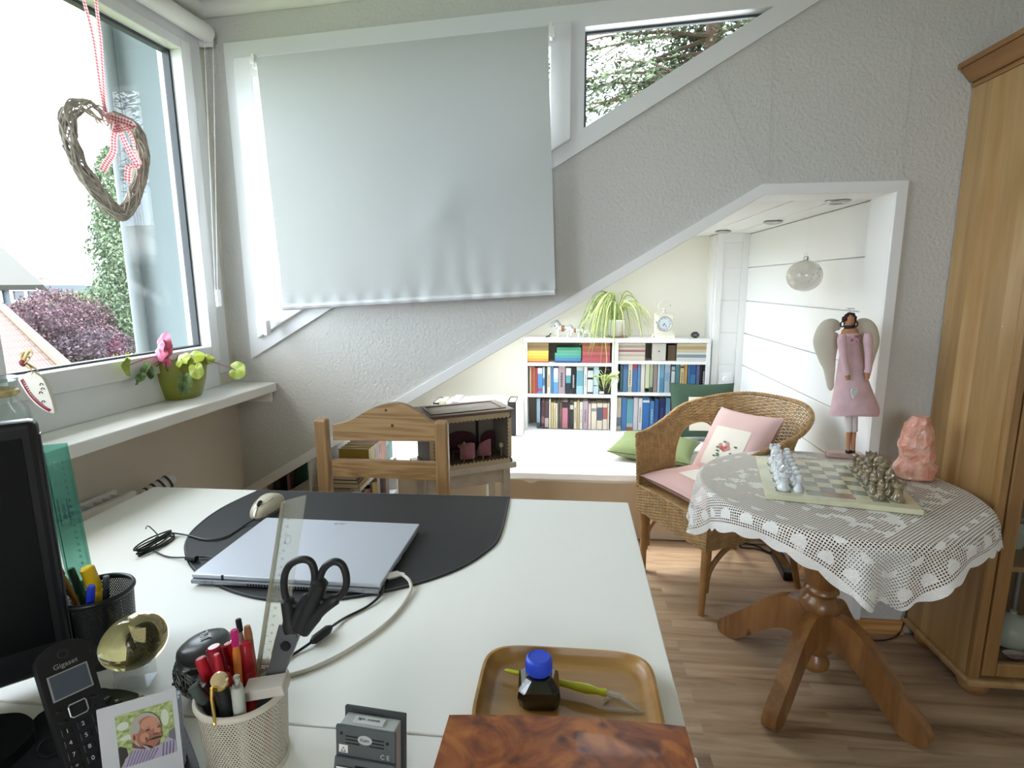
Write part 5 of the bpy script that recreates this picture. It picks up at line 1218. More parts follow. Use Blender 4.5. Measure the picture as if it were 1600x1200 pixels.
# shabby white mantel clock
kp = PY(1036, 527, 3.66); kp = Vector((kp.x, 3.66, ztp)); shabby = mat('chipped_cream_paint', 'e2dfcf', .6, col2='5a4e42', vscale=45, ramp=(.30, .335), detail=5)
mk = thing('mantel_clock', 'chipped cream mantel clock with roman numerals on the bookcase', 'clock', kp); Q = T(kp)
MB().bx(-.068, .068, -.035, .035, 0, .022, Q).bx(-.062, .062, -.031, .031, .022, .030, Q).build('clock_base', shabby, mk, bevel=.002)
MB().bx(-.057, .057, -.028, .028, .030, .150, Q).build('clock_case', shabby, mk, bevel=.003)
MB().bx(-.060, .060, -.031, .031, .150, .156, Q).build('cornice', shabby, mk, bevel=.001)
b = MB().lathe([(.010, .156), (.018, .160), (.010, .166), (.008, .172), (.013, .180), (.006, .186)], 18, M=Q); b.tube(smooth_path([kp+Vector((-.030, 0, .178)), kp+Vector((-.038, 0, .205)), kp+Vector((-.020, 0, .228)), kp+Vector((0, 0, .236)), kp+Vector((.020, 0, .228)), kp+Vector((.038, 0, .205)), kp+Vector((.030, 0, .178))], 6), .003, 8)
b.build('handle', shabby, mk, smooth=True)
QF = Q @ T((0, -.029, .092)) @ Matrix(((1, 0, 0, 0), (0, 0, -1, 0), (0, 1, 0, 0), (0, 0, 0, 1)))
dialm = mat('clock_dial', 'c9d3d8', .5); dialo = MB().lathe([(.0001, 0), (.043, 0), (.043, .002), (.0001, .002)], 36, M=QF).build('dial', dialm, mk)
MB().lathe([(.043, 0), (.047, .0), (.0475, .004), (.045, .006), (.043, .004)], 36, M=QF, cap=False).build('bezel', mat('clock_bezel', 'a9a89e', .3, .6), mk, smooth=True)
b = MB()
for i, tx in enumerate(['XII', 'I', 'II', 'III', 'IV', 'V', 'VI', 'VII', 'VIII', 'IX', 'X', 'XI']):
    a = -i*math.pi/6; b.text(tx, .0135, QF @ rotz(a) @ T((0, .034, .0022)), .0001)
b.build('numerals', M['blackmatt'], dialo)
for nm, an, ln, wd in (('hour_hand', R(215), .020, .0016), ('minute_hand', R(-215), .032, .0011)):
    b = MB(); d = Vector((math.sin(an), math.cos(an), 0)); s_ = Vector((d.y, -d.x, 0)); b.add([d*-.005-s_*wd+Vector((0, 0, .003)), d*-.005+s_*wd+Vector((0, 0, .003)), d*ln*.6+s_*wd*1.6+Vector((0, 0, .003)), d*ln+Vector((0, 0, .003)), d*ln*.6-s_*wd*1.6+Vector((0, 0, .003))], [(0, 1, 2, 3, 4)], QF); b.build(nm, mat('clock_hands', '2a3a5a', .4), mk, solid=.0006)
# black patterned egg stone
ep = PY(1086, 527, 3.66); ep = Vector((ep.x, 3.66, ztp)); es = thing('painted_stone', 'black oval stone with white line drawing at the right end of the bookcase', 'stone', ep)
MB().ell(ep+Vector((0, 0, .020)), (.026, .018, .020), 20).build('stone', M['blackmatt'], es, smooth=True)
b = MB()
for pts in ([(-.018, .018), (-.006, .028), (.002, .022), (.012, .030), (.020, .026)], [(-.012, .012), (.0, .018), (.008, .012), (.018, .016)]):
    b.tube([ep+Vector((x, -.0185*math.sqrt(max(.05, 1-(x/.026)**2-((z-.020)/.020)**2)), z)) for x, z in pts], .0008, 5)
b.build('line_drawing', M['white'], es)

# row of magazine files and thick volumes left of the bookcase, standing on the bed's back edge
fy = 3.40
def binder(px0, px1, pyt, col, lab, d=.17, labelc=None, name='magazine_file', y=fy):
    a = PY(px0, 640, y).x+.0005; e = PY(px1, 640, y).x-.0005; z1 = PY(px0, pyt, y).z; z0 = BT+.008
    t = thing(name, lab, 'binder' if name == 'magazine_file' else 'box', ((a+e)/2, y, z0), 0, 'white and black volumes left of the bookcase')
    b = MB(); b.bx(a, e, y, y+.002, z0, z1); b.bx(a, a+.0015, y+.002, y+d, z0, z1); b.bx(e-.0015, e, y+.002, y+d, z0, z1); b.bx(a, e, y+d-.002, y+d, z0, z1); b.bx(a, e, y+.002, y+d-.002, z0, z0+.002)
    b.build('file_case', mat('file_'+col, col, .6), t)
    MB().bx(a+.002, e-.002, y+.004, y+d-.004, z0+.003, z1-.004).build('papers', mat('paper_edges', 'c9c2b0', .9), t)
    if labelc: MB().bx(a+.003, e-.003, y-.0006, y, z1-.040, z1-.012).build('spine_label', mat('label_'+labelc, labelc, .8), t)
binder(677, 685.5, 629, '2e2c2b', 'black thick volume, leftmost of the row behind the dolls room', labelc='c9c2b0')
binder(686.5, 696, 627, 'a8a888', 'olive grey volume right of the leftmost black one')
binder(697, 704, 628, 'd6d2c4', 'narrow white volume between olive volume and tall white box')
binder(705, 717.5, 624.5, 'd2d0ca', 'tall pale box with grey emblem standing above the row', name='file_box', labelc='8f9094')
binder(719, 729, 627, 'd8d4ca', 'white file directly right of the tall pale box')
binder(730, 740, 626, 'd9d5cb', 'white file above the left part of the dolls room roof ridge')
binder(741, 752, 625.5, 'd6d2c6', 'white file in the middle of the row behind the dolls room')
binder(753, 761, 625.5, 'dad7ce', 'white file left of the file with a dark slot')
binder(762, 772, 625, 'd7d3c9', 'white file above the roof corner of the dolls room')
binder(773, 783, 625.5, 'dbd8cf', 'white file three places from the bookcase')
binder(784, 793, 626, 'd8d5cc', 'white file left of the tall black one')
binder(794, 805, 628, '1d1d1f', 'tall black file second from the bookcase')
binder(806, 816.5, 628, 'e0ded8', 'tall white file with printed label touching the bookcase', labelc='b9b7b0')

# low bookcase under the slope on the left, spines facing the room
lbx = -.90
lo = thing('low_bookcase', 'low white bookcase under the slope beside the pine chair', 'bookcase', (lbx-.1, 2.5, 0))
ys0, ys1 = 2.20, 2.735
MB().bx(lbx-.22, lbx-.208, ys0, ys1, 0, .60).build('back_panel', wm_, lo)
for y in (ys0, ys1-.018): MB().bx(lbx-.2075, lbx, y, y+.018, 0, .42).build('side_panel', wm_, lo)
MB().bx(lbx-.2075, lbx, ys0+.0185, ys1-.0185, .02, .04).build('shelf', wm_, lo); MB().bx(lbx-.2075, lbx, ys0+.0185, ys1-.0185, .225, .243).build('shelf', wm_, lo); MB().bx(lbx-.2075, lbx, ys0+.0185, ys1-.0185, .420, .438).build('shelf', wm_, lo)
def sidebook(y0, y1, z0, h, col, lab, d=.14, x=None, band=None, group='books in the low bookcase'):
    x = lbx if x is None else x; b = MB(); mats_ = [bcol(col), page]
    b.bx(x-.0012, x, y0, y1, z0, z0+h); b.bx(x-d, x-.0012, y0, y0+.0012, z0, z0+h); b.bx(x-d, x-.0012, y1-.0012, y1, z0, z0+h); b.bx(x-d+.002, x-.0012, y0+.0012, y1-.0012, z0+.002, z0+h-.003, None, 1)
    if band: mats_.append(bcol(band)); b.bx(x, x+.0005, y0+.001, y1-.001, z0+h*.55, z0+h*.85, None, 2)
    tag(b.build('book', mats_), lab, 'book', group)
sb = [(.040, '3a6a68', 'dark green book'), (.030, 'b98a3a', 'ochre book'), (.045, 'c0402f', 'red book'), (.028, '2c2c2e', 'black book'), (.035, 'd0a83c', 'golden book'), (.030, 'c9a24a', 'yellow book'), (.036, 'b8b0a0', 'grey book'), (.04, '2a2a2c', 'wide black book'), (.038, '6a2f2c', 'wine red book'), (.05, '8c8578', 'stone grey book')]
y = ys0+.02
for i, (w_, c, n_) in enumerate(sb):
    sidebook(y, y+w_-.001, .2435, .165-.008*(i % 3), c, f'{n_}, bottom board of low bookcase' + (f', right of the {sb[i-1][2]}' if i else ', nearest to the viewer')); y += w_
tb2 = [(.03, 'cfae38', 'yellow book'), (.025, 'd9bc46', 'bright yellow book'), (.022, 'd2b13c', 'lemon yellow book'), (.03, 'c9b7b4', 'pale pink book', '8a9ab4'), (.028, 'cfa090', 'salmon book'), (.036, 'd07038', 'orange book', 'b8502c'), (.03, 'cc6a34', 'rusty orange book'), (.03, 'c0583a', 'tomato book'), (.045, '2f7f78', 'teal book', '6ab0a8'), (.05, '3a8a80', 'sea green book')]
y = ys0+.14
for i, tb_i in enumerate(tb2):
    sidebook(y, y+tb_i[0]-.001, .4385, .135+.012*(i > 7), tb_i[1], f'{tb_i[2]} on top of the low bookcase' + (f', right of the {tb2[i-1][2]}' if i else ', first of the upright row'), band=tb_i[3] if len(tb_i) > 3 else None, group='books on top of the low bookcase'); y += tb_i[0]
z = .4385
for i, (h, c, n_) in enumerate([(.022, 'b8902c', 'mustard'), (.016, '2a2826', 'black'), (.018, '8a5040', 'brick'), (.015, 'c8bca4', 'cream'), (.016, 'a07050', 'light brown')]):
    b = MB(); b.bx(lbx-.16, lbx-.004*i, ys0+.005, ys0+.130, z, z+h-.0008); b.bx(lbx-.158, lbx-.002-.004*i, ys0+.0045, ys0+.0049, z+.002, z+h-.003, None, 1)
    tag(b.build('book', [bcol(c), page]), f'{n_} book in the flat pile at the near end of the low bookcase', 'book', 'flat pile on the low bookcase'); z += h
# green and white binders leaning under the slope, nearer to the desk
for i, (y, hh, c, lab) in enumerate([(2.235, .53, '1f5a44', 'dark green ring binder under the slope, tallest of the group'), (2.30, .50, 'd6d8d8', 'white ring binder leaning beside the dark green one')]):
    pass
def slopebox(x0, x1, y0, y1, z1a, z1b, col, lab, name='ring_binder', z0=0.0):
    b = MB().hexa([(x0, y0, z0), (x1, y0, z0), (x1, y1, z0), (x0, y1, z0), (x0, y0, z1a), (x1, y0, z1b), (x1, y1, z1b), (x0, y1, z1a)])
    tag(b.build(name, bcol(col), bevel=.003), lab, 'binder', 'ring binders under the slope')
zr = lambda x: za(x)-.014
for x0, x1, y1, c, lab, nm in [(-1.345, -1.31, 2.45, '5a5c5e', 'grey ring binder lowest under the slope, nearest to the left wall', 'ring_binder'), (-1.305, -1.265, 2.46, '3c3c40', 'charcoal ring binder next to the grey one under the slope', 'ring_binder'),
    (-1.26, -1.245, 2.44, 'c4878a', 'dusty pink folder showing between the dark binders', 'folder'), (-1.24, -1.17, 2.50, '1f6a4c', 'bright dark green ring binder under the sloping trim', 'ring_binder'), (-1.165, -1.15, 2.38, '2a7a66', 'slim teal folder beside the bright green binder', 'folder'),
    (-1.145, -1.115, 2.46, 'b5762c', 'orange brown ring binder under the slope behind the chair post', 'ring_binder')]:
    slopebox(x0, x1, 2.30 if nm == 'ring_binder' else 2.27, y1, zr(x0), zr(x1), c, lab, nm)
cr0 = MB().bx(-1.30, -.93, 2.195, 2.262, 0, .315); tag(cr0.build('storage_box', mat('grey_card', 'b9b6ac', .8), bevel=.003), 'low pale box under the slope carrying a flat pile of books', 'box')
tag(MB().hexa([Vector(v) for v in [(-1.235, 2.20, .3155), (-1.12, 2.20, .3155), (-1.12, 2.215, .3155), (-1.235, 2.215, .3155), (-1.235, 2.235, .405), (-1.12, 2.235, .475), (-1.12, 2.25, .475), (-1.235, 2.25, .405)]]).build('picture_book', [bcol('cfd4d4')], bevel=.001), 'white picture book leaning under the slope left of the flat pile', 'book')
z = .3155
for i, (h, c, n_) in enumerate([(.03, '7a5a3a', 'brown book lowest in the flat pile'), (.028, 'c09a30', 'mustard book in the flat pile'), (.012, 'c8bca4', 'cream booklet in the flat pile'), (.020, '2a2422', 'black book in the flat pile'), (.018, '9a6a58', 'dusty brick book in the flat pile'), (.014, 'b9a98e', 'sand coloured booklet topmost in the flat pile')]):
    b = MB(); b.bx(-1.105-.003*(i % 2), -.935, 2.198, 2.2605, z, z+h-.0008); tag(b.build('book', [bcol(c)], bevel=.001), n_+' on the low pale box', 'book', 'flat pile on the low box'); z += h
# ------------------------------------------------------------------ wicker armchair
WO = Vector((.664, 2.39, 0)); wf = Vector((-.88, -.475, 0)).normalized(); wq = Vector((wf.y, -wf.x, 0)).normalized()
if wq.y < 0: wq = -wq
WP = lambda p, q, z: WO+wf*p+wq*q+Vector((0, 0, z))
rattan = mat('woven_rattan', 'b3905e', .55, var=.35, vscale=38, detail=3, bump=.3, bscale=300, bdist=.0008)
rod = mat('rattan_rod', 'a87e4c', .45, var=.3, vscale=18)
wc = thing('wicker_armchair', 'brown wicker armchair with pink cushions beside the round table', 'chair', WO)
HWD, STR = .222, .27           # half width, straight arm length (front p = .29)
PF = .285
ARC = math.pi*HWD; TOT = 2*STR+ARC
def plan(s, off):
    """s = arc length from the near arm front (q<0) round the back to the far arm front"""
    if s < STR: return (PF-s, -(HWD+off))
    if s > STR+ARC: return (PF-(TOT-s), HWD+off)
    a = (s-STR)/HWD; return (PF-STR-math.sin(a)*(HWD+off), -math.cos(a)*(HWD+off))
def zrim(s):
    t = 1-abs(2*s/TOT-1); return .635+.160*(3*min(1, t*1.12)**2-2*min(1, t*1.12)**3)
SEAT = .405
def shell(s, v):
    zr_ = zrim(s); t = 1-abs(2*s/TOT-1); z = SEAT-.01+(zr_-SEAT+.01)*v
    off = (.020+.060*min(1, t*2))*v**1.4+.02*max(0, v-.85)/.15*min(1, t*2); p, q = plan(s, off); return Vector((p, q, z))
def hole(s, z):
    s_ = s if s < TOT/2 else TOT-s; h = zrim(s)-.085-SEAT
    a = abs(s_-.315)/.115; b = (z-SEAT)/h; return a < 1 and b < 1 and a**2.6+max(0, b)**2.6 < 1
def wtube(mb, pts, r, n=5, flat=1.0): mb.tube([WP(*p) for p in pts], r, n, flat=flat, up=(0, 0, 1) if flat != 1 else None)
wv = MB(); NR = 56; q_ = .0215; NS = 150
for k_ in range(NR+1):
    v = k_/NR; seg = []
    for i in range(NS+1):
        s = TOT*i/NS; P = shell(s, v)
        if hole(s, P.z):
            if len(seg) > 2: wtube(wv, seg, .0019, 5, 2.1)
            seg = []; continue
        ph = .0024*math.cos(math.pi*s/q_+k_*math.pi); P2 = shell(min(s+.002, TOT), v)
        tg = (P2-shell(max(s-.002, 0), v)); nrm = Vector((tg.y, -tg.x, 0)).normalized(); seg.append(P+nrm*ph)
    if len(seg) > 2: wtube(wv, seg, .0019, 5, 2.1 if v < .97 else 1)
for i in range(int(TOT/q_)+1):
    s = min(i*q_, TOT); seg = []
    for j in range(25):
        P = shell(s, j/24)
        if hole(s, P.z): 
            if len(seg) > 1: wtube(wv, seg, .0019, 5)
            seg = []; continue
        seg.append(P)
    if len(seg) > 1: wtube(wv, seg, .0019, 5)
wv.build('woven_back', rattan, wc, smooth=True)
# apron under the seat: closed loop
PER = TOT+2*HWD
def loop(s, z):
    if s <= TOT: p, q = plan(s, .004); return Vector((p, q, z))
    return Vector((PF+.004, HWD-(s-TOT), z))
ap = MB()
for k_ in range(19):
    z = .290+.118*k_/18; pts = []
    for i in range(180):
        s = PER*i/180; P = loop(s, z); c_ = Vector((P.x-(.06), P.y, 0)).normalized(); pts.append(P+c_*.0026*math.cos(math.pi*s/q_+k_*math.pi))
    ap.tube([WP(*p) for p in pts], .002, 5, closed=True, flat=1.75, up=(0, 0, 1))
for i in range(int(PER/q_)): wtube(ap, [loop(i*q_, .288), loop(i*q_, .410)], .002, 5)
ap.build('woven_apron', rattan, wc, smooth=True)
# braided rims
def braid(mb, path, r, closed=False, tw=.03):
    n = len(path)
    for ph in (0, 2.1, 4.2):
        pts = []; L_ = 0
        for i, P in enumerate(path):
            if i: L_ += (path[i]-path[i-1]).length
            tg = (path[min(i+1, n-1)]-path[max(i-1, 0)]).normalized(); u = tg.cross(Vector((0, 0, 1))); u = u.normalized() if u.length > .01 else Vector((1, 0, 0)); w_ = tg.cross(u); a = L_/tw*6.283+ph
            pts.append(P+(u*math.cos(a)+w_*math.sin(a))*r*.55)
        mb.tube(pts, r*.62, 6)
br = MB(); path = [WP(*(shell(TOT*i/260, 1.0))) for i in range(261)]
ends0 = [WP(*(shell(0, j/24))) for j in range(0, 24)]; ends1 = [WP(*(shell(TOT, 1-j/24))) for j in range(1, 25)]
braid(br, ends0+path+ends1, .0095, tw=.042)
for side in (0, 1):
    pts = []
    for j in range(61):
        a = math.pi*j/60; s = .315-.115*math.copysign(abs(math.cos(a))**(2/2.6), math.cos(a)); z = SEAT+(zrim(s)-.085-SEAT)*abs(math.sin(a))**(2/2.6)
        v = (z-SEAT+.01)/(zrim(s)-SEAT+.01); P = shell(s, v); pts.append(WP(P.x, P.y if side == 0 else -P.y, P.z))
    braid(br, pts, .0055, tw=.03)
br.build('braided_rim', rattan, wc, smooth=True)
MB().prism([(lambda P: (WP(*P).x, WP(*P).y))(loop(PER*i/90, 0)) for i in range(90)], .398, .408).build('seat', rattan, wc)
for p, q, p2, q2 in ((.262, -.205, .262, -.194), (.262, .205, .262, .194), (-.13, -.185, -.26, -.197), (-.13, .185, -.28, .195)):
    b = MB(); top = WP(p, q, .40); ft = WP(p2, q2, 0)
    if p > 0: b.tube([ft, ft.lerp(top, .3), top], [.0125, .015, .018], 12); b.tube([ft+Vector((.018, .008, .12)), top+Vector((.014, .006, 0))], .010, 10)
    else: b.tube([ft, ft.lerp(top, .4)+wf*-.008, top], [.013, .015, .017], 12)
    b.build('leg', rod, wc, smooth=True)
for q in (-.20, .20):
    MB().tube(smooth_path([WP(.25, q, .10), WP(.235, q, .19), WP(.16, q, .262), WP(.06, q, .285), WP(-.04, q, .262), WP(-.12, q*.97, .19), WP(-.19, q*.97, .11)], 6), .011, 10).build('brace', rod, wc, smooth=True)
b = MB().tube(smooth_path([WP(.262, -.19, .12), WP(.262, -.15, .23), WP(.262, 0, .283), WP(.262, .15, .23), WP(.262, .19, .12)], 6), .009, 8)

pink = mat('dusty_pink_linen', 'cba8a2', .9, bump=.3, bscale=500, bdist=.001); 
th, Q_, cf_ = cushion('seat_cushion', 'dusty pink seat cushion with rose panel on the wicker armchair', WP(.075, 0, .452), -wq, wf*-1, .43, .42, .075, pink, parts=[('centre_panel', (.30, .74, .26, .74), linen)])
th['category'] = 'cushion'; embroidery(th, Q_, cf_, (.5, .5), .16, 3)
nb = (wf*.80+Vector((0, 0, .52))).normalized(); yb_ = (Vector((0, 0, 1))-nb*nb.z).normalized(); xb_ = yb_.cross(nb)
rt = Matrix.Rotation(R(4), 3, nb)
th, Q_, cf_ = cushion('back_cushion', 'pale pink cushion with embroidered roses leaning in the wicker armchair', WP(-.075, .03, .585), rt @ xb_, rt @ yb_, .35, .36, .10, mat('pale_pink_linen', 'd5b5af', .9, bump=.3, bscale=500, bdist=.001), parts=[('centre_panel', (.22, .78, .18, .70), linen)])
embroidery(th, Q_, cf_, (.5, .42), .2, 8)

# ------------------------------------------------------------------ round pedestal table
TC = Vector((.815, 1.76, 0)); TT = .668
tw_ = M['table_wood']
rt_ = thing('round_table', 'round wooden pedestal table with turned column and four legs', 'table', TC)
MB().lathe([(.001, TT-.024), (.375, TT-.024), (.388, TT-.016), (.390, TT-.006), (.384, TT), (.001, TT)], 72, M=T(TC)).build('table_top', tw_, rt_, smooth=True)
MB().lathe([(.085, .6435), (.085, .625), (.040, .620), (.038, .60), (.048, .56), (.057, .50), (.060, .44), (.058, .385), (.050, .350), (.043, .338), (.050, .330), (.052, .322), (.044, .314), (.042, .306), (.054, .29), (.060, .275), (.060, .262), (.052, .250), (.050, .13), (.047, .115), (.036, .105), (.030, .098), (.036, .085), (.044, .070), (.042, .052), (.030, .040), (.001, .036)], 36, M=T(TC)).build('column', tw_, rt_, smooth=True)
lp_ = [(.045, .262), (.10, .258), (.16, .225), (.22, .165), (.28, .105), (.325, .066), (.342, .036), (.335, .008), (.305, .0), (.275, .003), (.23, .038), (.18, .085), (.13, .125), (.09, .142), (.045, .140)]
for ang in (228, 306, 134, 46):
    a = R(ang); Ml = T(TC) @ rotz(a) @ Matrix(((1, 0, 0, 0), (0, 0, -1, 0), (0, 1, 0, 0), (0, 0, 0, 1)))
    pts = smooth_path([(x, z, 0) for x, z in lp_], 4, closed=False); MB().prism([(p.x, p.y) for p in pts[::-1]], -.021, .021, Ml).build('leg', tw_, rt_, bevel=.007, seg=3)

# crocheted cloth with real drape and filet pattern
def lace_mat():
    k = NT('white_filet_crochet'); b = k.b; b.inputs['Base Color'].default_value = lin('f2f0ea'); b.inputs['Roughness'].default_value = .95; b.inputs['Specular IOR Level'].default_value = .1
    uv = k.n('ShaderNodeUVMap'); sx = k.n('ShaderNodeSeparateXYZ'); k.l(uv.outputs[0], sx.inputs[0])
    P_ = .0078
    def M1(op, a, bb=None, c=None):
        n = k.n('ShaderNodeMath', operation=op)
        for i, q in enumerate((a, bb, c)):
            if q is None: continue
            if isinstance(q, (int, float)): n.inputs[i].default_value = q
            else: k.l(q, n.inputs[i])
        return n.outputs[0]
    X_, Y_ = sx.outputs[0], sx.outputs[1]
    def cell(q): return M1('ABSOLUTE', M1('SUBTRACT', M1('FRACT', M1('DIVIDE', q, P_)), .5))   # 0 centre .. .5 edge
    cxn, cyn = cell(X_), cell(Y_)
    hole_ = M1('MULTIPLY', M1('LESS_THAN', cxn, .30), M1('LESS_THAN', cyn, .31))
    # solid motifs: large dots in a lattice near the border and in the middle rose field
    rr_ = M1('MAXIMUM', M1('ABSOLUTE', X_), M1('ABSOLUTE', Y_))       # square distance, border ~.40
    def lattice(q, s_, o_): return M1('SUBTRACT', M1('MULTIPLY', M1('FRACT', M1('ADD', M1('DIVIDE', q, s_), o_)), s_), s_/2)
    dx_, dy_ = lattice(X_, .075, .0), lattice(Y_, .075, .0)
    dd = M1('SQRT', M1('ADD', M1('MULTIPLY', dx_, dx_), M1('MULTIPLY', dy_, dy_)))
    band = M1('MULTIPLY', M1('GREATER_THAN', rr_, .343), M1('LESS_THAN', rr_, .42))
    dots = M1('MULTIPLY', M1('LESS_THAN', dd, .021), band)
    edge = M1('GREATER_THAN', rr_, .435)
    nz_ = k.n('ShaderNodeTexNoise', Scale=24.0, Detail=1); sn = k.n('ShaderNodeVectorMath', operation='SNAP'); sn.inputs[1].default_value = (P_, P_, 1); k.l(uv.outputs[0], sn.inputs[0]); k.l(sn.outputs[0], nz_.inputs['Vector'])
    rose = M1('MULTIPLY', M1('GREATER_THAN', nz_.outputs['Fac'], .52), M1('LESS_THAN', M1('ABSOLUTE', M1('SUBTRACT', rr_, .20)), .06))
    solid = M1('MINIMUM', M1('ADD', M1('ADD', dots, edge), rose), 1.0)
    al_ = M1('SUBTRACT', 1.0, M1('MULTIPLY', hole_, M1('SUBTRACT', 1.0, solid)))
    k.l(al_, b.inputs['Alpha'])
    hh = M1('ADD', M1('SINE', M1('MULTIPLY', X_, 6.283/P_*2)), M1('SINE', M1('MULTIPLY', Y_, 6.283/P_*2)))
    bp = k.n('ShaderNodeBump', Strength=.4, Distance=.0008); k.l(hh, bp.inputs['Height']); k.l(bp.outputs['Normal'], b.inputs['Normal'])
    return k.m
LMt = lace_mat()
def cloth(u, v):
    th_ = 2*math.pi*u; c8, s8 = math.cos(th_), math.sin(th_)
    # square cloth turned by 45 deg, rounded corners
    a = abs(math.cos(th_-R(41))); b_ = abs(math.sin(th_-R(41))); Rc = .455/((a**6+b_**6)**(1/6))
    Rc = min(Rc, .61)+.012*abs(math.sin(th_*17))
    r = v*Rc; flat_r = .385; rad = .016
    if r < flat_r: x, z = r, TT+.0022
    else:
        d = r-flat_r; q = rad*math.pi/2
        if d < q: an = d/rad; x = flat_r+rad*math.sin(an); z = TT+.0022-rad*(1-math.cos(an))
        else:
            dd = d-q; cor = max(0, (Rc-.50)/.10)
            fold = math.sin(th_*14+1.3)*.5+math.sin(th_*9+.4)*.5+cor*.9*math.sin(th_*24+.6)
            x = flat_r+rad+dd*(.06+.20*fold*min(1, dd/.04))+.002; z = TT+.0022-rad-dd*(.97-.05*abs(fold))
    P = TC+Vector((c8*x, s8*x, z))
    if P.x > 1.238: P.x = 1.238-.002*math.sin(P.y*60)
    return P
def clothuv(u, v):
    th_ = 2*math.pi*u; a = abs(math.cos(th_-R(41))); b_ = abs(math.sin(th_-R(41))); Rc = min(.455/((a**6+b_**6)**(1/6)), .61)+.012*abs(math.sin(th_*17))
    r = v*Rc; an = th_-R(41); return (math.cos(an)*r, math.sin(an)*r)
tag(MB().surf(cloth, 300, 90, cu=True, uvf=clothuv).build('crochet_tablecloth', LMt, smooth=True, ang=180), 'white crocheted tablecloth draped over the round table', 'tablecloth')

# ------------------------------------------------------------------ chess board and pieces
bA, bB, bC = PZ(1197, 772, TT+.019), PZ(1445, 798, TT+.019), PZ(1176, 712, TT+.019)
ex = (bB-bA).normalized(); ey = Vector((-ex.y, ex.x, 0)); BS = .394; bo = bA
CM = Matrix((ex, ey, Vector((0, 0, 1)))).transposed().to_4x4(); CM.translation = Vector((bo.x, bo.y, TT+.004))
cbd = thing('chess_board', 'pale green onyx chess board on the crocheted tablecloth', 'chess board', CM @ Vector((BS/2, BS/2, 0)), math.atan2(ex.y, ex.x))
onyx = mat('pale_onyx', 'd5d3b2', .25, var=.15, vscale=14, coat=.3)
MB().bx(0, BS, 0, BS, 0, .0155, CM).build('board_slab', onyx, cbd, bevel=.002)
MG = .030; SQ = (BS-2*MG)/8
b = MB()
for i in range(8):
    for j in range(8):
        mi = (i+j) % 2
        if (i, j) == (3, 0) or (i, j) == (4, 0): mi = 2
        b.bx(MG+i*SQ+.0002, MG+(i+1)*SQ-.0002, MG+j*SQ+.0002, MG+(j+1)*SQ-.0002, .0150, .0160, CM, mi)
b.build('squares', [mat('grey_marble_square', '8f9184', .2, var=.25, vscale=40), mat('light_onyx_square', 'd8d4b4', .2, var=.15, vscale=30), mat('brown_marble_square', 'a58a70', .2, var=.3, vscale=40)], cbd)
whm = mat('white_marble', 'dfe3e6', .15, var=.18, vscale=60, coat=.5); dkm = mat('brown_green_onyx', '5f5644', .12, col2='97886a', vscale=70, ramp=(.35, .7), coat=.6)
PR = {
 'pawn': ([(.001, 0), (.0115, 0), (.0125, .003), (.0115, .007), (.008, .011), (.0065, .018), (.0075, .023), (.0095, .025), (.007, .027), (.0085, .031), (.0088, .035), (.007, .039), (.001, .041)], 1.0),
 'rook': ([(.001, 0), (.0145, 0), (.0155, .004), (.014, .008), (.0100, .013), (.0090, .026), (.0105, .031), (.0140, .034), (.0145, .044), (.010, .044), (.0095, .040), (.001, .040)], 1.0),
 'bishop': ([(.001, 0), (.0135, 0), (.0145, .004), (.013, .008), (.009, .013), (.0075, .028), (.0105, .032), (.0080, .035), (.0095, .041), (.0085, .048), (.004, .053), (.0038, .056), (.001, .058)], 1.0),
 'queen': ([(.001, 0), (.0145, 0), (.0155, .004), (.014, .009), (.0095, .015), (.0080, .036), (.0115, .041), (.0085, .044), (.012, .054), (.0090, .056), (.004, .059), (.001, .064)], 1.0),
 'king': ([(.001, 0), (.0150, 0), (.016, .004), (.0145, .009), (.010, .015), (.0085, .040), (.0125, .045), (.009, .048), (.0115, .060), (.0085, .063), (.001, .065)], 1.0),
 'knight': ([(.001, 0), (.0140, 0), (.015, .004), (.0135, .008), (.010, .012), (.009, .018), (.001, .020)], 1.0)}
PS = 1.22
def piece(kind, col):
    m_ = whm if col == 'white' else dkm; b = MB(); b.lathe(PR[kind][0], 20)
    if kind == 'king': b.box((0, 0, .071), (.003, .003, .014)); b.box((0, 0, .072), (.009, .003, .003))
    if kind == 'queen': b.ell((0, 0, .066), .003, 8)
    if kind == 'knight': b.prism([(-.009, .014), (.009, .014), (.008, .024), (.006, .032), (.014, .034), (.013, .042), (.004, .047), (.001, .052), (-.006, .045), (-.010, .034)], -.005, .005, Matrix(((1, 0, 0, 0), (0, 0, -1, 0), (0, 1, 0, 0), (0, 0, 0, 1))))
    if kind == 'rook':
        for i in range(5): a = i*6.283/5; b.box((.012*math.cos(a), .012*math.sin(a), .0455), (.005, .005, .004))
    o = b.build('chess_'+kind, m_, smooth=True, bevel=.0006 if kind == 'knight' else 0); return o
back = ['rook', 'knight', 'bishop', 'queen', 'king', 'bishop', 'knight', 'rook']
where = ['nearest to the viewer', 'second from the viewer', 'third from the viewer', 'fourth from the viewer', 'fifth from the viewer', 'third from the far edge', 'second from the far edge', 'at the far edge']
proto = {}; top_ = (CM @ Vector((0, 0, .0163))).z
rp = random.Random(21)
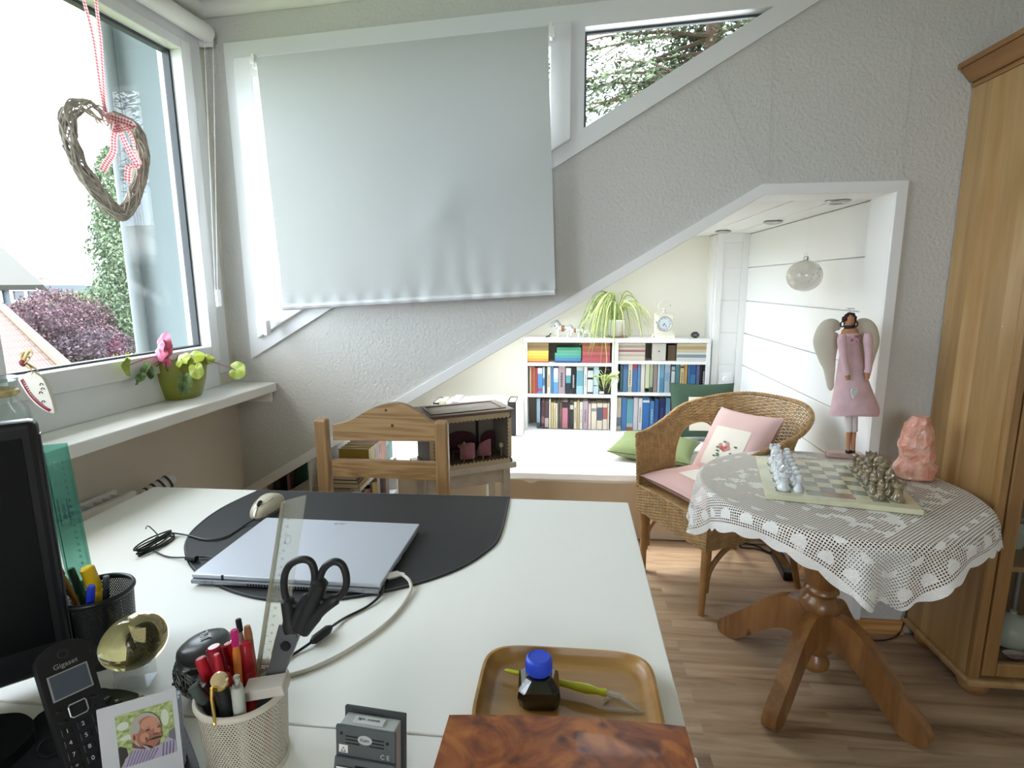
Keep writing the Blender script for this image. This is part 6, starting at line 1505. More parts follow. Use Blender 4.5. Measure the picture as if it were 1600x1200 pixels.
for col, ib, ip_ in (('white', 0, 1), ('dark', 7, 6)):
    cn = 'white marble' if col == 'white' else 'brown onyx'; sd = 'left' if col == 'white' else 'right'
    for j in range(8):
        for kind, ii, rk in ((back[j], ib, 'back row'), ('pawn', ip_, 'pawn row')):
            key = (col, kind); pos = CM @ Vector((MG+(ii+.5)*SQ+rp.gauss(0, .0018), MG+(j+.5)*SQ+rp.gauss(0, .002), 0)); pos.z = top_
            if key not in proto: o = proto[key] = piece(kind, col)
            else: o = proto[key].copy(); COL.objects.link(o)
            o.location = pos; o.scale = (PS, PS, PS*1.02); o.rotation_euler = (0, 0, rp.uniform(-.4, .4)+(0 if col == 'white' else math.pi) if kind == 'knight' else rp.random()*3)
            o['label'] = f'{cn} chess {kind}, {where[j]} in the {sd} {rk}'; o['category'] = 'chess piece'; o['group'] = f'{cn} chess pieces'

# pink block and salt lamp
pk = PZ(1322, 717, TT+.004); MPk = T((pk.x, pk.y+.025, TT+.004)) @ rotz(R(-10))
o = MB().bx(-.055, .060, -.022, .022, 0, .018, MPk).build('wooden_block', mat('pinkish_washed_wood', 'c9aba2', .6, var=.2, vscale=20, stretch=(1, 8, 8)), bevel=.002); tag(o, 'flat pinkish wooden block behind the chess board', 'block')
sb_ = PZ(1436, 752, TT+.004); sb_ = Vector((sb_.x, sb_.y+.03, TT+.0045))
sl = thing('salt_crystal', 'rough pink orange salt crystal on the right of the round table', 'salt crystal', sb_)
def rock(u, v):
    a = 2*math.pi*u; t_ = v; prof_ = [0, 1.02, 1.0, .94, .96, .93, .90, .86, .74, .55, 0]; i = t_*(len(prof_)-1); k_ = min(int(i), len(prof_)-2); q = prof_[k_]*(1-i+k_)+prof_[k_+1]*(i-k_)
    z = .205*max(0, min(1, (t_-.08)/.84)); P = Vector((math.cos(a)*.056*q, math.sin(a)*.044*q, z)); n_ = pnoise(P*22+Vector((3, 1, 0)))*.011+pnoise(P*70)*.004
    P.x += math.cos(a)*n_*(q > 0); P.y += math.sin(a)*n_*(q > 0); P.x += .008*(1 if z < .05 else -.6)*(math.cos(a) > 0); P.z += pnoise(P*25)*.006*(z > .1)
    P.y = math.copysign(min(abs(P.y), .047), P.y); return sb_+P
saltm = mat('salt_crystal_pink', 'd6917a', .35, col2='e6b9a6', vscale=26, bump=.8, bscale=60, ramp=(.4, .62), bdist=.004, coat=.2)
saltm.node_tree.nodes['Principled BSDF'].inputs['Subsurface Weight'].default_value = .35; saltm.node_tree.nodes['Principled BSDF'].inputs['Subsurface Radius'].default_value = (.03, .012, .008)
MB().surf(rock, 30, 26, cu=True).build('crystal', saltm, sl)

# ------------------------------------------------------------------ angel doll hanging on the jamb
DY = 1.985
D = lambda x, y, dy=0: PY(x, y, DY+dy)
an = thing('angel_doll', 'fabric angel doll in pink dress with cream wings hanging at the alcove jamb', 'doll', D(1328, 705))
skin = mat('doll_skin_cotton', 'b98460', .85); dress = mat('doll_pink_dress', 'dcb9be', .9, var=.12, vscale=30, bump=.5, bscale=25, bdist=.006); wing = mat('doll_cream_wing', 'cfc8b6', .9, bump=.2, bscale=200); hairm = mat('doll_dark_hair', '3a2226', .9, bump=.6, bscale=200)
def blob(mb, pts, widths, depth, n=16):   # flattened tube following pixel points
    dl = list(depth) if isinstance(depth, (list, tuple)) else [depth]*len(pts)
    P = smooth_path([D(*p) for p in pts], 6); q_l = smooth_path([(w_, d_, 0) for w_, d_ in zip(widths, dl)], 6); widths = [max(q.x, .5) for q in q_l]; depth = [max(q.y, .001) for q in q_l]; k = len(P); vs = []; fs = []
    for i, p in enumerate(P):
        t_ = (P[min(i+1, k-1)]-P[max(i-1, 0)]).normalized(); sd = Vector((t_.z, 0, -t_.x)).normalized()
        w_ = widths[i]*.5/F_PX*2.15; d_ = depth if not isinstance(depth, (list, tuple)) else depth[i]
        for j in range(n): a = 6.283*j/n; vs.append(p+sd*math.cos(a)*w_+Vector((0, math.sin(a)*d_, 0)))
    for i in range(k-1):
        for j in range(n): fs.append((i*n+j, i*n+(j+1) % n, (i+1)*n+(j+1) % n, (i+1)*n+j))
    fs.append(tuple(range(n-1, -1, -1))); fs.append(tuple((k-1)*n+j for j in range(n))); return mb.add(vs, fs)
# wings
MB_ = MB(); blob(MB_, [(1306, 509), (1300, 513), (1295, 530), (1295, 555), (1297, 570), (1299, 590), (1302, 604), (1303, 611)], [10, 26, 34, 32, 22, 14, 9, 3], [.004, .012, .016, .016, .014, .010, .008, .003]); MB_ = MB_
o = MB(); blob(o, [(1318, 512), (1307, 510), (1298, 516), (1295, 535), (1297, 560), (1300, 575), (1301, 592), (1302, 606), (1302, 612)], [8, 20, 28, 34, 24, 17, 12, 9, 3], [.004, .010, .014, .015, .013, .010, .009, .006, .002]); o.add([v+Vector((0, .02, 0)) for v in []], []); w0 = o.build('wing', wing, an, smooth=True); 
o = MB(); blob(o, [(1338, 512), (1350, 509), (1358, 516), (1362, 535), (1361, 555), (1361, 575), (1363, 590)], [8, 20, 28, 30, 22, 12, 3], [.004, .010, .014, .015, .013, .008, .002]); w1_ = o.build('wing', wing, an, smooth=True)
for w_ in (w0, w1_): w_.location.y += .022
o = MB(); blob(o, [(1328, 520), (1328, 527), (1328, 545), (1329, 570), (1331, 600), (1333, 625), (1335, 643), (1335, 647)], [22, 24, 25, 32, 44, 56, 64, 62], [.016, .02, .022, .028, .034, .038, .040, .036], 24); o.build('dress', dress, an, smooth=True)
o = MB(); blob(o, [(1328, 511), (1328, 515), (1328, 521)], [9, 20, 23], [.008, .014, .0165]); o.build('shoulders', skin, an, smooth=True)
o = MB(); blob(o, [(1328, 524), (1328, 534)], [24.5, 25.5], [.0225, .0235]); o.build('bodice_embroidery', mat('bodice_lace', 'dcb9c0', .9, col2='a8687a', vscale=120, ramp=(.42, .5)), an, smooth=True)
hd = D(1327.5, 501); MB().ell(hd, (.015, .014, .022), 18).build('head', skin, an, smooth=True)
o = MB(); blob(o, [(1327.5, 508), (1327.5, 513)], [14, 14], .0125); o.build('choker', M['blackmatt'], an, smooth=True)
o = MB(); rh = random.Random(2)
for i in range(40):
    a = rh.uniform(-.3, 3.44); q = hd+Vector((math.cos(a)*.0155, rh.uniform(-.004, .010), .006+math.sin(a)*.015)); o.ell(q, .0055+.002*rh.random(), 8)
for sx in (-1, 1):
    c_ = hd+Vector((sx*.0215, 0, -.012)); o.tube([c_+Vector((math.cos(t_/12*6.283)*.0055, 0, math.sin(t_/12*6.283)*.009)) for t_ in range(12)], .0022, 6, closed=True)
o.build('hair', hairm, an, smooth=True)
o = MB()
for sx in (-1, 1): o.ell(hd+Vector((sx*.0045, -.0135, .002)), .0010, 6)
o.tube([hd+Vector((-.003, -.0138, -.006)), hd+Vector((0, -.0142, -.007)), hd+Vector((.003, -.0138, -.006))], .0005, 4); o.build('face_features', M['blackmatt'], an)
o = MB(); hc = hd+Vector((0, 0, .040)); o.tube([hc+Vector((math.cos(i/16*6.283)*.012, math.sin(i/16*6.283)*.012, 0)) for i in range(16)], .0006, 5, closed=True); o.tube([hd+Vector((0, 0, .018)), hc+Vector((0, .012, 0))], .0006, 5); o.build('halo', M['darkmetal'], an)
for pts, hpts in (([(1310, 521), (1308, 530), (1310, 550), (1314, 575), (1316, 583)], [(1316, 583), (1318, 591)]), ([(1347, 519), (1348, 530), (1349, 550), (1349, 570), (1347, 580)], [(1347, 580), (1347, 590)])):
    o = MB(); blob(o, pts, [8, 12, 10, 9, 9], [.009, .012, .010, .009, .009]); s_ = o.build('sleeve', dress, an, smooth=True); s_.location.y -= .034
    o = MB(); blob(o, hpts, [7, 5], [.007, .004]); s_ = o.build('hand', skin, an, smooth=True); s_.location.y -= .034
o = MB(); c_ = D(1322, 608); c_.y -= .052
hp = []
for i in range(24):
    t_ = i/24*6.283; hp.append((.0095*(16*math.sin(t_)**3)/16, .0125*(13*math.cos(t_)-5*math.cos(2*t_)-2*math.cos(3*t_)-math.cos(4*t_))/13-.002))
o.prism([(a, b_*1.15) for a, b_ in hp[::-1]], -.005, .005, T(c_) @ Matrix(((1, 0, 0, 0), (0, 0, -1, 0), (0, 1, 0, 0), (0, 0, 0, 1)))); o.tube([c_+Vector((0, 0, .008)), D(1318, 590)+Vector((0, -.048, 0))], .0006, 4)
o.build('fabric_heart', mat('pale_grey_heart', 'c9cfcf', .8), an, bevel=.003, seg=3)
for x0, x1 in ((1326, 1325.5), (1334, 1333)):
    o = MB(); blob(o, [(x0, 645), (x0, 674)], [10.5, 9.5], [.014, .012]); o.build('trouser_leg', mat('doll_white_trousers', 'd5cdca', .9), an, smooth=True)
    o = MB(); blob(o, [(x0, 673), (x0-1, 690), (x1, 702), (x1-.5, 706)], [6.5, 6, 5, 6], [.008, .007, .006, .009]); o.build('leg', skin, an, smooth=True)
    o = MB(); blob(o, [(x1-.6, 703.5), (x1-.8, 708)], [6, 6], [.010, .011]); o.build('shoe', M['blackmatt'], an, smooth=True)

# hanging glass bauble
bp_ = PY(1257, 431, 2.35); r_b = .066
bb = thing('glass_bauble', 'large frosted glass bauble hanging in the alcove opening', 'ornament', bp_)
k = NT('frosted_bauble_glass'); k.b.inputs['Base Color'].default_value = lin('d9d5c8'); k.b.inputs['Roughness'].default_value = .18; k.b.inputs['Alpha'].default_value = .62; k.b.inputs['Coat Weight'].default_value = 1; BBm = k.m
MB().ell(bp_, (r_b, r_b, r_b*.93), 40).build('ball', BBm, bb, smooth=True)
MB().lathe([(.009, .058), (.010, .062), (.010, .072), (.007, .075), (.001, .075)], 16, M=T(bp_)).build('cap', M['metal'], bb, smooth=True)
rc_ = bp_+Vector((0, 0, .080)); MB().tube([rc_+Vector((math.cos(i/12*6.283)*.006, 0, math.sin(i/12*6.283)*.007)) for i in range(12)], .0007, 5, closed=True).build('hook', M['metal'], bb)
MB().tube([rc_+Vector((0, 0, .006)), Vector((bp_.x, bp_.y, 1.594))], .0003, 4).build('thread', M['clear'], bb)
o = MB(); rs_ = random.Random(4)
for (a, e) in ((.35, .15), (.5, .0), (-.1, -.35), (.02, -.2), (.6, .45), (-.5, .1), (.1, .05)):
    q = bp_+Vector((math.sin(a)*r_b, -math.cos(a)*math.cos(e)*r_b, math.sin(e)*r_b*.93)); o.ell(q, .0022, 6)
o.build('glitter_dots', mat('bauble_dots', '8c6f6c', .5), bb)

# ------------------------------------------------------------------ pine display cabinet
KX0, KX1, KY0, KY1 = 1.252, 2.25, 1.705, 2.045
kb = thing('display_cabinet', 'tall pine display cabinet with glass door on the right', 'cabinet', (1.75, 1.87, 0))
pn_, pt_ = M['pine'], M['pine_trim']; pf_ = wood('pine_cabinet_frame', 'a5804f', '805a32', 'Z', 1.2, .4, rings=3, knots=False, contrast=.5)
MB().bx(KX0, KX0+.022, KY0+.0205, KY1, .075, 1.90).build('side_panel', pn_, kb, bevel=.002)
MB().bx(KX1-.022, KX1, KY0+.0205, KY1, .075, 1.90).build('side_panel', pn_, kb, bevel=.002)
MB().bx(KX0+.0225, KX1-.0225, KY1-.012, KY1, .085, 1.89).build('back_panel', mat('dark_pine_back', '6b4a2c', .7), kb)
b = MB(); b.bx(KX0, KX0+.030, KY0, KY0+.020, .075, 1.90); b.tube([(KX0+.006, KY0+.001, .09), (KX0+.006, KY0+.001, 1.89)], .0045, 8); b.build('corner_stile', pf_, kb, bevel=.003)
MB().bx(KX1-.035, KX1, KY0, KY0+.020, .075, 1.90).build('corner_stile', pf_, kb)
MB().bx(KX0-.014, KX1+.01, KY0-.016, KY1, .052, .0745).build('plinth_board', pn_, kb, bevel=.008, seg=3)
b = MB().bx(KX0-.004, KX1, KY0-.004, KY1, 1.9005, 1.915); b.hexa([Vector(v) for v in [(KX0-.010, KY0-.010, 1.9155), (KX1, KY0-.010, 1.9155), (KX1, KY1, 1.9155), (KX0-.010, KY1, 1.9155), (KX0-.045, KY0-.045, 1.955), (KX1, KY0-.045, 1.955), (KX1, KY1, 1.955), (KX0-.045, KY1, 1.955)]]); b.bx(KX0-.052, KX1, KY0-.052, KY1, 1.9555, 1.972)
b.build('cornice', pt_, kb, bevel=.003)
for x in (KX0+.05, KX1-.07):
    for y in (KY0+.05, KY1-.06): MB().lathe([(.028, 0), (.040, .012), (.043, .028), (.034, .046), (.030, .0515)], 20, M=T((x, y, 0))).build('foot', pt_, kb, smooth=True)
dr = MB(); d0, d1 = KX0+.0345, KX1-.038
dr.bx(d0, d0+.040, KY0-.003, KY0+.017, .085, 1.885); dr.bx(d1-.04, d1, KY0-.003, KY0+.017, .085, 1.885); dr.bx(d0+.0405, d1-.0405, KY0-.003, KY0+.017, .085, .130); dr.bx(d0+.0405, d1-.0405, KY0-.003, KY0+.017, 1.83, 1.885)
do = dr.build('door', pf_, kb, bevel=.004)
MB().bx(d0+.038, d1-.038, KY0+.006, KY0+.009, .128, 1.832).build('glass_pane', M['clear'], do)
for z in (.093, .425, .79, 1.16, 1.50): MB().bx(KX0+.0225, KX1-.0225, KY0+.025, KY1-.0125, z, z+.016).build('shelf', pf_, kb)
for (hx, hy) in ((1480, 502), (1568, 510)):
    q = PX(hx, hy, KX0); MB().cyl(q, q+Vector((-.003, 0, 0)), .0045, .003, 12).build('screw', M['metal'], kb, smooth=True)
# things inside
FB = .1095
cat0 = PY(1545, 1035, 1.76); cx_ = 1.335
ct = thing('cat_figurine', 'small white cat figurine in the bottom of the display cabinet', 'figurine', (cx_, 1.765, FB)); wc_ = mat('white_porcelain', 'c4c2ba', .3)
b = MB(); V_ = lambda x, z, y=0: Vector((cx_+x, 1.765+y, FB+z)); b.tube([V_(-.02, .035), V_(0, .034), V_(.02, .038)], [.009, .011, .010], 12); b.ell(V_(.028, .052), .010, 12)
for sy in (-1, 1): b.tube([V_(.026, .058, sy*.005), V_(.026, .068, sy*.006)], [.003, .0006], 6); [b.tube([V_(x, .034, sy*.006), V_(x+.006, .0, sy*.008)], .0035, 8) for x in (-.018, .018)]
b.tube(smooth_path([V_(-.025, .038), V_(-.036, .05), V_(-.034, .066)], 4), .003, 8); b.build('figurine_body', wc_, ct, smooth=True)
pt = thing('plate', 'round pale plate standing upright in the bottom of the display cabinet', 'plate', (1.42, 1.93, FB)); MB().lathe([(.001, 0), (.05, 0), (.085, .012), (.088, .015), (.05, .005), (.001, .005)], 36, M=T((1.42, 1.955, FB+.089)) @ Matrix.Rotation(R(78), 4, 'X')).build('plate_body', wc_, pt, smooth=True)
tp = thing('teapot', 'pale green porcelain teapot in the display cabinet', 'teapot', (1.455, 1.84, FB)); TP_ = T((1.455, 1.84, FB)); pg_ = mat('pale_green_porcelain', 'b4b4a8', .3)
MB().lathe([(.001, 0), (.035, 0), (.055, .02), (.062, .05), (.052, .085), (.030, .102), (.028, .105), (.015, .112), (.008, .116), (.010, .124), (.001, .128)], 28, M=TP_).build('pot_body', pg_, tp, smooth=True)
MB().tube(smooth_path([Vector((1.405, 1.82, FB+.04)), Vector((1.375, 1.81, FB+.06)), Vector((1.358, 1.80, FB+.10))], 4), [.012]*5+[.009]*4, 10).build('spout', pg_, tp, smooth=True)
MB().tube(smooth_path([Vector((1.50, 1.86, FB+.09)), Vector((1.545, 1.87, FB+.085)), Vector((1.55, 1.87, FB+.045)), Vector((1.508, 1.86, FB+.03))], 5), .006, 10).build('handle', pg_, tp, smooth=True)
sn = thing('shell_dish', 'pinkish shell dish in front of the teapot in the cabinet', 'dish', (1.42, 1.765, FB)); MB().lathe([(.001, 0), (.012, 0), (.030, .012), (.034, .018), (.028, .013), (.001, .004)], 18, M=T((1.42, 1.765, FB)), sy=.6).build('dish_body', mat('pink_shell', 'b59a98', .4), sn, smooth=True)
for i, (x, y, z, h, c, lab) in enumerate([(1.36, 1.90, .4415, .07, '8c8f8a', 'grey cup on the lower shelf of the display cabinet, left one'), (1.45, 1.88, .4415, .09, 'a8a59a', 'pale mug on the lower shelf of the display cabinet'), (1.36, 1.88, .8065, .10, '5f6a66', 'dark green jug on the middle shelf of the display cabinet'), (1.46, 1.86, .8065, .08, '9a9286', 'beige jug on the middle shelf of the display cabinet')]):
    t = thing('mug' if i < 2 else 'jug', lab, 'cup' if i < 2 else 'jug', (x, y, z)); m_ = mat('ceramic'+c, c, .35)
    MB().lathe([(.001, 0), (.026, 0), (.034, h*.3), (.030, h*.8), (.034, h), (.031, h), (.027, h*.8), (.030, h*.3), (.001, .005)], 22, M=T((x, y, z))).build('vessel', m_, t, smooth=True)
    MB().tube(smooth_path([Vector((x+.030, y, z+h*.75)), Vector((x+.052, y, z+h*.65)), Vector((x+.050, y, z+h*.35)), Vector((x+.031, y, z+h*.25))], 4), .004, 8).build('handle', m_, t, smooth=True)
b = MB()
for i, (a0, h0_) in enumerate(((1.30, .14), (1.37, .12))): pass
rk = thing('display_rack', 'small rack of cards at the back of the cabinet bottom', 'rack', (1.40, 2.01, FB))
b = MB(); b.bx(1.30, 1.60, 2.005, 2.012, FB+.19, FB+.20); b.bx(1.30, 1.60, 2.005, 2.012, FB+.26, FB+.27); b.bx(1.30, 1.31, 2.013, 2.02, FB, FB+.29); b.bx(1.59, 1.60, 2.013, 2.02, FB, FB+.29); b.build('rack_frame', mat('rack_grey', '8d8c88', .5), rk)
for i, c in enumerate(('7a6a70', '6a4f4c', '8a8a86', '5c6468')): MB().bx(1.315+i*.07, 1.378+i*.07, 2.013, 2.018, FB+.205, FB+.255).build('card', mat('card'+c, c, .7), rk)

# ------------------------------------------------------------------ floor: power strip and cables
ps0, ps1 = PZ(1214, 873, .0), PZ(1230, 903, .0); pd_ = (ps1-ps0).normalized(); PM = frame((ps0+ps1)/2, pd_, Vector((-pd_.y, pd_.x, 0)))
pst = thing('power_strip', 'black power strip on the floor beside the alcove wall', 'power strip', (ps0+ps1)/2)
MB().bx(-.12, .12, -.024, .024, .001, .040, PM).build('housing', M['black'], pst, bevel=.005)
for i in range(3):
    x = -.07+.065*i; MB().lathe([(.021, .0402), (.021, .042), (.018, .042), (.018, .0405)], 22, M=PM @ T((x, 0, 0)), cap=False).build('socket', mat('grey_socket_ring', '4a4b4d', .5), pst)
tag(MB().tube(smooth_path([ps0+pd_*-.02+Vector((0, 0, .02)), PZ(1200, 862, .006), PZ(1180, 852, .006), PZ(1160, 849, .006), PZ(1158, 855, .006), PZ(1185, 858, .006), PZ(1205, 866, .006)], 8), .0035, 8).build('floor_cable', M['black'], smooth=True), 'black cable looped on the floor beside the power strip', 'cable')
tag(MB().tube(smooth_path([PX(1422, 920, 1.243), PX(1418, 950, 1.243), PX(1408, 985, 1.236)+Vector((0, 0, .0)), PZ(1395, 997, .004), PZ(1370, 1001, .004), PZ(1345, 996, .004), PZ(1325, 990, .004)], 8), .0028, 8).build('floor_cable', mat('brown_cable', '3a2a20', .5), smooth=True), 'thin dark cable hanging beside the cabinet onto the floor', 'cable')
# ------------------------------------------------------------------ window sill: heart, cyclamen, jar
twig = mat('greyed_willow_twigs', 'cfc6ba', .8, var=.35, vscale=60); ging = None
def gingham():
    k = NT('red_white_gingham'); k.b.inputs['Roughness'].default_value = .8
    uv = k.n('ShaderNodeUVMap'); sx = k.n('ShaderNodeSeparateXYZ'); k.l(uv.outputs[0], sx.inputs[0]); o = []
    for q in (0, 1):
        d = k.n('ShaderNodeMath', operation='DIVIDE'); k.l(sx.outputs[q], d.inputs[0]); d.inputs[1].default_value = .0075
        f_ = k.n('ShaderNodeMath', operation='FRACT'); k.l(d.outputs[0], f_.inputs[0]); g_ = k.n('ShaderNodeMath', operation='GREATER_THAN'); k.l(f_.outputs[0], g_.inputs[0]); g_.inputs[1].default_value = .5; o.append(g_.outputs[0])
    a = k.n('ShaderNodeMath', operation='ADD'); k.l(o[0], a.inputs[0]); k.l(o[1], a.inputs[1]); h_ = k.n('ShaderNodeMath', operation='MULTIPLY'); k.l(a.outputs[0], h_.inputs[0]); h_.inputs[1].default_value = .5
    m_ = k.n('ShaderNodeMix', data_type='RGBA'); m_.inputs['A'].default_value = lin('f3e2e2'); m_.inputs['B'].default_value = lin('c9485c'); k.l(h_.outputs[0], m_.inputs['Factor']); k.l(m_.outputs['Result'], k.b.inputs['Base Color']); tl = k.n('ShaderNodeBsdfTranslucent'); k.l(m_.outputs['Result'], tl.inputs['Color']); ms = k.n('ShaderNodeMixShader'); ms.inputs[0].default_value = .4; k.l(k.b.outputs[0], ms.inputs[1]); k.l(tl.outputs[0], ms.inputs[2]); k.l(ms.outputs[0], k.o.inputs['Surface']); return k.m
ging = gingham()
def band(mb, pts, wd, nrm=(1, 0, 0), n=6, mi=0, tw=0):
    pts = smooth_path(pts, n); k_ = len(pts); vs = []; uv = []; L_ = 0; fs = []
    for i, q in enumerate(pts):
        if i: L_ += (pts[i]-pts[i-1]).length
        tg = (pts[min(i+1, k_-1)]-pts[max(i-1, 0)]).normalized(); sd = Matrix.Rotation(tw*i/k_, 3, tg) @ tg.cross(Vector(nrm)).normalized()
        for s_, u_ in ((-1, 0), (1, wd)): vs.append(q+sd*wd/2*s_); uv.append((u_, L_))
    for i in range(k_-1): fs.append((i*2, i*2+1, i*2+3, i*2+2))
    return mb.add(vs, fs, None, mi, uv)
HOF = .15
H_ = lambda x, y, o=0: PLW(x, y, HOF+o)
ht = thing('willow_heart', 'grey willow twig heart with red gingham ribbon hanging at the left window', 'decoration', H_(190, 345))
hpath = smooth_path([H_(*p) for p in [(166, 190), (150, 172), (128, 164), (108, 176), (106, 200), (113, 232), (127, 262), (146, 290), (168, 318), (188, 334), (204, 318), (214, 292), (221, 262), (223, 232), (212, 205), (196, 192), (180, 186), (167, 196)]], 6)
hm = MB(); rh = random.Random(9); nh = len(hpath); hc = sum(hpath, Vector())/nh
for k_ in range(56):
    ph = rh.random()*6.28; tr_ = rh.choice([-1, 1])*rh.uniform(1.2, 4.0); rad = .010+.007*rh.random(); i0 = rh.randrange(0, nh//3); i1 = rh.randrange(2*nh//3, nh); pts = []
    for i in range(i0, i1, 2):
        P = hpath[i]; tg = (hpath[min(i+1, nh-1)]-hpath[max(i-1, 0)]).normalized(); u = LN; w_ = tg.cross(u).normalized(); a = ph+tr_*i/nh*6.28
        pts.append(P+u*math.cos(a)*rad*.9+w_*math.sin(a)*rad*1.15+Vector((rh.gauss(0, .001), rh.gauss(0, .001), rh.gauss(0, .001))))
    if len(pts) > 3: hm.tube(pts, rh.uniform(.0013, .0026), 5)
hm.build('twigs', twig, ht, smooth=True)
tp_ = L((PLW(150, 10, HOF)-LC).dot(LD), HOF, 2.25)
knot = H_(164, 176, .01)
b = MB(); band(b, [knot, knot.lerp(H_(150, 100), .5), H_(146, 60), H_(131, 0), H_(118, -60)], .012, LN); band(b, [knot+LN*.002, H_(161, 120), H_(157, 60), H_(150, 0), H_(148, -60)], .012, LN); b.build('hanging_ribbon', ging, ht)
b = MB(); band(b, [knot+Vector((.01, 0, -.002)), H_(182, 190, .025), H_(178, 215, .03), H_(177, 238, .022), H_(166, 256, .025), H_(160, 268, .03)], .018, LN, tw=.6); band(b, [H_(166, 182, .02), H_(190, 190, .03), H_(206, 215, .03), H_(212, 240, .028), H_(222, 256, .026)], .018, LN, tw=-.5); band(b, [H_(180, 188, .03), H_(192, 215, .03), H_(204, 240, .03), H_(214, 258, .035), H_(202, 262, .03), H_(200, 284, .028)], .016, LN, tw=.9)
for p, q, e in (((172, 183), (208, 196), (176, 205)), ): band(b, [H_(*p, .03), H_(*q, .045), H_(*e, .03)], .018, LN, tw=1.2)
b.tube([H_(160, 178, .0), H_(168, 182, .03), H_(170, 190, .0)], .006, 8); b.build('ribbon_bow', ging, ht)

# cyclamen
ZSI = .93
cp_ = PZ(277, 620, ZSI); cp_ = Vector((cp_.x+.012, cp_.y, ZSI)); cyc = thing('potted_cyclamen', 'pink cyclamen in an olive green pot on the window sill', 'plant', cp_)
olive = mat('olive_green_ceramic', '8b8f3a', .28, coat=.3)
MB().lathe([(.001, .001), (.062, .001), (.067, .006), (.083, .06), (.092, .125), (.0935, .134), (.091, .138), (.087, .135), (.084, .120), (.001, .119)], 48, M=T(cp_)).build('flower_pot', olive, cyc, smooth=True)
MB().lathe([(.0838, .120), (.04, .130), (.001, .132)], 24, M=T(cp_), cap=False).build('soil', mat('potting_soil', '5a3b2a', .95, var=.5, vscale=60, bump=1, bscale=100), cyc, smooth=True)
crw = cp_+Vector((0, 0, .125)); cs = MB(); stemm = mat('cyclamen_stem', '7a3f44', .6)
lg_ = [mat('cyclamen_leaf', '7f9a3c', .45, col2='b3b94a', vscale=40), mat('cyclamen_leaf_dark', '46683a', .5, col2='8aa06a', vscale=60), mat('cyclamen_leaf_pale', 'a8b83e', .45)]
def leaf(mb, c, n, tip, r, mi=0, curl=.2, fold=0):
    n = Vector(n).normalized(); tip = Vector(tip); tip = (tip-n*tip.dot(n)).normalized(); sd = n.cross(tip); vs = [c]; uv = [(0, 0)]; N_ = 22
    for ring in (.5, 1.0):
        for i in range(N_):
            a = -math.pi+6.283*(i+.5)/N_; q = r*ring*(1.0+.12*math.cos(a)-.45*math.exp(-((abs(a)-math.pi)/.30)**2))
            P = c+tip*math.cos(a)*q*1.1+sd*math.sin(a)*q*(1-fold*.6)+n*(-curl*r*ring*ring+fold*abs(math.sin(a))*q*.9+.10*r*math.sin(a*5)*ring*ring); vs.append(P)
    fs = [(0, 1+i, 1+(i+1) % N_) for i in range(N_)]+[(1+i, 1+N_+i, 1+N_+(i+1) % N_, 1+(i+1) % N_) for i in range(N_)]
    mb.add(vs, fs, None, mi)
lv = MB(); cy_ = cp_.y
def W(x, y, dy=0):
    q = PY(x, y, cy_+dy); lim = (q-LC).dot(LN)
    return q if lim > .05 else PLW(x, y, .05)
for (px, py, dy, n, tip, r, mi, fold, curl) in [(368, 578, -.01, (-.1, -1, .25), (1, 0, -.3), .030, 0, 0, .1), (300, 556, -.06, (.1, -.6, .8), (1, 0, .2), .030, 2, 0, .25), (284, 562, -.085, (-.2, -.7, .6), (-.3, 0, .5), .026, 2, 0, .2), (306, 577, -.095, (.2, -1, .3), (.3, 0, -1), .026, 0, .2, .2), (287, 596, -.105, (.75, -.65, .1), (-.25, 0, -1), .036, 1, .7, .1), (230, 578, -.03, (-.5, -.8, .3), (-.7, 0, -.9), .030, 1, .5, .1), (203, 570, .0, (-.8, -.5, .1), (-.1, 0, -1), .028, 0, .8, .1), (222, 592, -.02, (-.3, -.8, .4), (-.8, 0, -.4), .024, 1, .5, .1), (238, 580, -.09, (-.2, -.9, .3), (-.2, 0, -1), .022, 1, .4, .2), (322, 560, .02, (.4, -.6, .7), (1, 0, .1), .022, 0, 0, .2)]:
    c_ = W(px, py, dy); leaf(lv, c_, n, tip, r, mi, curl, fold); mid = crw.lerp(c_, .5)+Vector((0, 0, .018)); cs.tube(smooth_path([crw, mid, c_], 5), .0014, 6)
lv.build('leaves', lg_, cyc, smooth=True)
fl = MB(); fc = W(254, 556, -.03); 
for (px, py, r, n, tip) in [(254, 536, .028, (0, -1, .2), (.1, 0, 1)), (249, 551, .028, (-.3, -1, .1), (-.5, 0, -.4)), (256, 549, .026, (.3, -1, .1), (.4, 0, .8)), (257, 563, .018, (.1, -1, 0), (.3, 0, -1)), (248, 543, .025, (-.5, -.8, .3), (-.6, 0, .8)), (260, 568, .010, (.2, -1, 0), (.5, 0, -1))]:
    leaf(fl, W(px, py, -.03), n, tip, r, 0, .5, .25)
fl.build('flower', mat('cyclamen_pink', 'd2577c', .6, col2='e58aa6', vscale=60), cyc, smooth=True)
cs.tube(smooth_path([crw, W(262, 580, -.02), W(258, 562, -.028)], 5), .0015, 6); cs.build('stems', stemm, cyc, smooth=True)

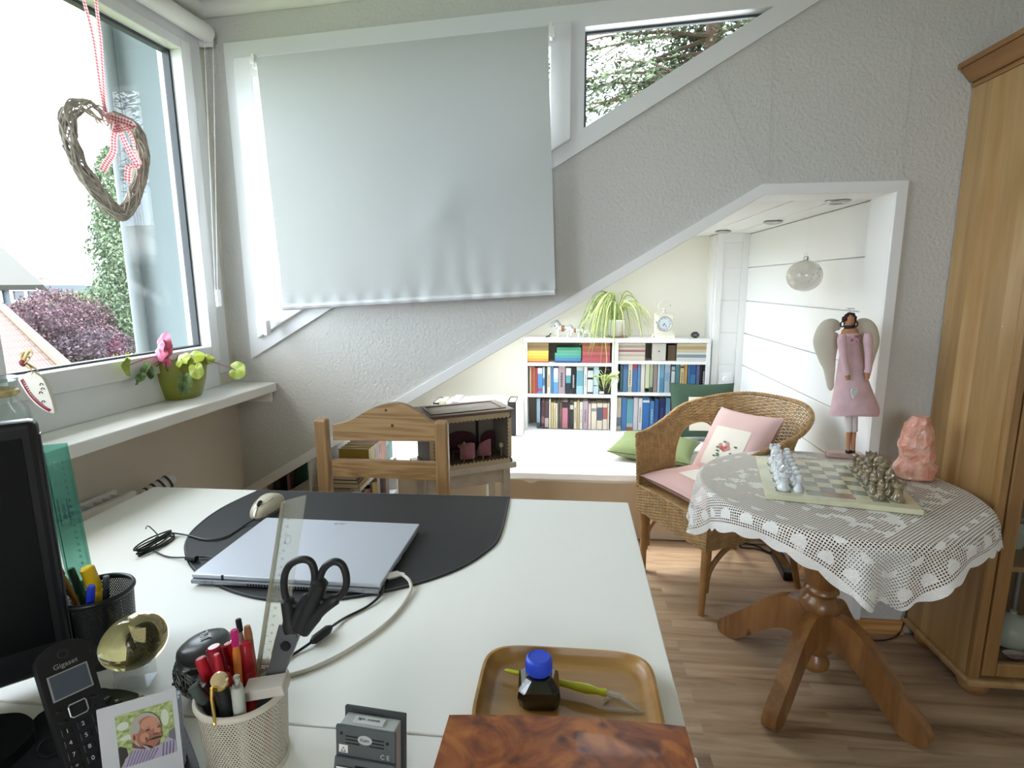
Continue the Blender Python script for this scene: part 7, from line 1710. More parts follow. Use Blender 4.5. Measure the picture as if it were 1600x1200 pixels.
# jar with ribbon and fabric heart at the left end of the sill
jp = PZ(28, 700, ZSI); jp = Vector((-1.262, 1.075, ZSI)); jr = thing('glass_jar', 'tall clear glass jar tied with a ribbon on the sill behind the monitor', 'jar', jp)
MB().lathe([(.001, .002), (.058, .002), (.063, .010), (.063, .085), (.058, .105), (.044, .125), (.041, .140), (.045, .160), (.046, .168), (.043, .168), (.039, .158), (.038, .140), (.041, .124), (.055, .103), (.060, .085), (.060, .012), (.001, .006)], 40, M=T(jp)).build('jar_body', M['clear'], jr, smooth=True)
MB().lathe([(.046, .168), (.049, .172), (.049, .176), (.001, .178)], 36, M=T(jp)).build('lid', glass('lid_glass', (.75, .8, .8), f0=1.6, rough=.1, opac=.15, opcol='9aa4a4'), jr, smooth=True)
rbm = mat('straw_gold_ribbon', 'a3894f', .5, col2='c9b98a', vscale=50); redm = mat('dark_red_knot', '7c2a30', .7)
b = MB(); nk = [jp+Vector((math.cos(a/16*6.283)*.044, math.sin(a/16*6.283)*.044, .143)) for a in range(16)]; b.tube(nk, .005, 6, closed=True, flat=1.5, up=(0, 0, 1)); b.build('neck_ribbon', rbm, jr, smooth=True)
kq = jp+Vector((.036, -.030, .143)); JY = kq.y
J_ = lambda x, y, d=0: PY(x, y, JY+d)
kk = PY(35, 566, JY); off = kq-kk; J_ = lambda x, y, d=0: PY(x, y, JY+d)+off*.0
b = MB()
for pts in ([J_(36, 566), J_(45, 548, -.01), J_(50, 552, -.012), J_(44, 562, -.006), J_(37, 568)], [J_(36, 566), J_(34, 556, .0), J_(40, 550), J_(46, 560, -.01)], [J_(38, 569), J_(46, 575, -.004), J_(50, 582, -.002), J_(44, 590)], [J_(38, 568), J_(48, 572), J_(58, 578), J_(64, 590)]): band(b, pts, .008, (0, -1, 0), tw=1.0)
b.build('bow', rbm, jr, smooth=True, solid=.0008)
MB().ell(J_(36, 567), (.008, .006, .008), 12).build('knot', redm, jr, smooth=True)
fh = thing('fabric_heart', 'small white fabric heart with red blanket stitch hanging from the jar ribbon', 'decoration', J_(80, 645))
hp2 = smooth_path([J_(*p) for p in [(62, 586), (50, 581), (33, 589), (33, 597), (48, 620), (66, 637), (84, 645), (87, 640), (80, 615), (72, 596), (66, 588)]], 5, closed=True)
b = MB(); b.prism([(p.x, p.z) for p in hp2[::-1]] if False else [(p.x, p.z) for p in hp2], -.004, .004, XZ(J_(60, 610).y)); b.build('heart_body', mat('white_felt', 'd5d0c4', .9), fh, bevel=.002)
hy = J_(60, 610).y-.0048; b = MB()
st_ = [Vector((p.x, hy, p.z)) for p in smooth_path([J_(*p) for p in [(36, 594), (50, 617), (66, 633), (80, 642)]], 8)]
for i in range(0, len(st_)-1, 1): b.tube([st_[i], st_[i]+Vector((.006, 0, .003))], .0009, 5)
b.tube(st_, .0010, 5); b.build('blanket_stitch', mat('crimson_thread', 'a02848', .8), fh)
b = MB()
for (x, y) in ((68, 601), (70, 608), (67, 614), (71, 628)):
    c_ = J_(x, y); b.tube([Vector((c_.x+math.cos(t_)*.004, hy, c_.z+math.sin(t_)*.004)) for t_ in (0, .8, 1.6, 2.4, 3.4)], .0007, 5)
b.build('stitched_letters', mat('brown_thread', '6b4444', .8), fh)
MB().tube([J_(62, 588), J_(60, 578), J_(45, 570)], .0008, 5).build('string', rbm, fh)

# ------------------------------------------------------------------ monitor
mr_ = Vector((-.705, .652, 0)); mdir = Vector((-.72, -.69, 0)).normalized(); mn_ = Vector((.69, -.72, 0)).normalized()
mon = thing('computer_monitor', 'black flat computer monitor cut off by the left edge', 'monitor', mr_+mdir*.25+Vector((0, 0, DZ)))
MMo = Matrix((mdir*-1, -mn_, Vector((0, 0, 1)))).transposed().to_4x4(); MMo.translation = Vector((mr_.x, mr_.y, 0))   # x towards the right edge, y away from the viewer
pz = PY(55, 657, mr_.y).z
gl_ = mat('monitor_gloss_black', '08090a', .35, spec=.25)
MB().bx(-.50, 0, 0, .035, .762, pz, MMo).build('housing', M['black'], mon, bevel=.010, seg=3)
MB().bx(-.48, -.018, -.0015, .0005, .81, pz-.022, MMo).build('screen', gl_, mon)
MB().bx(-.0006, .0012, .008, .020, .80, pz-.02, MMo).build('side_trim', mat('grey_trim', '3a3e42', .3), mon)
MB().bx(-.29, -.21, .02, .05, DZ+.015, .90, MMo).build('stand_column', M['black'], mon, bevel=.005)
MB().bx(-.38, -.12, -.03, .13, DZ, DZ+.015, MMo).build('stand_base', M['black'], mon, bevel=.006)

# ------------------------------------------------------------------ black mesh cup behind the monitor with its pens
def meshmat(name, colr, px_, py_, rad_, rough=.4, metal=0):
    k = NT(name); k.b.inputs['Base Color'].default_value = lin(colr); k.b.inputs['Roughness'].default_value = rough; k.b.inputs['Metallic'].default_value = metal
    uv = k.n('ShaderNodeUVMap'); sx = k.n('ShaderNodeSeparateXYZ'); k.l(uv.outputs[0], sx.inputs[0])
    def M1(op, a, bb=None):
        n = k.n('ShaderNodeMath', operation=op)
        for i, q in enumerate((a, bb)):
            if q is None: continue
            if isinstance(q, (int, float)): n.inputs[i].default_value = q
            else: k.l(q, n.inputs[i])
        return n.outputs[0]
    yr = M1('DIVIDE', sx.outputs[1], py_); row_ = M1('FLOOR', yr); xo = M1('ADD', M1('DIVIDE', sx.outputs[0], px_), M1('MULTIPLY', row_, .5))
    fx = M1('SUBTRACT', M1('FRACT', xo), .5); fy = M1('SUBTRACT', M1('FRACT', yr), .5)
    d = M1('ADD', M1('ABSOLUTE', fx), M1('MULTIPLY', M1('ABSOLUTE', fy), 1.1)); k.l(M1('GREATER_THAN', d, rad_), k.b.inputs['Alpha']); return k.m
def meshcup(name, lab, c, r0, r1, h, m_, mrim, floor_z=DZ):
    t = thing(name, lab, 'pen cup', c); b = MB()
    b.surf(lambda u, v: Vector((math.cos(6.283*u)*(r0+(r1-r0)*v), math.sin(6.283*u)*(r0+(r1-r0)*v), .006+(h-.012)*v)), 64, 4, cu=True, uvf=lambda u, v: (u*6.283*r1, v*h), M=T(c)); b.build('mesh_wall', m_, t, smooth=True)
    MB().lathe([(.001, 0), (r0+.001, 0), (r0+.0015, .004), (r0+.0015, .009), (r0-.0015, .009), (r0-.0015, .003), (.001, .003)], 48, M=T(c)).build('base', mrim, t, smooth=True)
    MB().tube([c+Vector((math.cos(i/48*6.283)*r1, math.sin(i/48*6.283)*r1, h-.003)) for i in range(48)], .0032, 10, closed=True, flat=1.3, up=(0, 0, 1)).build('rim', mrim, t, smooth=True)
    return t
bc_ = Vector((-.700, .715, DZ)); c3_ = PZ(132, 1050, DZ); bc_ = Vector((c3_.x-.001, c3_.y+.040, DZ))
blackmesh = meshmat('black_wire_mesh', '101112', .0034, .0030, .24); meshcup('pen_cup', 'black wire mesh pen cup between monitor and glass egg', bc_, .042, .047, .110, blackmesh, M['black'])
def stick(lab, name, cat, cup, base_off, top, r, m_, parts, group='pens in the black cup'):
    """straight pen standing in a cup: base on the cup floor, top at a given point"""
    b0_ = cup+Vector((base_off[0], base_off[1], .006)); t = thing(name, lab, cat, b0_, 0, group); ax_ = (top-b0_); Ln = ax_.length; ax_.normalize()
    for pn_, a, e, ra_, rb_, mm_ in parts:
        b = MB(); b.tube([b0_+ax_*(Ln*a+.0002), b0_+ax_*(Ln*(a+(e-a)*.08)), b0_+ax_*(Ln*(e-(e-a)*.06)), b0_+ax_*(Ln*e)], [ra_*.85, ra_, rb_, rb_*.75], 14); b.build(pn_, mm_, t, smooth=True)
    return t, b0_, ax_, Ln
cyk = bc_.y
redp = mat('red_lacquer', 'b3212e', .3); greenp = mat('dark_green_plastic', '1f4a34', .3); yel = mat('yellow_plastic', 'e0b818', .3); bluep = mat('blue_plastic', '2238c0', .3); whp = mat('white_plastic', 'dcdcda', .35); brw = mat('raw_pencil_wood', 'b0764a', .6); whtp = whp
stick('brown pencil with red end in the black cup, beside the monitor edge', 'pencil', 'pencil', bc_, (-.02, .01), PY(89, 884, cyk-.005), .0045, None, [('shaft', 0, .88, .0042, .0042, brw), ('end_cap', .88, 1, .0046, .0046, redp)])
stick('dark green pen in front of the yellow marker in the black cup', 'felt_pen', 'pen', bc_, (-.005, .0), PY(110, 888, cyk-.012), .005, None, [('barrel', 0, .7, .005, .005, greenp), ('cap', .7, 1, .0056, .0052, greenp)])
stick('thick yellow marker in the black cup', 'marker', 'pen', bc_, (.012, .012), PY(135, 886, cyk-.002), .009, None, [('barrel', 0, .72, .009, .009, yel), ('cap', .72, 1, .0098, .0095, yel)])
stick('pen with bright blue cap leaning out of the black cup', 'ballpoint_pen', 'pen', bc_, (-.012, -.022), PY(143, 915, cyk-.030), .005, None, [('barrel', 0, .7, .0042, .0042, M['clearplastic']), ('cap', .7, 1, .0055, .0050, bluep)])
stick('dark grey pen leaning right in the black cup', 'ballpoint_pen', 'pen', bc_, (.0, .0), PY(166, 900, cyk-.005), .0045, None, [('barrel', 0, .85, .0045, .0045, M['blackmatt']), ('clip_end', .85, 1, .0050, .0042, mat('grey_barrel', '3c4043', .35))])
stick('red pen with white head in the black cup, lowest beside the monitor', 'felt_pen', 'pen', bc_, (-.028, -.012), PY(91, 922, cyk-.035), .006, None, [('barrel', 0, .82, .006, .006, mat('wine_barrel', '5c1c2a', .35)), ('head', .82, 1, .0062, .0055, whp)])
stick('pen with white label band in the black cup', 'felt_pen', 'pen', bc_, (-.018, -.028), PY(100, 935, cyk-.044), .005, None, [('barrel', 0, .8, .005, .005, M['blackmatt']), ('head', .8, 1, .0052, .005, mat('beige_head', 'b4a99a', .5))])
stick('cream pencil end behind the blue cap in the black cup', 'pencil', 'pencil', bc_, (.012, .02), PY(153, 911, cyk+.012), .004, None, [('shaft', 0, .9, .004, .004, mat('cream_lacquer', 'd8d2b8', .4)), ('end_cap', .9, 1, .0043, .0043, whp)])
# green transparent ruler
teal = glass('green_transparent_plastic', (.58, .88, .80), f0=1.5, rough=.04, opac=.32, opcol='7cc4b4')
rA, rB, rC, rD_ = PY(62, 696, cyk+.03), PY(105, 692, cyk+.03), PY(134, 925, cyk+.016), PY(96, 930, cyk+.016)
dn_ = (rC-rB); rC2 = rB+dn_*1.36; rD2 = rA+(rD_-rA)*1.36
gr = thing('green_ruler', 'wide transparent green ruler standing in the black cup', 'ruler', rD2, 0)
rx = (rB-rA).normalized(); ry = (rD2-rA); RWd = (rB-rA).length; RLn = ry.length; GM = frame(rA, rx, ry)     # local y runs down the ruler, z = x cross y
MB().bx(0, RWd, 0, RLn, -.001, .001, GM).build('blade', teal, gr, bevel=.0006)
b = MB(); zf = -.0013 if (GM.to_3x3() @ Vector((0, 0, 1))).y > 0 else .0013
for i in range(int(RLn/.001)-4):
    if i > 190: break
    ln_ = .0075 if i % 10 == 0 else (.0055 if i % 5 == 0 else .004); b.bx(RWd-.001-ln_, RWd-.001, .008+i*.001-.00008, .008+i*.001+.00008, zf-.0001, zf+.0001, GM)
b.build('scale_marks', mat('dark_green_print', '1f5a50', .5), gr)
def facetext(mb, s_, size, x, y, GM_, z, rot=0):
    Zv = -1 if z < 0 else 1
    base = GM_ @ T((x, y, z)) @ (Matrix(((1, 0, 0, 0), (0, 1, 0, 0), (0, 0, 1, 0), (0, 0, 0, 1))) if Zv > 0 else Matrix.Rotation(math.pi, 4, 'X'))
    return mb.text(s_, size, base @ rotz(rot), .00005)
b = MB()
for i in range(0, 18): facetext(b, str(i+1), .0055, RWd-.014, .018+i*.01, GM, zf)
b.build('numbers', mat('dark_green_print', '1f5a50', .5), gr)
b = MB(); facetext(b, 'Aristo', .009, RWd*.42, .105, GM, zf, R(90)); 
fr_o = [(RWd*.42-.008, .085), (RWd*.42+.008, .085), (RWd*.42+.008, .127), (RWd*.42-.008, .127)]; b.tube([GM @ Vector((x, y, zf)) for x, y in fr_o], .0004, 4, closed=True); b.build('maker_mark', mat('dark_green_print', '1f5a50', .5), gr)
b = MB()
for (x, y) in ((RWd*.42, .033), (RWd*.42, .060)): b.tube([GM @ Vector((x+.005*math.cos(i/16*6.283), y+.005*math.sin(i/16*6.283), zf)) for i in range(16)], .0007, 5, closed=True)
b.build('hole_rim', M['clear'], gr)
MB().bx(.005, .0065, .012, RLn-.01, zf-.0001, zf+.0001, GM).build('edge_line', mat('dark_green_print', '1f5a50', .5), gr)

# ------------------------------------------------------------------ glass egg on stand
eb = PZ(213, 1068, DZ); ebc = Vector((eb.x, eb.y, DZ))
st = thing('acrylic_stand', 'small clear acrylic stand under the glass egg', 'stand', ebc)
acr = glass('acrylic', (.95, .97, .97), f0=1.5, opac=.10, opcol='ffffff')
AM = T(ebc) @ rotz(R(18))
b = MB(); b.bx(-.022, .022, -.016, .016, .0, .003, AM); b.bx(-.022, -.019, -.016, .016, .003, .030, AM); b.bx(.019, .022, -.016, .016, .003, .030, AM); b.bx(-.019, .019, -.016, .016, .024, .027, AM); b.build('stand_body', acr, st, bevel=.0006)
eg = PY(207, 1003, ebc.y); eg = Vector((eg.x, ebc.y, eg.z)); tag_ = thing('glass_egg', 'smoky olive glass egg resting on a clear stand', 'ornament', eg-Vector((0, 0, .035)))
k = NT('smoky_olive_glass'); k.b.inputs['Base Color'].default_value = lin('c9c08a'); k.b.inputs['Transmission Weight'].default_value = 1; k.b.inputs['Roughness'].default_value = .02; k.b.inputs['IOR'].default_value = 1.5
EGm = k.m
EM = T(eg) @ rotz(R(6)) @ Matrix.Rotation(R(-28), 4, 'Y')
def eggf(u, v):
    a = 2*math.pi*u; t_ = math.pi*v; x = -math.cos(t_); r = math.sin(t_)*(1+.10*x); return Vector((x*.0475, math.cos(a)*r*.037, math.sin(a)*r*.037))
MB().surf(eggf, 48, 32, cu=True, M=EM).build('egg', EGm, tag_, smooth=True, ang=180)

# ------------------------------------------------------------------ silver ball with dark cap (paper clip ball)
sb0 = PZ(318, 1090, DZ+.01); sbc = Vector((sb0.x-.010, sb0.y+.026, DZ)); sbt = thing('clip_dispenser', 'round silver clip ball with dark oval cap behind the mesh cup', 'paper clip holder', sbc)
MB().ell(sbc+Vector((0, 0, .037)), (.040, .040, .037), 32).build('ball', mat('mirror_silver', '9a9ea3', .25, .9), sbt, smooth=True)
rc2 = random.Random(12)
clm = mat('clip_wire', 'a8acb0', .15, 1); b = MB()
for i in range(170):
    a = rc2.uniform(2.0, 5.8); e = rc2.uniform(-.9, .35); n_ = Vector((math.cos(a)*math.cos(e), math.sin(a)*math.cos(e), math.sin(e))); c_ = sbc+Vector((0, 0, .037))+n_*.0400; t1 = Matrix.Rotation(rc2.random()*6.28, 3, n_) @ n_.orthogonal().normalized(); t2 = n_.cross(t1)
    b.tube([c_-t1*.008-t2*.002, c_+t1*.007-t2*.002, c_+t1*.009, c_+t1*.007+t2*.002, c_-t1*.005+t2*.002, c_-t1*.006], .0007, 5)
for i in range(26): b.ell(sbc+Vector((0, 0, .037))+Vector((rc2.uniform(-.03, .0), -.030-.004*rc2.random(), rc2.uniform(-.02, .01))), .0025, 6)
b.build('clips', clm, sbt, smooth=True)['kind'] = 'stuff'
ccp = PY(318, 1010, sbc.y-.004); CMx = frame(ccp, (1, .15, .22), (-.1, 1, .05)); CMx = CMx
MB().lathe([(.001, -.012), (.030, -.012), (.034, -.006), (.0355, 0), (.033, .006), (.026, .010), (.012, .0125), (.001, .013)], 36, M=CMx @ T((0, 0, 0)), sy=.92).build('cap', mat('dark_grey_gloss', '46484b', .28), sbt, smooth=True)
MB().lathe([(.0305, -.020), (.0345, -.018), (.0345, -.0125), (.0305, -.0123)], 36, M=CMx, cap=False).build('silver_collar', M['chrome'], sbt, smooth=True)
MB().text('JML', .015, CMx @ T((.004, .004, .0133)) @ rotz(R(120)), .0006).build('lettering', mat('mid_grey_letters', '6a6c6f', .3), sbt)
MB().text('8', .010, frame(sbc+Vector((.012, -.0372, .052)), (1, .25, 0), (0, .2, 1)), .0004).build('number', M['darkmetal'], sbt)

# ------------------------------------------------------------------ white mesh cup with scissors, ruler, pens
wc0 = PZ(384, 1200, DZ); wcc = Vector((-.372, .575, DZ))
lft, rgt = PZ(305, 1088, .835), PZ(446, 1074, .835)
wcc = (lft+rgt)/2; rr0 = (rgt-lft).length/2; wcc = Vector((wcc.x, wcc.y+.004, DZ)); rr0 = .049
cream = mat('cream_painted_steel', 'cfc9ba', .4); wmesh = meshmat('cream_perforated_steel', 'c4bdac', .0036, .0031, .36, .45)
meshcup('pen_cup', 'cream perforated metal pen cup with scissors and ruler in the foreground', wcc, .044, rr0, .098, wmesh, cream)
cw = wcc.y
GRP = 'pens in the cream cup'
P_ = lambda x, y, d=0: PY(x, y, cw+d)
# clear ruler
ra, rb2 = P_(441, 790, .10), P_(478, 770, .10); base_ = P_(392, 1100, .008)
tl, tr_2 = ra, rb2; wv_ = (rb2-ra); wv_ = Vector((wv_.x, wv_.y, 0)).normalized()
rlo = Vector((wcc.x+.004, wcc.y+.010, DZ+.008)); axis = ((ra+rb2)/2-rlo).normalized(); 
tri_l, tri_r = P_(441, 786, .10), P_(480, 771, .10); WD = .033
CR = frameY(rlo, (tri_r-tri_l), axis)   # x across, y up the ruler
Lr = ((tri_l+tri_r)/2-rlo).length
clr = thing('clear_ruler', 'long transparent ruler standing in the cream cup', 'ruler', rlo, 0, None)
MB().prism([(-WD/2, 0), (WD/2, 0), (WD/2, Lr+.006), (-WD/2, Lr-.006)], -.0012, .0012, CR).build('blade', M['clearplastic'], clr, bevel=.0005)
zq = .0016 if (CR.to_3x3() @ Vector((0, 0, 1))).y < 0 else -.0016
b = MB().bx(-WD/2, -WD/2+.004, .002, Lr-.008, -.0022, .0022, CR); b.build('bevelled_edge', glass('ruler_edge', (.72, .72, .66), f0=1.5, rough=.1, opac=.35, opcol='b9b6a4'), clr)
b = MB(); kM = CR
for i in range(28):
    y_ = Lr-.02-i*.01; b.bx(-WD/2+.005, -WD/2+(.011 if i % 5 == 0 else .009), y_, y_+.0004, zq-.0001, zq+.0001, CR)
b.build('scale_marks', mat('grey_print', '8a8c88', .5), clr)
b = MB()
for i in range(26): facetext(b, str(29-i), .0042, -WD/2+.0135, Lr-.026-i*.01, CR, zq)
b.build('numbers', mat('grey_print', '8a8c88', .5), clr)
MB().tube([CR @ Vector((.001+.004*math.cos(i/16*6.283), Lr-.052+.0055*math.sin(i/16*6.283), zq)) for i in range(16)], .0009, 5, closed=True).build('hang_hole', M['clear'], clr)
# scissors
sc = thing('scissors', 'black handled steel scissors standing in the cream cup', 'scissors', wcc+Vector((.012, 0, .004)))
SY = .012
def S_(x, y, d=0): return PY(x, y, cw+SY+d)
def plate(mb, pts, th_, dy=0):
    ps = [S_(*p) for p in pts]; yy = S_(pts[0][0], pts[0][1]).y+dy
    return mb.prism([(p.x, p.z) for p in ps], -th_/2, th_/2, XZ(yy))
pv = (448, 1007)
b = MB(); plate(b, [(462, 985), (437, 975), (430, 1000), (424, 1030), (405, 1085), (398, 1125), (410, 1128), (425, 1100), (440, 1060), (452, 1030), (466, 1000)], .0022, -.001); b.build('blade', mat('scissor_steel_dark', '6a6d70', .35, .5), sc, bevel=.0004)
b = MB(); plate(b, [(452, 976), (472, 985), (462, 1010), (450, 1040), (436, 1070), (425, 1100), (416, 1098), (424, 1060), (434, 1020), (440, 995)], .0022, .0014); b.build('blade', mat('scissor_steel', '8f9294', .35, .5), sc, bevel=.0004)
c_ = S_(*pv); MB().cyl(c_+Vector((0, -.0040, 0)), c_+Vector((0, .003, 0)), .0060, n=20).build('pivot_screw', M['black'], sc)
MB().cyl(S_(432, 1062)+Vector((0, -.004, 0)), S_(432, 1062)+Vector((0, .0, 0)), .005, n=16).build('stop_button', mat('grey_button', '6a6e6c', .5), sc)
hm_ = mat('black_rubbery_plastic', '1d1e20', .5)
def loopc(pts, rad, flat=1.0):
    b = MB(); ps = smooth_path([S_(*p) for p in pts], 8, closed=True); b.tube(ps, rad, 10, closed=True, flat=1.0); return b
b = loopc([(446, 895), (456, 880), (474, 874), (487, 880), (492, 900), (488, 925), (476, 942), (460, 945), (449, 938), (444, 918)], .0042)
b.tube(smooth_path([S_(449, 934), S_(452, 955), S_(455, 978), S_(457, 984)], 4), [.005]+[.008]*6+[.0095]*6, 12)
b.tube(smooth_path([S_(484, 930), S_(472, 948), S_(462, 970), S_(458, 984)], 4), [.004]+[.007]*6+[.008]*6, 12); b.build('handle', hm_, sc, smooth=True)
b = loopc([(498, 915), (505, 890), (520, 878), (534, 882), (541, 900), (540, 918), (530, 932), (512, 940), (500, 937)], .0042)
b.tube(smooth_path([S_(502, 905), S_(494, 930), S_(482, 955), S_(470, 982)], 4), [.005]+[.009]*6+[.0095]*6, 12)
b.tube(smooth_path([S_(528, 933), S_(505, 950), S_(488, 968), S_(474, 986)], 4), [.004]+[.007]*6+[.008]*6, 12); b.build('handle', hm_, sc, smooth=True)
# assorted pens
orange = mat('orange_striped_barrel', 'd07a2c', .35); magenta = mat('magenta_cap', 'c01f70', .35)
stick('orange fineliner with magenta end in the cream cup', 'fineliner', 'pen', wcc, (-.002, -.004), P_(366, 984, .0), .004, None, [('barrel', 0, .88, .0040, .0042, orange), ('end_cap', .88, 1, .0043, .0043, magenta)], GRP)
stick('slim grey brush pencil, tallest at the back of the cream cup', 'paint_brush', 'brush', wcc, (.006, .016), P_(372, 967, .03), .003, None, [('shaft', 0, .9, .0028, .0028, mat('greybrown_lacquer', '8a6f62', .4)), ('tip', .9, 1, .0034, .0034, M['blackmatt'])], GRP)
stick('unsharpened brown wooden pencil in the cream cup', 'pencil', 'pencil', wcc, (.012, .012), P_(386, 978, .03), .0045, None, [('shaft', 0, 1, .0046, .0046, brw)], GRP)
stick('thick red felt pen with round top in the cream cup', 'felt_pen', 'pen', wcc, (.004, .010), P_(383, 1004, .018), .0075, None, [('barrel', 0, .75, .0078, .0080, redp), ('cap', .75, 1, .0085, .0072, redp)], GRP)
stick('red marker with grey ringed cap on the left of the cream cup', 'marker', 'pen', wcc, (-.012, .004), P_(334, 1010, .008), .0075, None, [('barrel', 0, .72, .0078, .0080, redp), ('cap', .72, 1, .0092, .0086, mat('dark_red_cap', '8c1426', .2))], GRP)
stick('red pen with nozzle tip in the middle of the cream cup', 'glue_pen', 'pen', wcc, (-.008, -.008), P_(338, 1022, -.012), .008, None, [('barrel', 0, .80, .0100, .0105, redp), ('nozzle', .80, 1, .0045, .0036, redp)], GRP)
stick('small red capped pen behind the orange fineliner', 'felt_pen', 'pen', wcc, (-.004, .018), P_(356, 1005, .025), .006, None, [('barrel', 0, .8, .0062, .0065, redp), ('cap', .8, 1, .0068, .0062, redp)], GRP)
stick('red and black pen leaning on the silver clip ball side', 'felt_pen', 'pen', wcc, (-.014, -.002), P_(313, 1028, .004), .006, None, [('barrel', 0, .78, .0068, .0068, M['black']), ('cap', .78, 1, .0072, .0066, redp)], GRP)
stick('red sharpened pencil seen through the clear ruler', 'pencil', 'pencil', wcc, (.018, .004), P_(431, 998, .045), .0045, None, [('shaft', 0, .86, .0042, .0042, mat('pencil_red', 'b02a22', .35)), ('sharpened_tip', .86, .97, .0040, .0015, brw), ('lead', .97, 1, .0014, .0004, redp)], GRP)
stick('black pen leaning left out of the cream cup, lowest', 'ballpoint_pen', 'pen', wcc, (.010, -.010), P_(301, 1072, -.028), .006, None, [('barrel', 0, .8, .0060, .0062, M['black']), ('cap', .8, 1, .0066, .0060, mat('grey_green_cap', '4a5450', .2))], GRP)
stick('black pen with silver ring end beside the gold pen', 'ballpoint_pen', 'pen', wcc, (.014, -.004), P_(314, 1072, -.018), .006, None, [('barrel', 0, .9, .0066, .0068, M['black']), ('ring_end', .9, 1, .0070, .0064, M['darkmetal'])], GRP)
t, b0_, ax_, Ln = stick('black fountain pen with gold clip and white dome in the cream cup', 'fountain_pen', 'pen', wcc, (.002, -.020), P_(343, 1063, -.040), .007, None, [('barrel', 0, .55, .0062, .0068, M['black']), ('cap', .55, .97, .0074, .0078, M['black']), ('cap_ring', .94, .985, .0080, .0080, M['gold'])], GRP)
tp2 = b0_+ax_*Ln; MB().lathe([(.001, -.002), (.0095, -.002), (.0105, .0005), (.009, .003), (.001, .0042)], 26, M=frame(tp2, (1, 0, .1), (0, .6, 1)), sy=.85).build('dome', mat('pearl_white_gold', 'e0cda2', .12, .6), t, smooth=True)
b = MB(); b.tube([tp2+Vector((-.002, -.010, -.001)), tp2+Vector((-.002, -.0125, -.012)), tp2+Vector((-.001, -.013, -.030)), tp2+Vector((-.002, -.012, -.042))], [.0022, .0020, .0018, .0014], 8); b.ell(tp2+Vector((-.002, -.0125, -.043)), .0022, 8); b.build('clip', M['gold'], t, smooth=True)
stick('white ballpoint pen with silver button and glassy clip in the cream cup', 'ballpoint_pen', 'pen', wcc, (.006, -.018), P_(369, 1056, -.040), .0065, None, [('barrel', 0, .9, .0066, .0068, mat('pearly_white', 'b9bdb4', .3)), ('push_button', .9, 1, .0036, .0036, M['chrome'])], GRP)
stick('pale grey pen half hidden between gold and white pens', 'ballpoint_pen', 'pen', wcc, (-.002, -.010), P_(357, 1078, -.02), .006, None, [('barrel', 0, 1, .0062, .0062, mat('dull_white_barrel', 'a9aaa6', .4))], GRP)
ersp = PZ(414, 1085, wcc.z+.098); er = frame((ersp.x, ersp.y+.004, wcc.z+.104), (1, .22, .10), (-.2, 1, .12))
tag(MB().bx(-.022, .022, -.011, .011, -.006, .007, er).build('eraser', mat('white_eraser', 'cbc5bd', .8), bevel=.0012), 'white block eraser lying on the rim of the cream cup', 'eraser')

# ------------------------------------------------------------------ cordless phone in its base
ph = thing('cordless_phone', 'black cordless telephone handset standing in its charging base', 'telephone', (-.50, .46, DZ))
tpP = PY(92, 1003, .515); btP = PY(176, 1290, .455)
axp = (tpP-btP); PL_ = axp.length; axp.normalize()
rgt_ = (PY(125, 1027, .53)-PY(78, 1065, .50)).normalized(); rgt_ = (rgt_-axp*rgt_.dot(axp)).normalized(); nrm_ = rgt_.cross(axp)
HM = Matrix((rgt_, axp, nrm_)).transposed().to_4x4(); HM.translation = tpP
hw_ = .0245; prof_h = []
N_ = 16
top_arc = [(-math.cos(i/N_*math.pi)*hw_, -.020+math.sin(i/N_*math.pi)**.8*.020) for i in range(N_+1)]
outl_h = top_arc+[(hw_*.96, -.08), (hw_*.90, -.15), (-hw_*.90, -.15), (-hw_*.96, -.08)]
MB().prism(outl_h[::-1], -.020, .0, HM).build('handset', mat('phone_black', '17181b', .38), ph, bevel=.0045, seg=3)
def fp(x, y, z=.0008): return HM @ Vector((x, y, z))
MB().tube([fp(.0045*math.cos(i/18*6.283), -.014+.0045*math.sin(i/18*6.283), .0003) for i in range(18)], .0003, 4, closed=True).build('earpiece', mat('phone_grey_line', '3b3d40', .5), ph)
MB().text('Gigaset', .0075, HM @ T((0, -.0255, .0006)), .0001).build('logo', mat('phone_silver_print', 'a9acae', .3, .5), ph)
MB().bx(-.0185, .0185, -.060, -.032, .0, .0010, HM).build('screen_frame', mat('screen_bezel', '8e918f', .3), ph, bevel=.0003)
MB().bx(-.0168, .0168, -.0585, -.0335, .001, .0014, HM).build('screen', mat('phone_lcd', '4c525e', .15), ph)
b = MB(); b.tube([fp(x, y, .0016) for x, y in [(-.007, -.069), (.007, -.069), (.008, -.071), (.008, -.081), (.006, -.083), (-.006, -.083), (-.008, -.081), (-.008, -.071)]], .0008, 6, closed=True); b.build('navigation_ring', mat('phone_silver_print', 'a9acae', .3, .5), ph)
for x, y in ((-.016, -.071), (.016, -.071), (-.016, -.082), (.016, -.082)): MB().ell(fp(x, y, .0005), (.0045, .0030, .0016), 10).build('key', M['black'], ph, smooth=True)
keys = ['1', '2', '3', '4', '5', '6', '7', '8', '9', '*', '0', '#']
b = MB()
for i, kx_ in enumerate(keys):
    x, y = (-.014+.014*(i % 3)), -.093-.0125*(i//3); MB().bx(x-.005, x+.005, y-.0042, y+.0042, .0, .0014, HM).build('key', M['black'], ph, bevel=.001); b.text(kx_, .0062, HM @ T((x, y, .0017)), .00008)
b.build('key_numbers', mat('phone_white_print', 'c9cbcd', .4), ph)
pbm = mat('phone_base_black', '1b1e24', .45)
pb0 = Vector((-.555, .435, DZ))
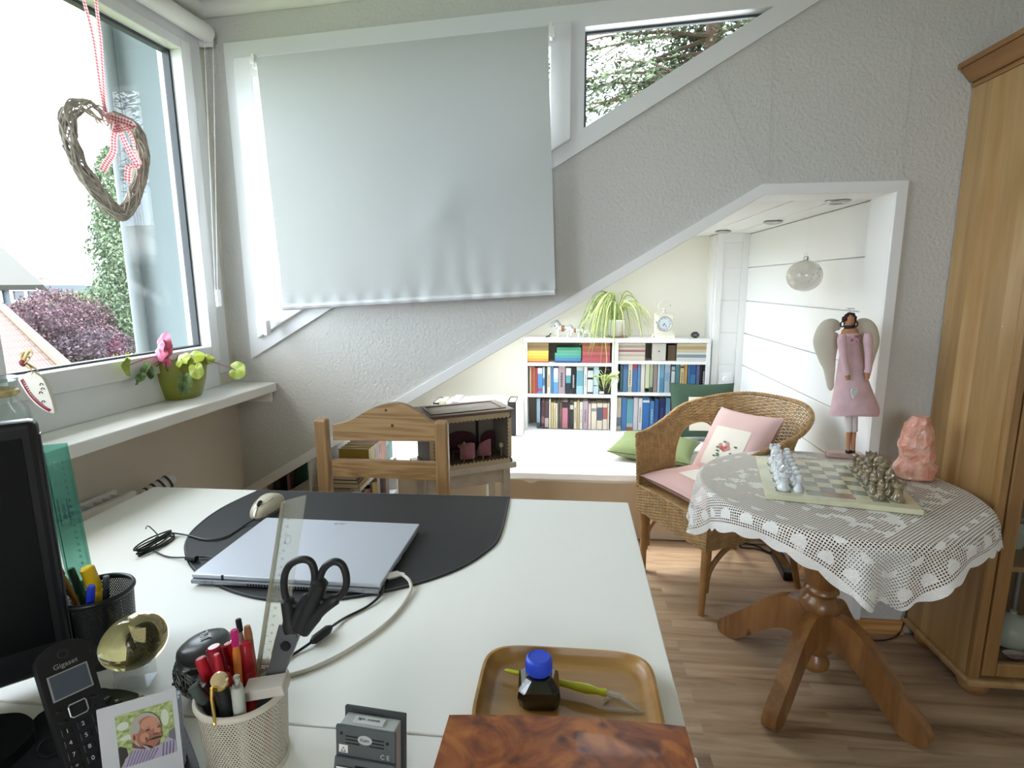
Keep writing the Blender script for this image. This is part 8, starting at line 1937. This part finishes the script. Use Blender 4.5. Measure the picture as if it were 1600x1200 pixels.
bpo = [PZ(x, y, DZ+.02) for x, y in [(60, 1118), (150, 1080), (172, 1078), (205, 1082), (262, 1105), (290, 1140), (300, 1260), (40, 1300), (0, 1220)]]
ps = smooth_path(bpo, 4, closed=True); b = MB().prism([(p.x, p.y) for p in ps][::-1], DZ, DZ+.022); b.build('charging_base', pbm, ph, bevel=.006, seg=3)
b = MB(); bq = [PZ(x, y, DZ+.0235) for x, y in [(58, 1175), (65, 1160), (85, 1152), (98, 1158), (100, 1168), (88, 1178), (70, 1183)]]; b.tube(smooth_path(bq, 5, closed=True), .0012, 6, closed=True); b.build('page_button', M['black'], ph)
for x, y, s_ in ((166, 1092, '/'), (182, 1096, '+')):
    q = PZ(x, y, DZ+.0235); MB().bx(q.x-.0055, q.x+.0055, q.y-.0045, q.y+.0045, DZ+.0225, DZ+.0245).build('base_key', M['black'], ph, bevel=.001); MB().text(s_, .009, T((q.x, q.y, DZ+.0248)), .0001).build('key_symbol', whp, ph)
# black case in the bottom left corner
cs0 = [PZ(x, y, DZ+.03) for x, y in [(-60, 1130), (0, 1122), (32, 1120), (50, 1128), (54, 1140), (48, 1158), (0, 1200), (-60, 1230)]]
t = thing('spectacle_case', 'glossy black rounded case at the bottom left corner', 'case', (cs0[2].x, cs0[2].y, DZ)); sp_ = smooth_path(cs0, 4, closed=True)
MB().prism([(p.x, p.y) for p in sp_][::-1], DZ, DZ+.018).build('case_bottom', M['black'], t, bevel=.005, seg=3); MB().prism([(p.x, p.y) for p in sp_][::-1], DZ+.0185, DZ+.036).build('case_lid', M['black'], t, bevel=.008, seg=4)

# ------------------------------------------------------------------ white photo block with portrait of a man
TLp, TRp = PY(150, 1111, .475), None
TRp = PZ(275, 1076, TLp.z)
ph2 = thing('photo_block', 'white card block with a portrait photo of a grey haired man', 'photo frame', ((TLp.x+TRp.x)/2, (TLp.y+TRp.y)/2, DZ))
px_ = (TRp-TLp); PW = px_.length; px_.normalize(); back_ = Vector((-px_.y, px_.x, 0)); upv = (Vector((0, 0, 1))+back_*.14).normalized(); nf = px_.cross(upv)
FMp = Matrix((px_, upv, nf)).transposed().to_4x4(); FMp.translation = TLp      # local x right, y up, z towards the viewer
HPh = (TLp.z-DZ-.001)/upv.z
MB().bx(0, PW, -HPh, 0, -.003, 0, FMp).build('card_front', mat('white_card', 'c3c5ca', .7), ph2, bevel=.0005)
b = MB()
for i in range(7): b.bx(.0005*(i % 2), PW-.0003+.0008*(i % 3), -HPh, -.016-.0004*(i % 2), -.0034-.0035*(i+1), -.0034-.0035*i-.0004, FMp)
b.build('paper_stack', mat('bluish_paper', 'c0c9dc', .8), ph2)
x0_, x1_ = .21*PW, .93*PW; y1_ = -.16*PW; y0_ = y1_-.80*PW
PWd, PHt = x1_-x0_, y1_-y0_
def poly2(mb, pts, z, mi=0): return mb.prism([(x0_+PWd*a, y0_+PHt*b_) for a, b_ in pts], z, z+.00006, FMp, mi)
def ell2(cx, cy, rx_, ry_, n=28, a0=0, rot=0): return [(cx+rx_*math.cos(i/n*6.283+a0)*math.cos(rot)-ry_*math.sin(i/n*6.283+a0)*math.sin(rot), cy+rx_*math.cos(i/n*6.283+a0)*math.sin(rot)+ry_*math.sin(i/n*6.283+a0)*math.cos(rot)) for i in range(n)]
pm = [mat('photo_green', '7c8f4c', .5, col2='b9c58a', vscale=220), mat('photo_skin', 'a06c56', .5), mat('photo_skin_dark', '6f463a', .5), mat('photo_hair', 'a8a49a', .5), mat('photo_shirt', 'a9a0b4', .5), mat('photo_dark', '33302e', .5), mat('photo_skin_light', 'c08a72', .5), mat('photo_shirt_stripe', '6f6488', .5), mat('photo_light_leaf', 'c9d0c0', .5), mat('photo_hair_dark', '7d7a72', .5), mat('photo_grey', '6a6e74', .5)]
b = MB(); z = .0002
def P2(pts, mi):
    global z; z += .00007; poly2(b, pts, z, mi)
P2([(0, 0), (1, 0), (1, 1), (0, 1)], 0)
P2(ell2(.12, .78, .10, .08), 8); P2(ell2(.85, .72, .07, .16), 8); P2(ell2(.2, .55, .16, .05), 8); P2([(0, .0), (.16, .22), (.14, .36), (.03, .42), (0, .4)], 5); P2([(.84, .18), (1, .24), (1, .48), (.90, .44)], 10)
P2([(.04, 0), (.10, .16), (.26, .30), (.42, .36), (.56, .26), (.72, .22), (.86, .34), (1, .22), (1, 0)], 4)
for i in range(9): a = .10+i*.055; P2([(a, 0), (a+.018, 0), (a+.14, .27-.012*i), (a+.125, .28-.012*i)], 7)
for i in range(4): a = .74+i*.06; P2([(a, 0), (a+.018, 0), (a+.05, .24), (a+.035, .25)], 7)
P2([(.28, .52), (.24, .34), (.45, .24), (.70, .24), (.74, .40), (.60, .5)], 2)
P2(ell2(.50, .60, .27, .33, rot=.10), 3)
P2(ell2(.54, .54, .23, .31, rot=.08), 1); P2(ell2(.58, .70, .16, .12), 6); P2(ell2(.34, .70, .07, .12), 3); P2(ell2(.29, .52, .045, .085), 6); P2(ell2(.295, .52, .022, .055), 2)
P2(ell2(.47, .47, .08, .09), 6); P2(ell2(.70, .55, .055, .09), 6); P2(ell2(.665, .47, .05, .04), 1)
P2([(.46, .63), (.56, .655), (.60, .63), (.56, .64)], 9); P2([(.68, .65), (.74, .66), (.78, .63), (.72, .645)], 9)
P2(ell2(.535, .595, .04, .018), 2); P2(ell2(.735, .595, .035, .016), 2); P2(ell2(.535, .595, .012, .010), 5); P2(ell2(.735, .595, .011, .010), 5)
P2([(.63, .50), (.66, .485), (.72, .49), (.73, .475), (.66, .465), (.62, .48)], 2); P2([(.52, .40), (.62, .42), (.74, .41), (.80, .39), (.72, .385), (.62, .385)], 5)
P2([(.50, .445), (.62, .462), (.76, .452), (.80, .43), (.68, .435), (.56, .425)], 1); P2([(.48, .48), (.50, .46), (.52, .38), (.49, .36)], 2); P2([(.38, .34), (.46, .26), (.62, .22), (.56, .27), (.46, .33)], 2)
P2([(.40, .36), (.42, .34), (.52, .20), (.56, .22), (.50, .30)], 4)
b.build('portrait_photo', pm, ph2)
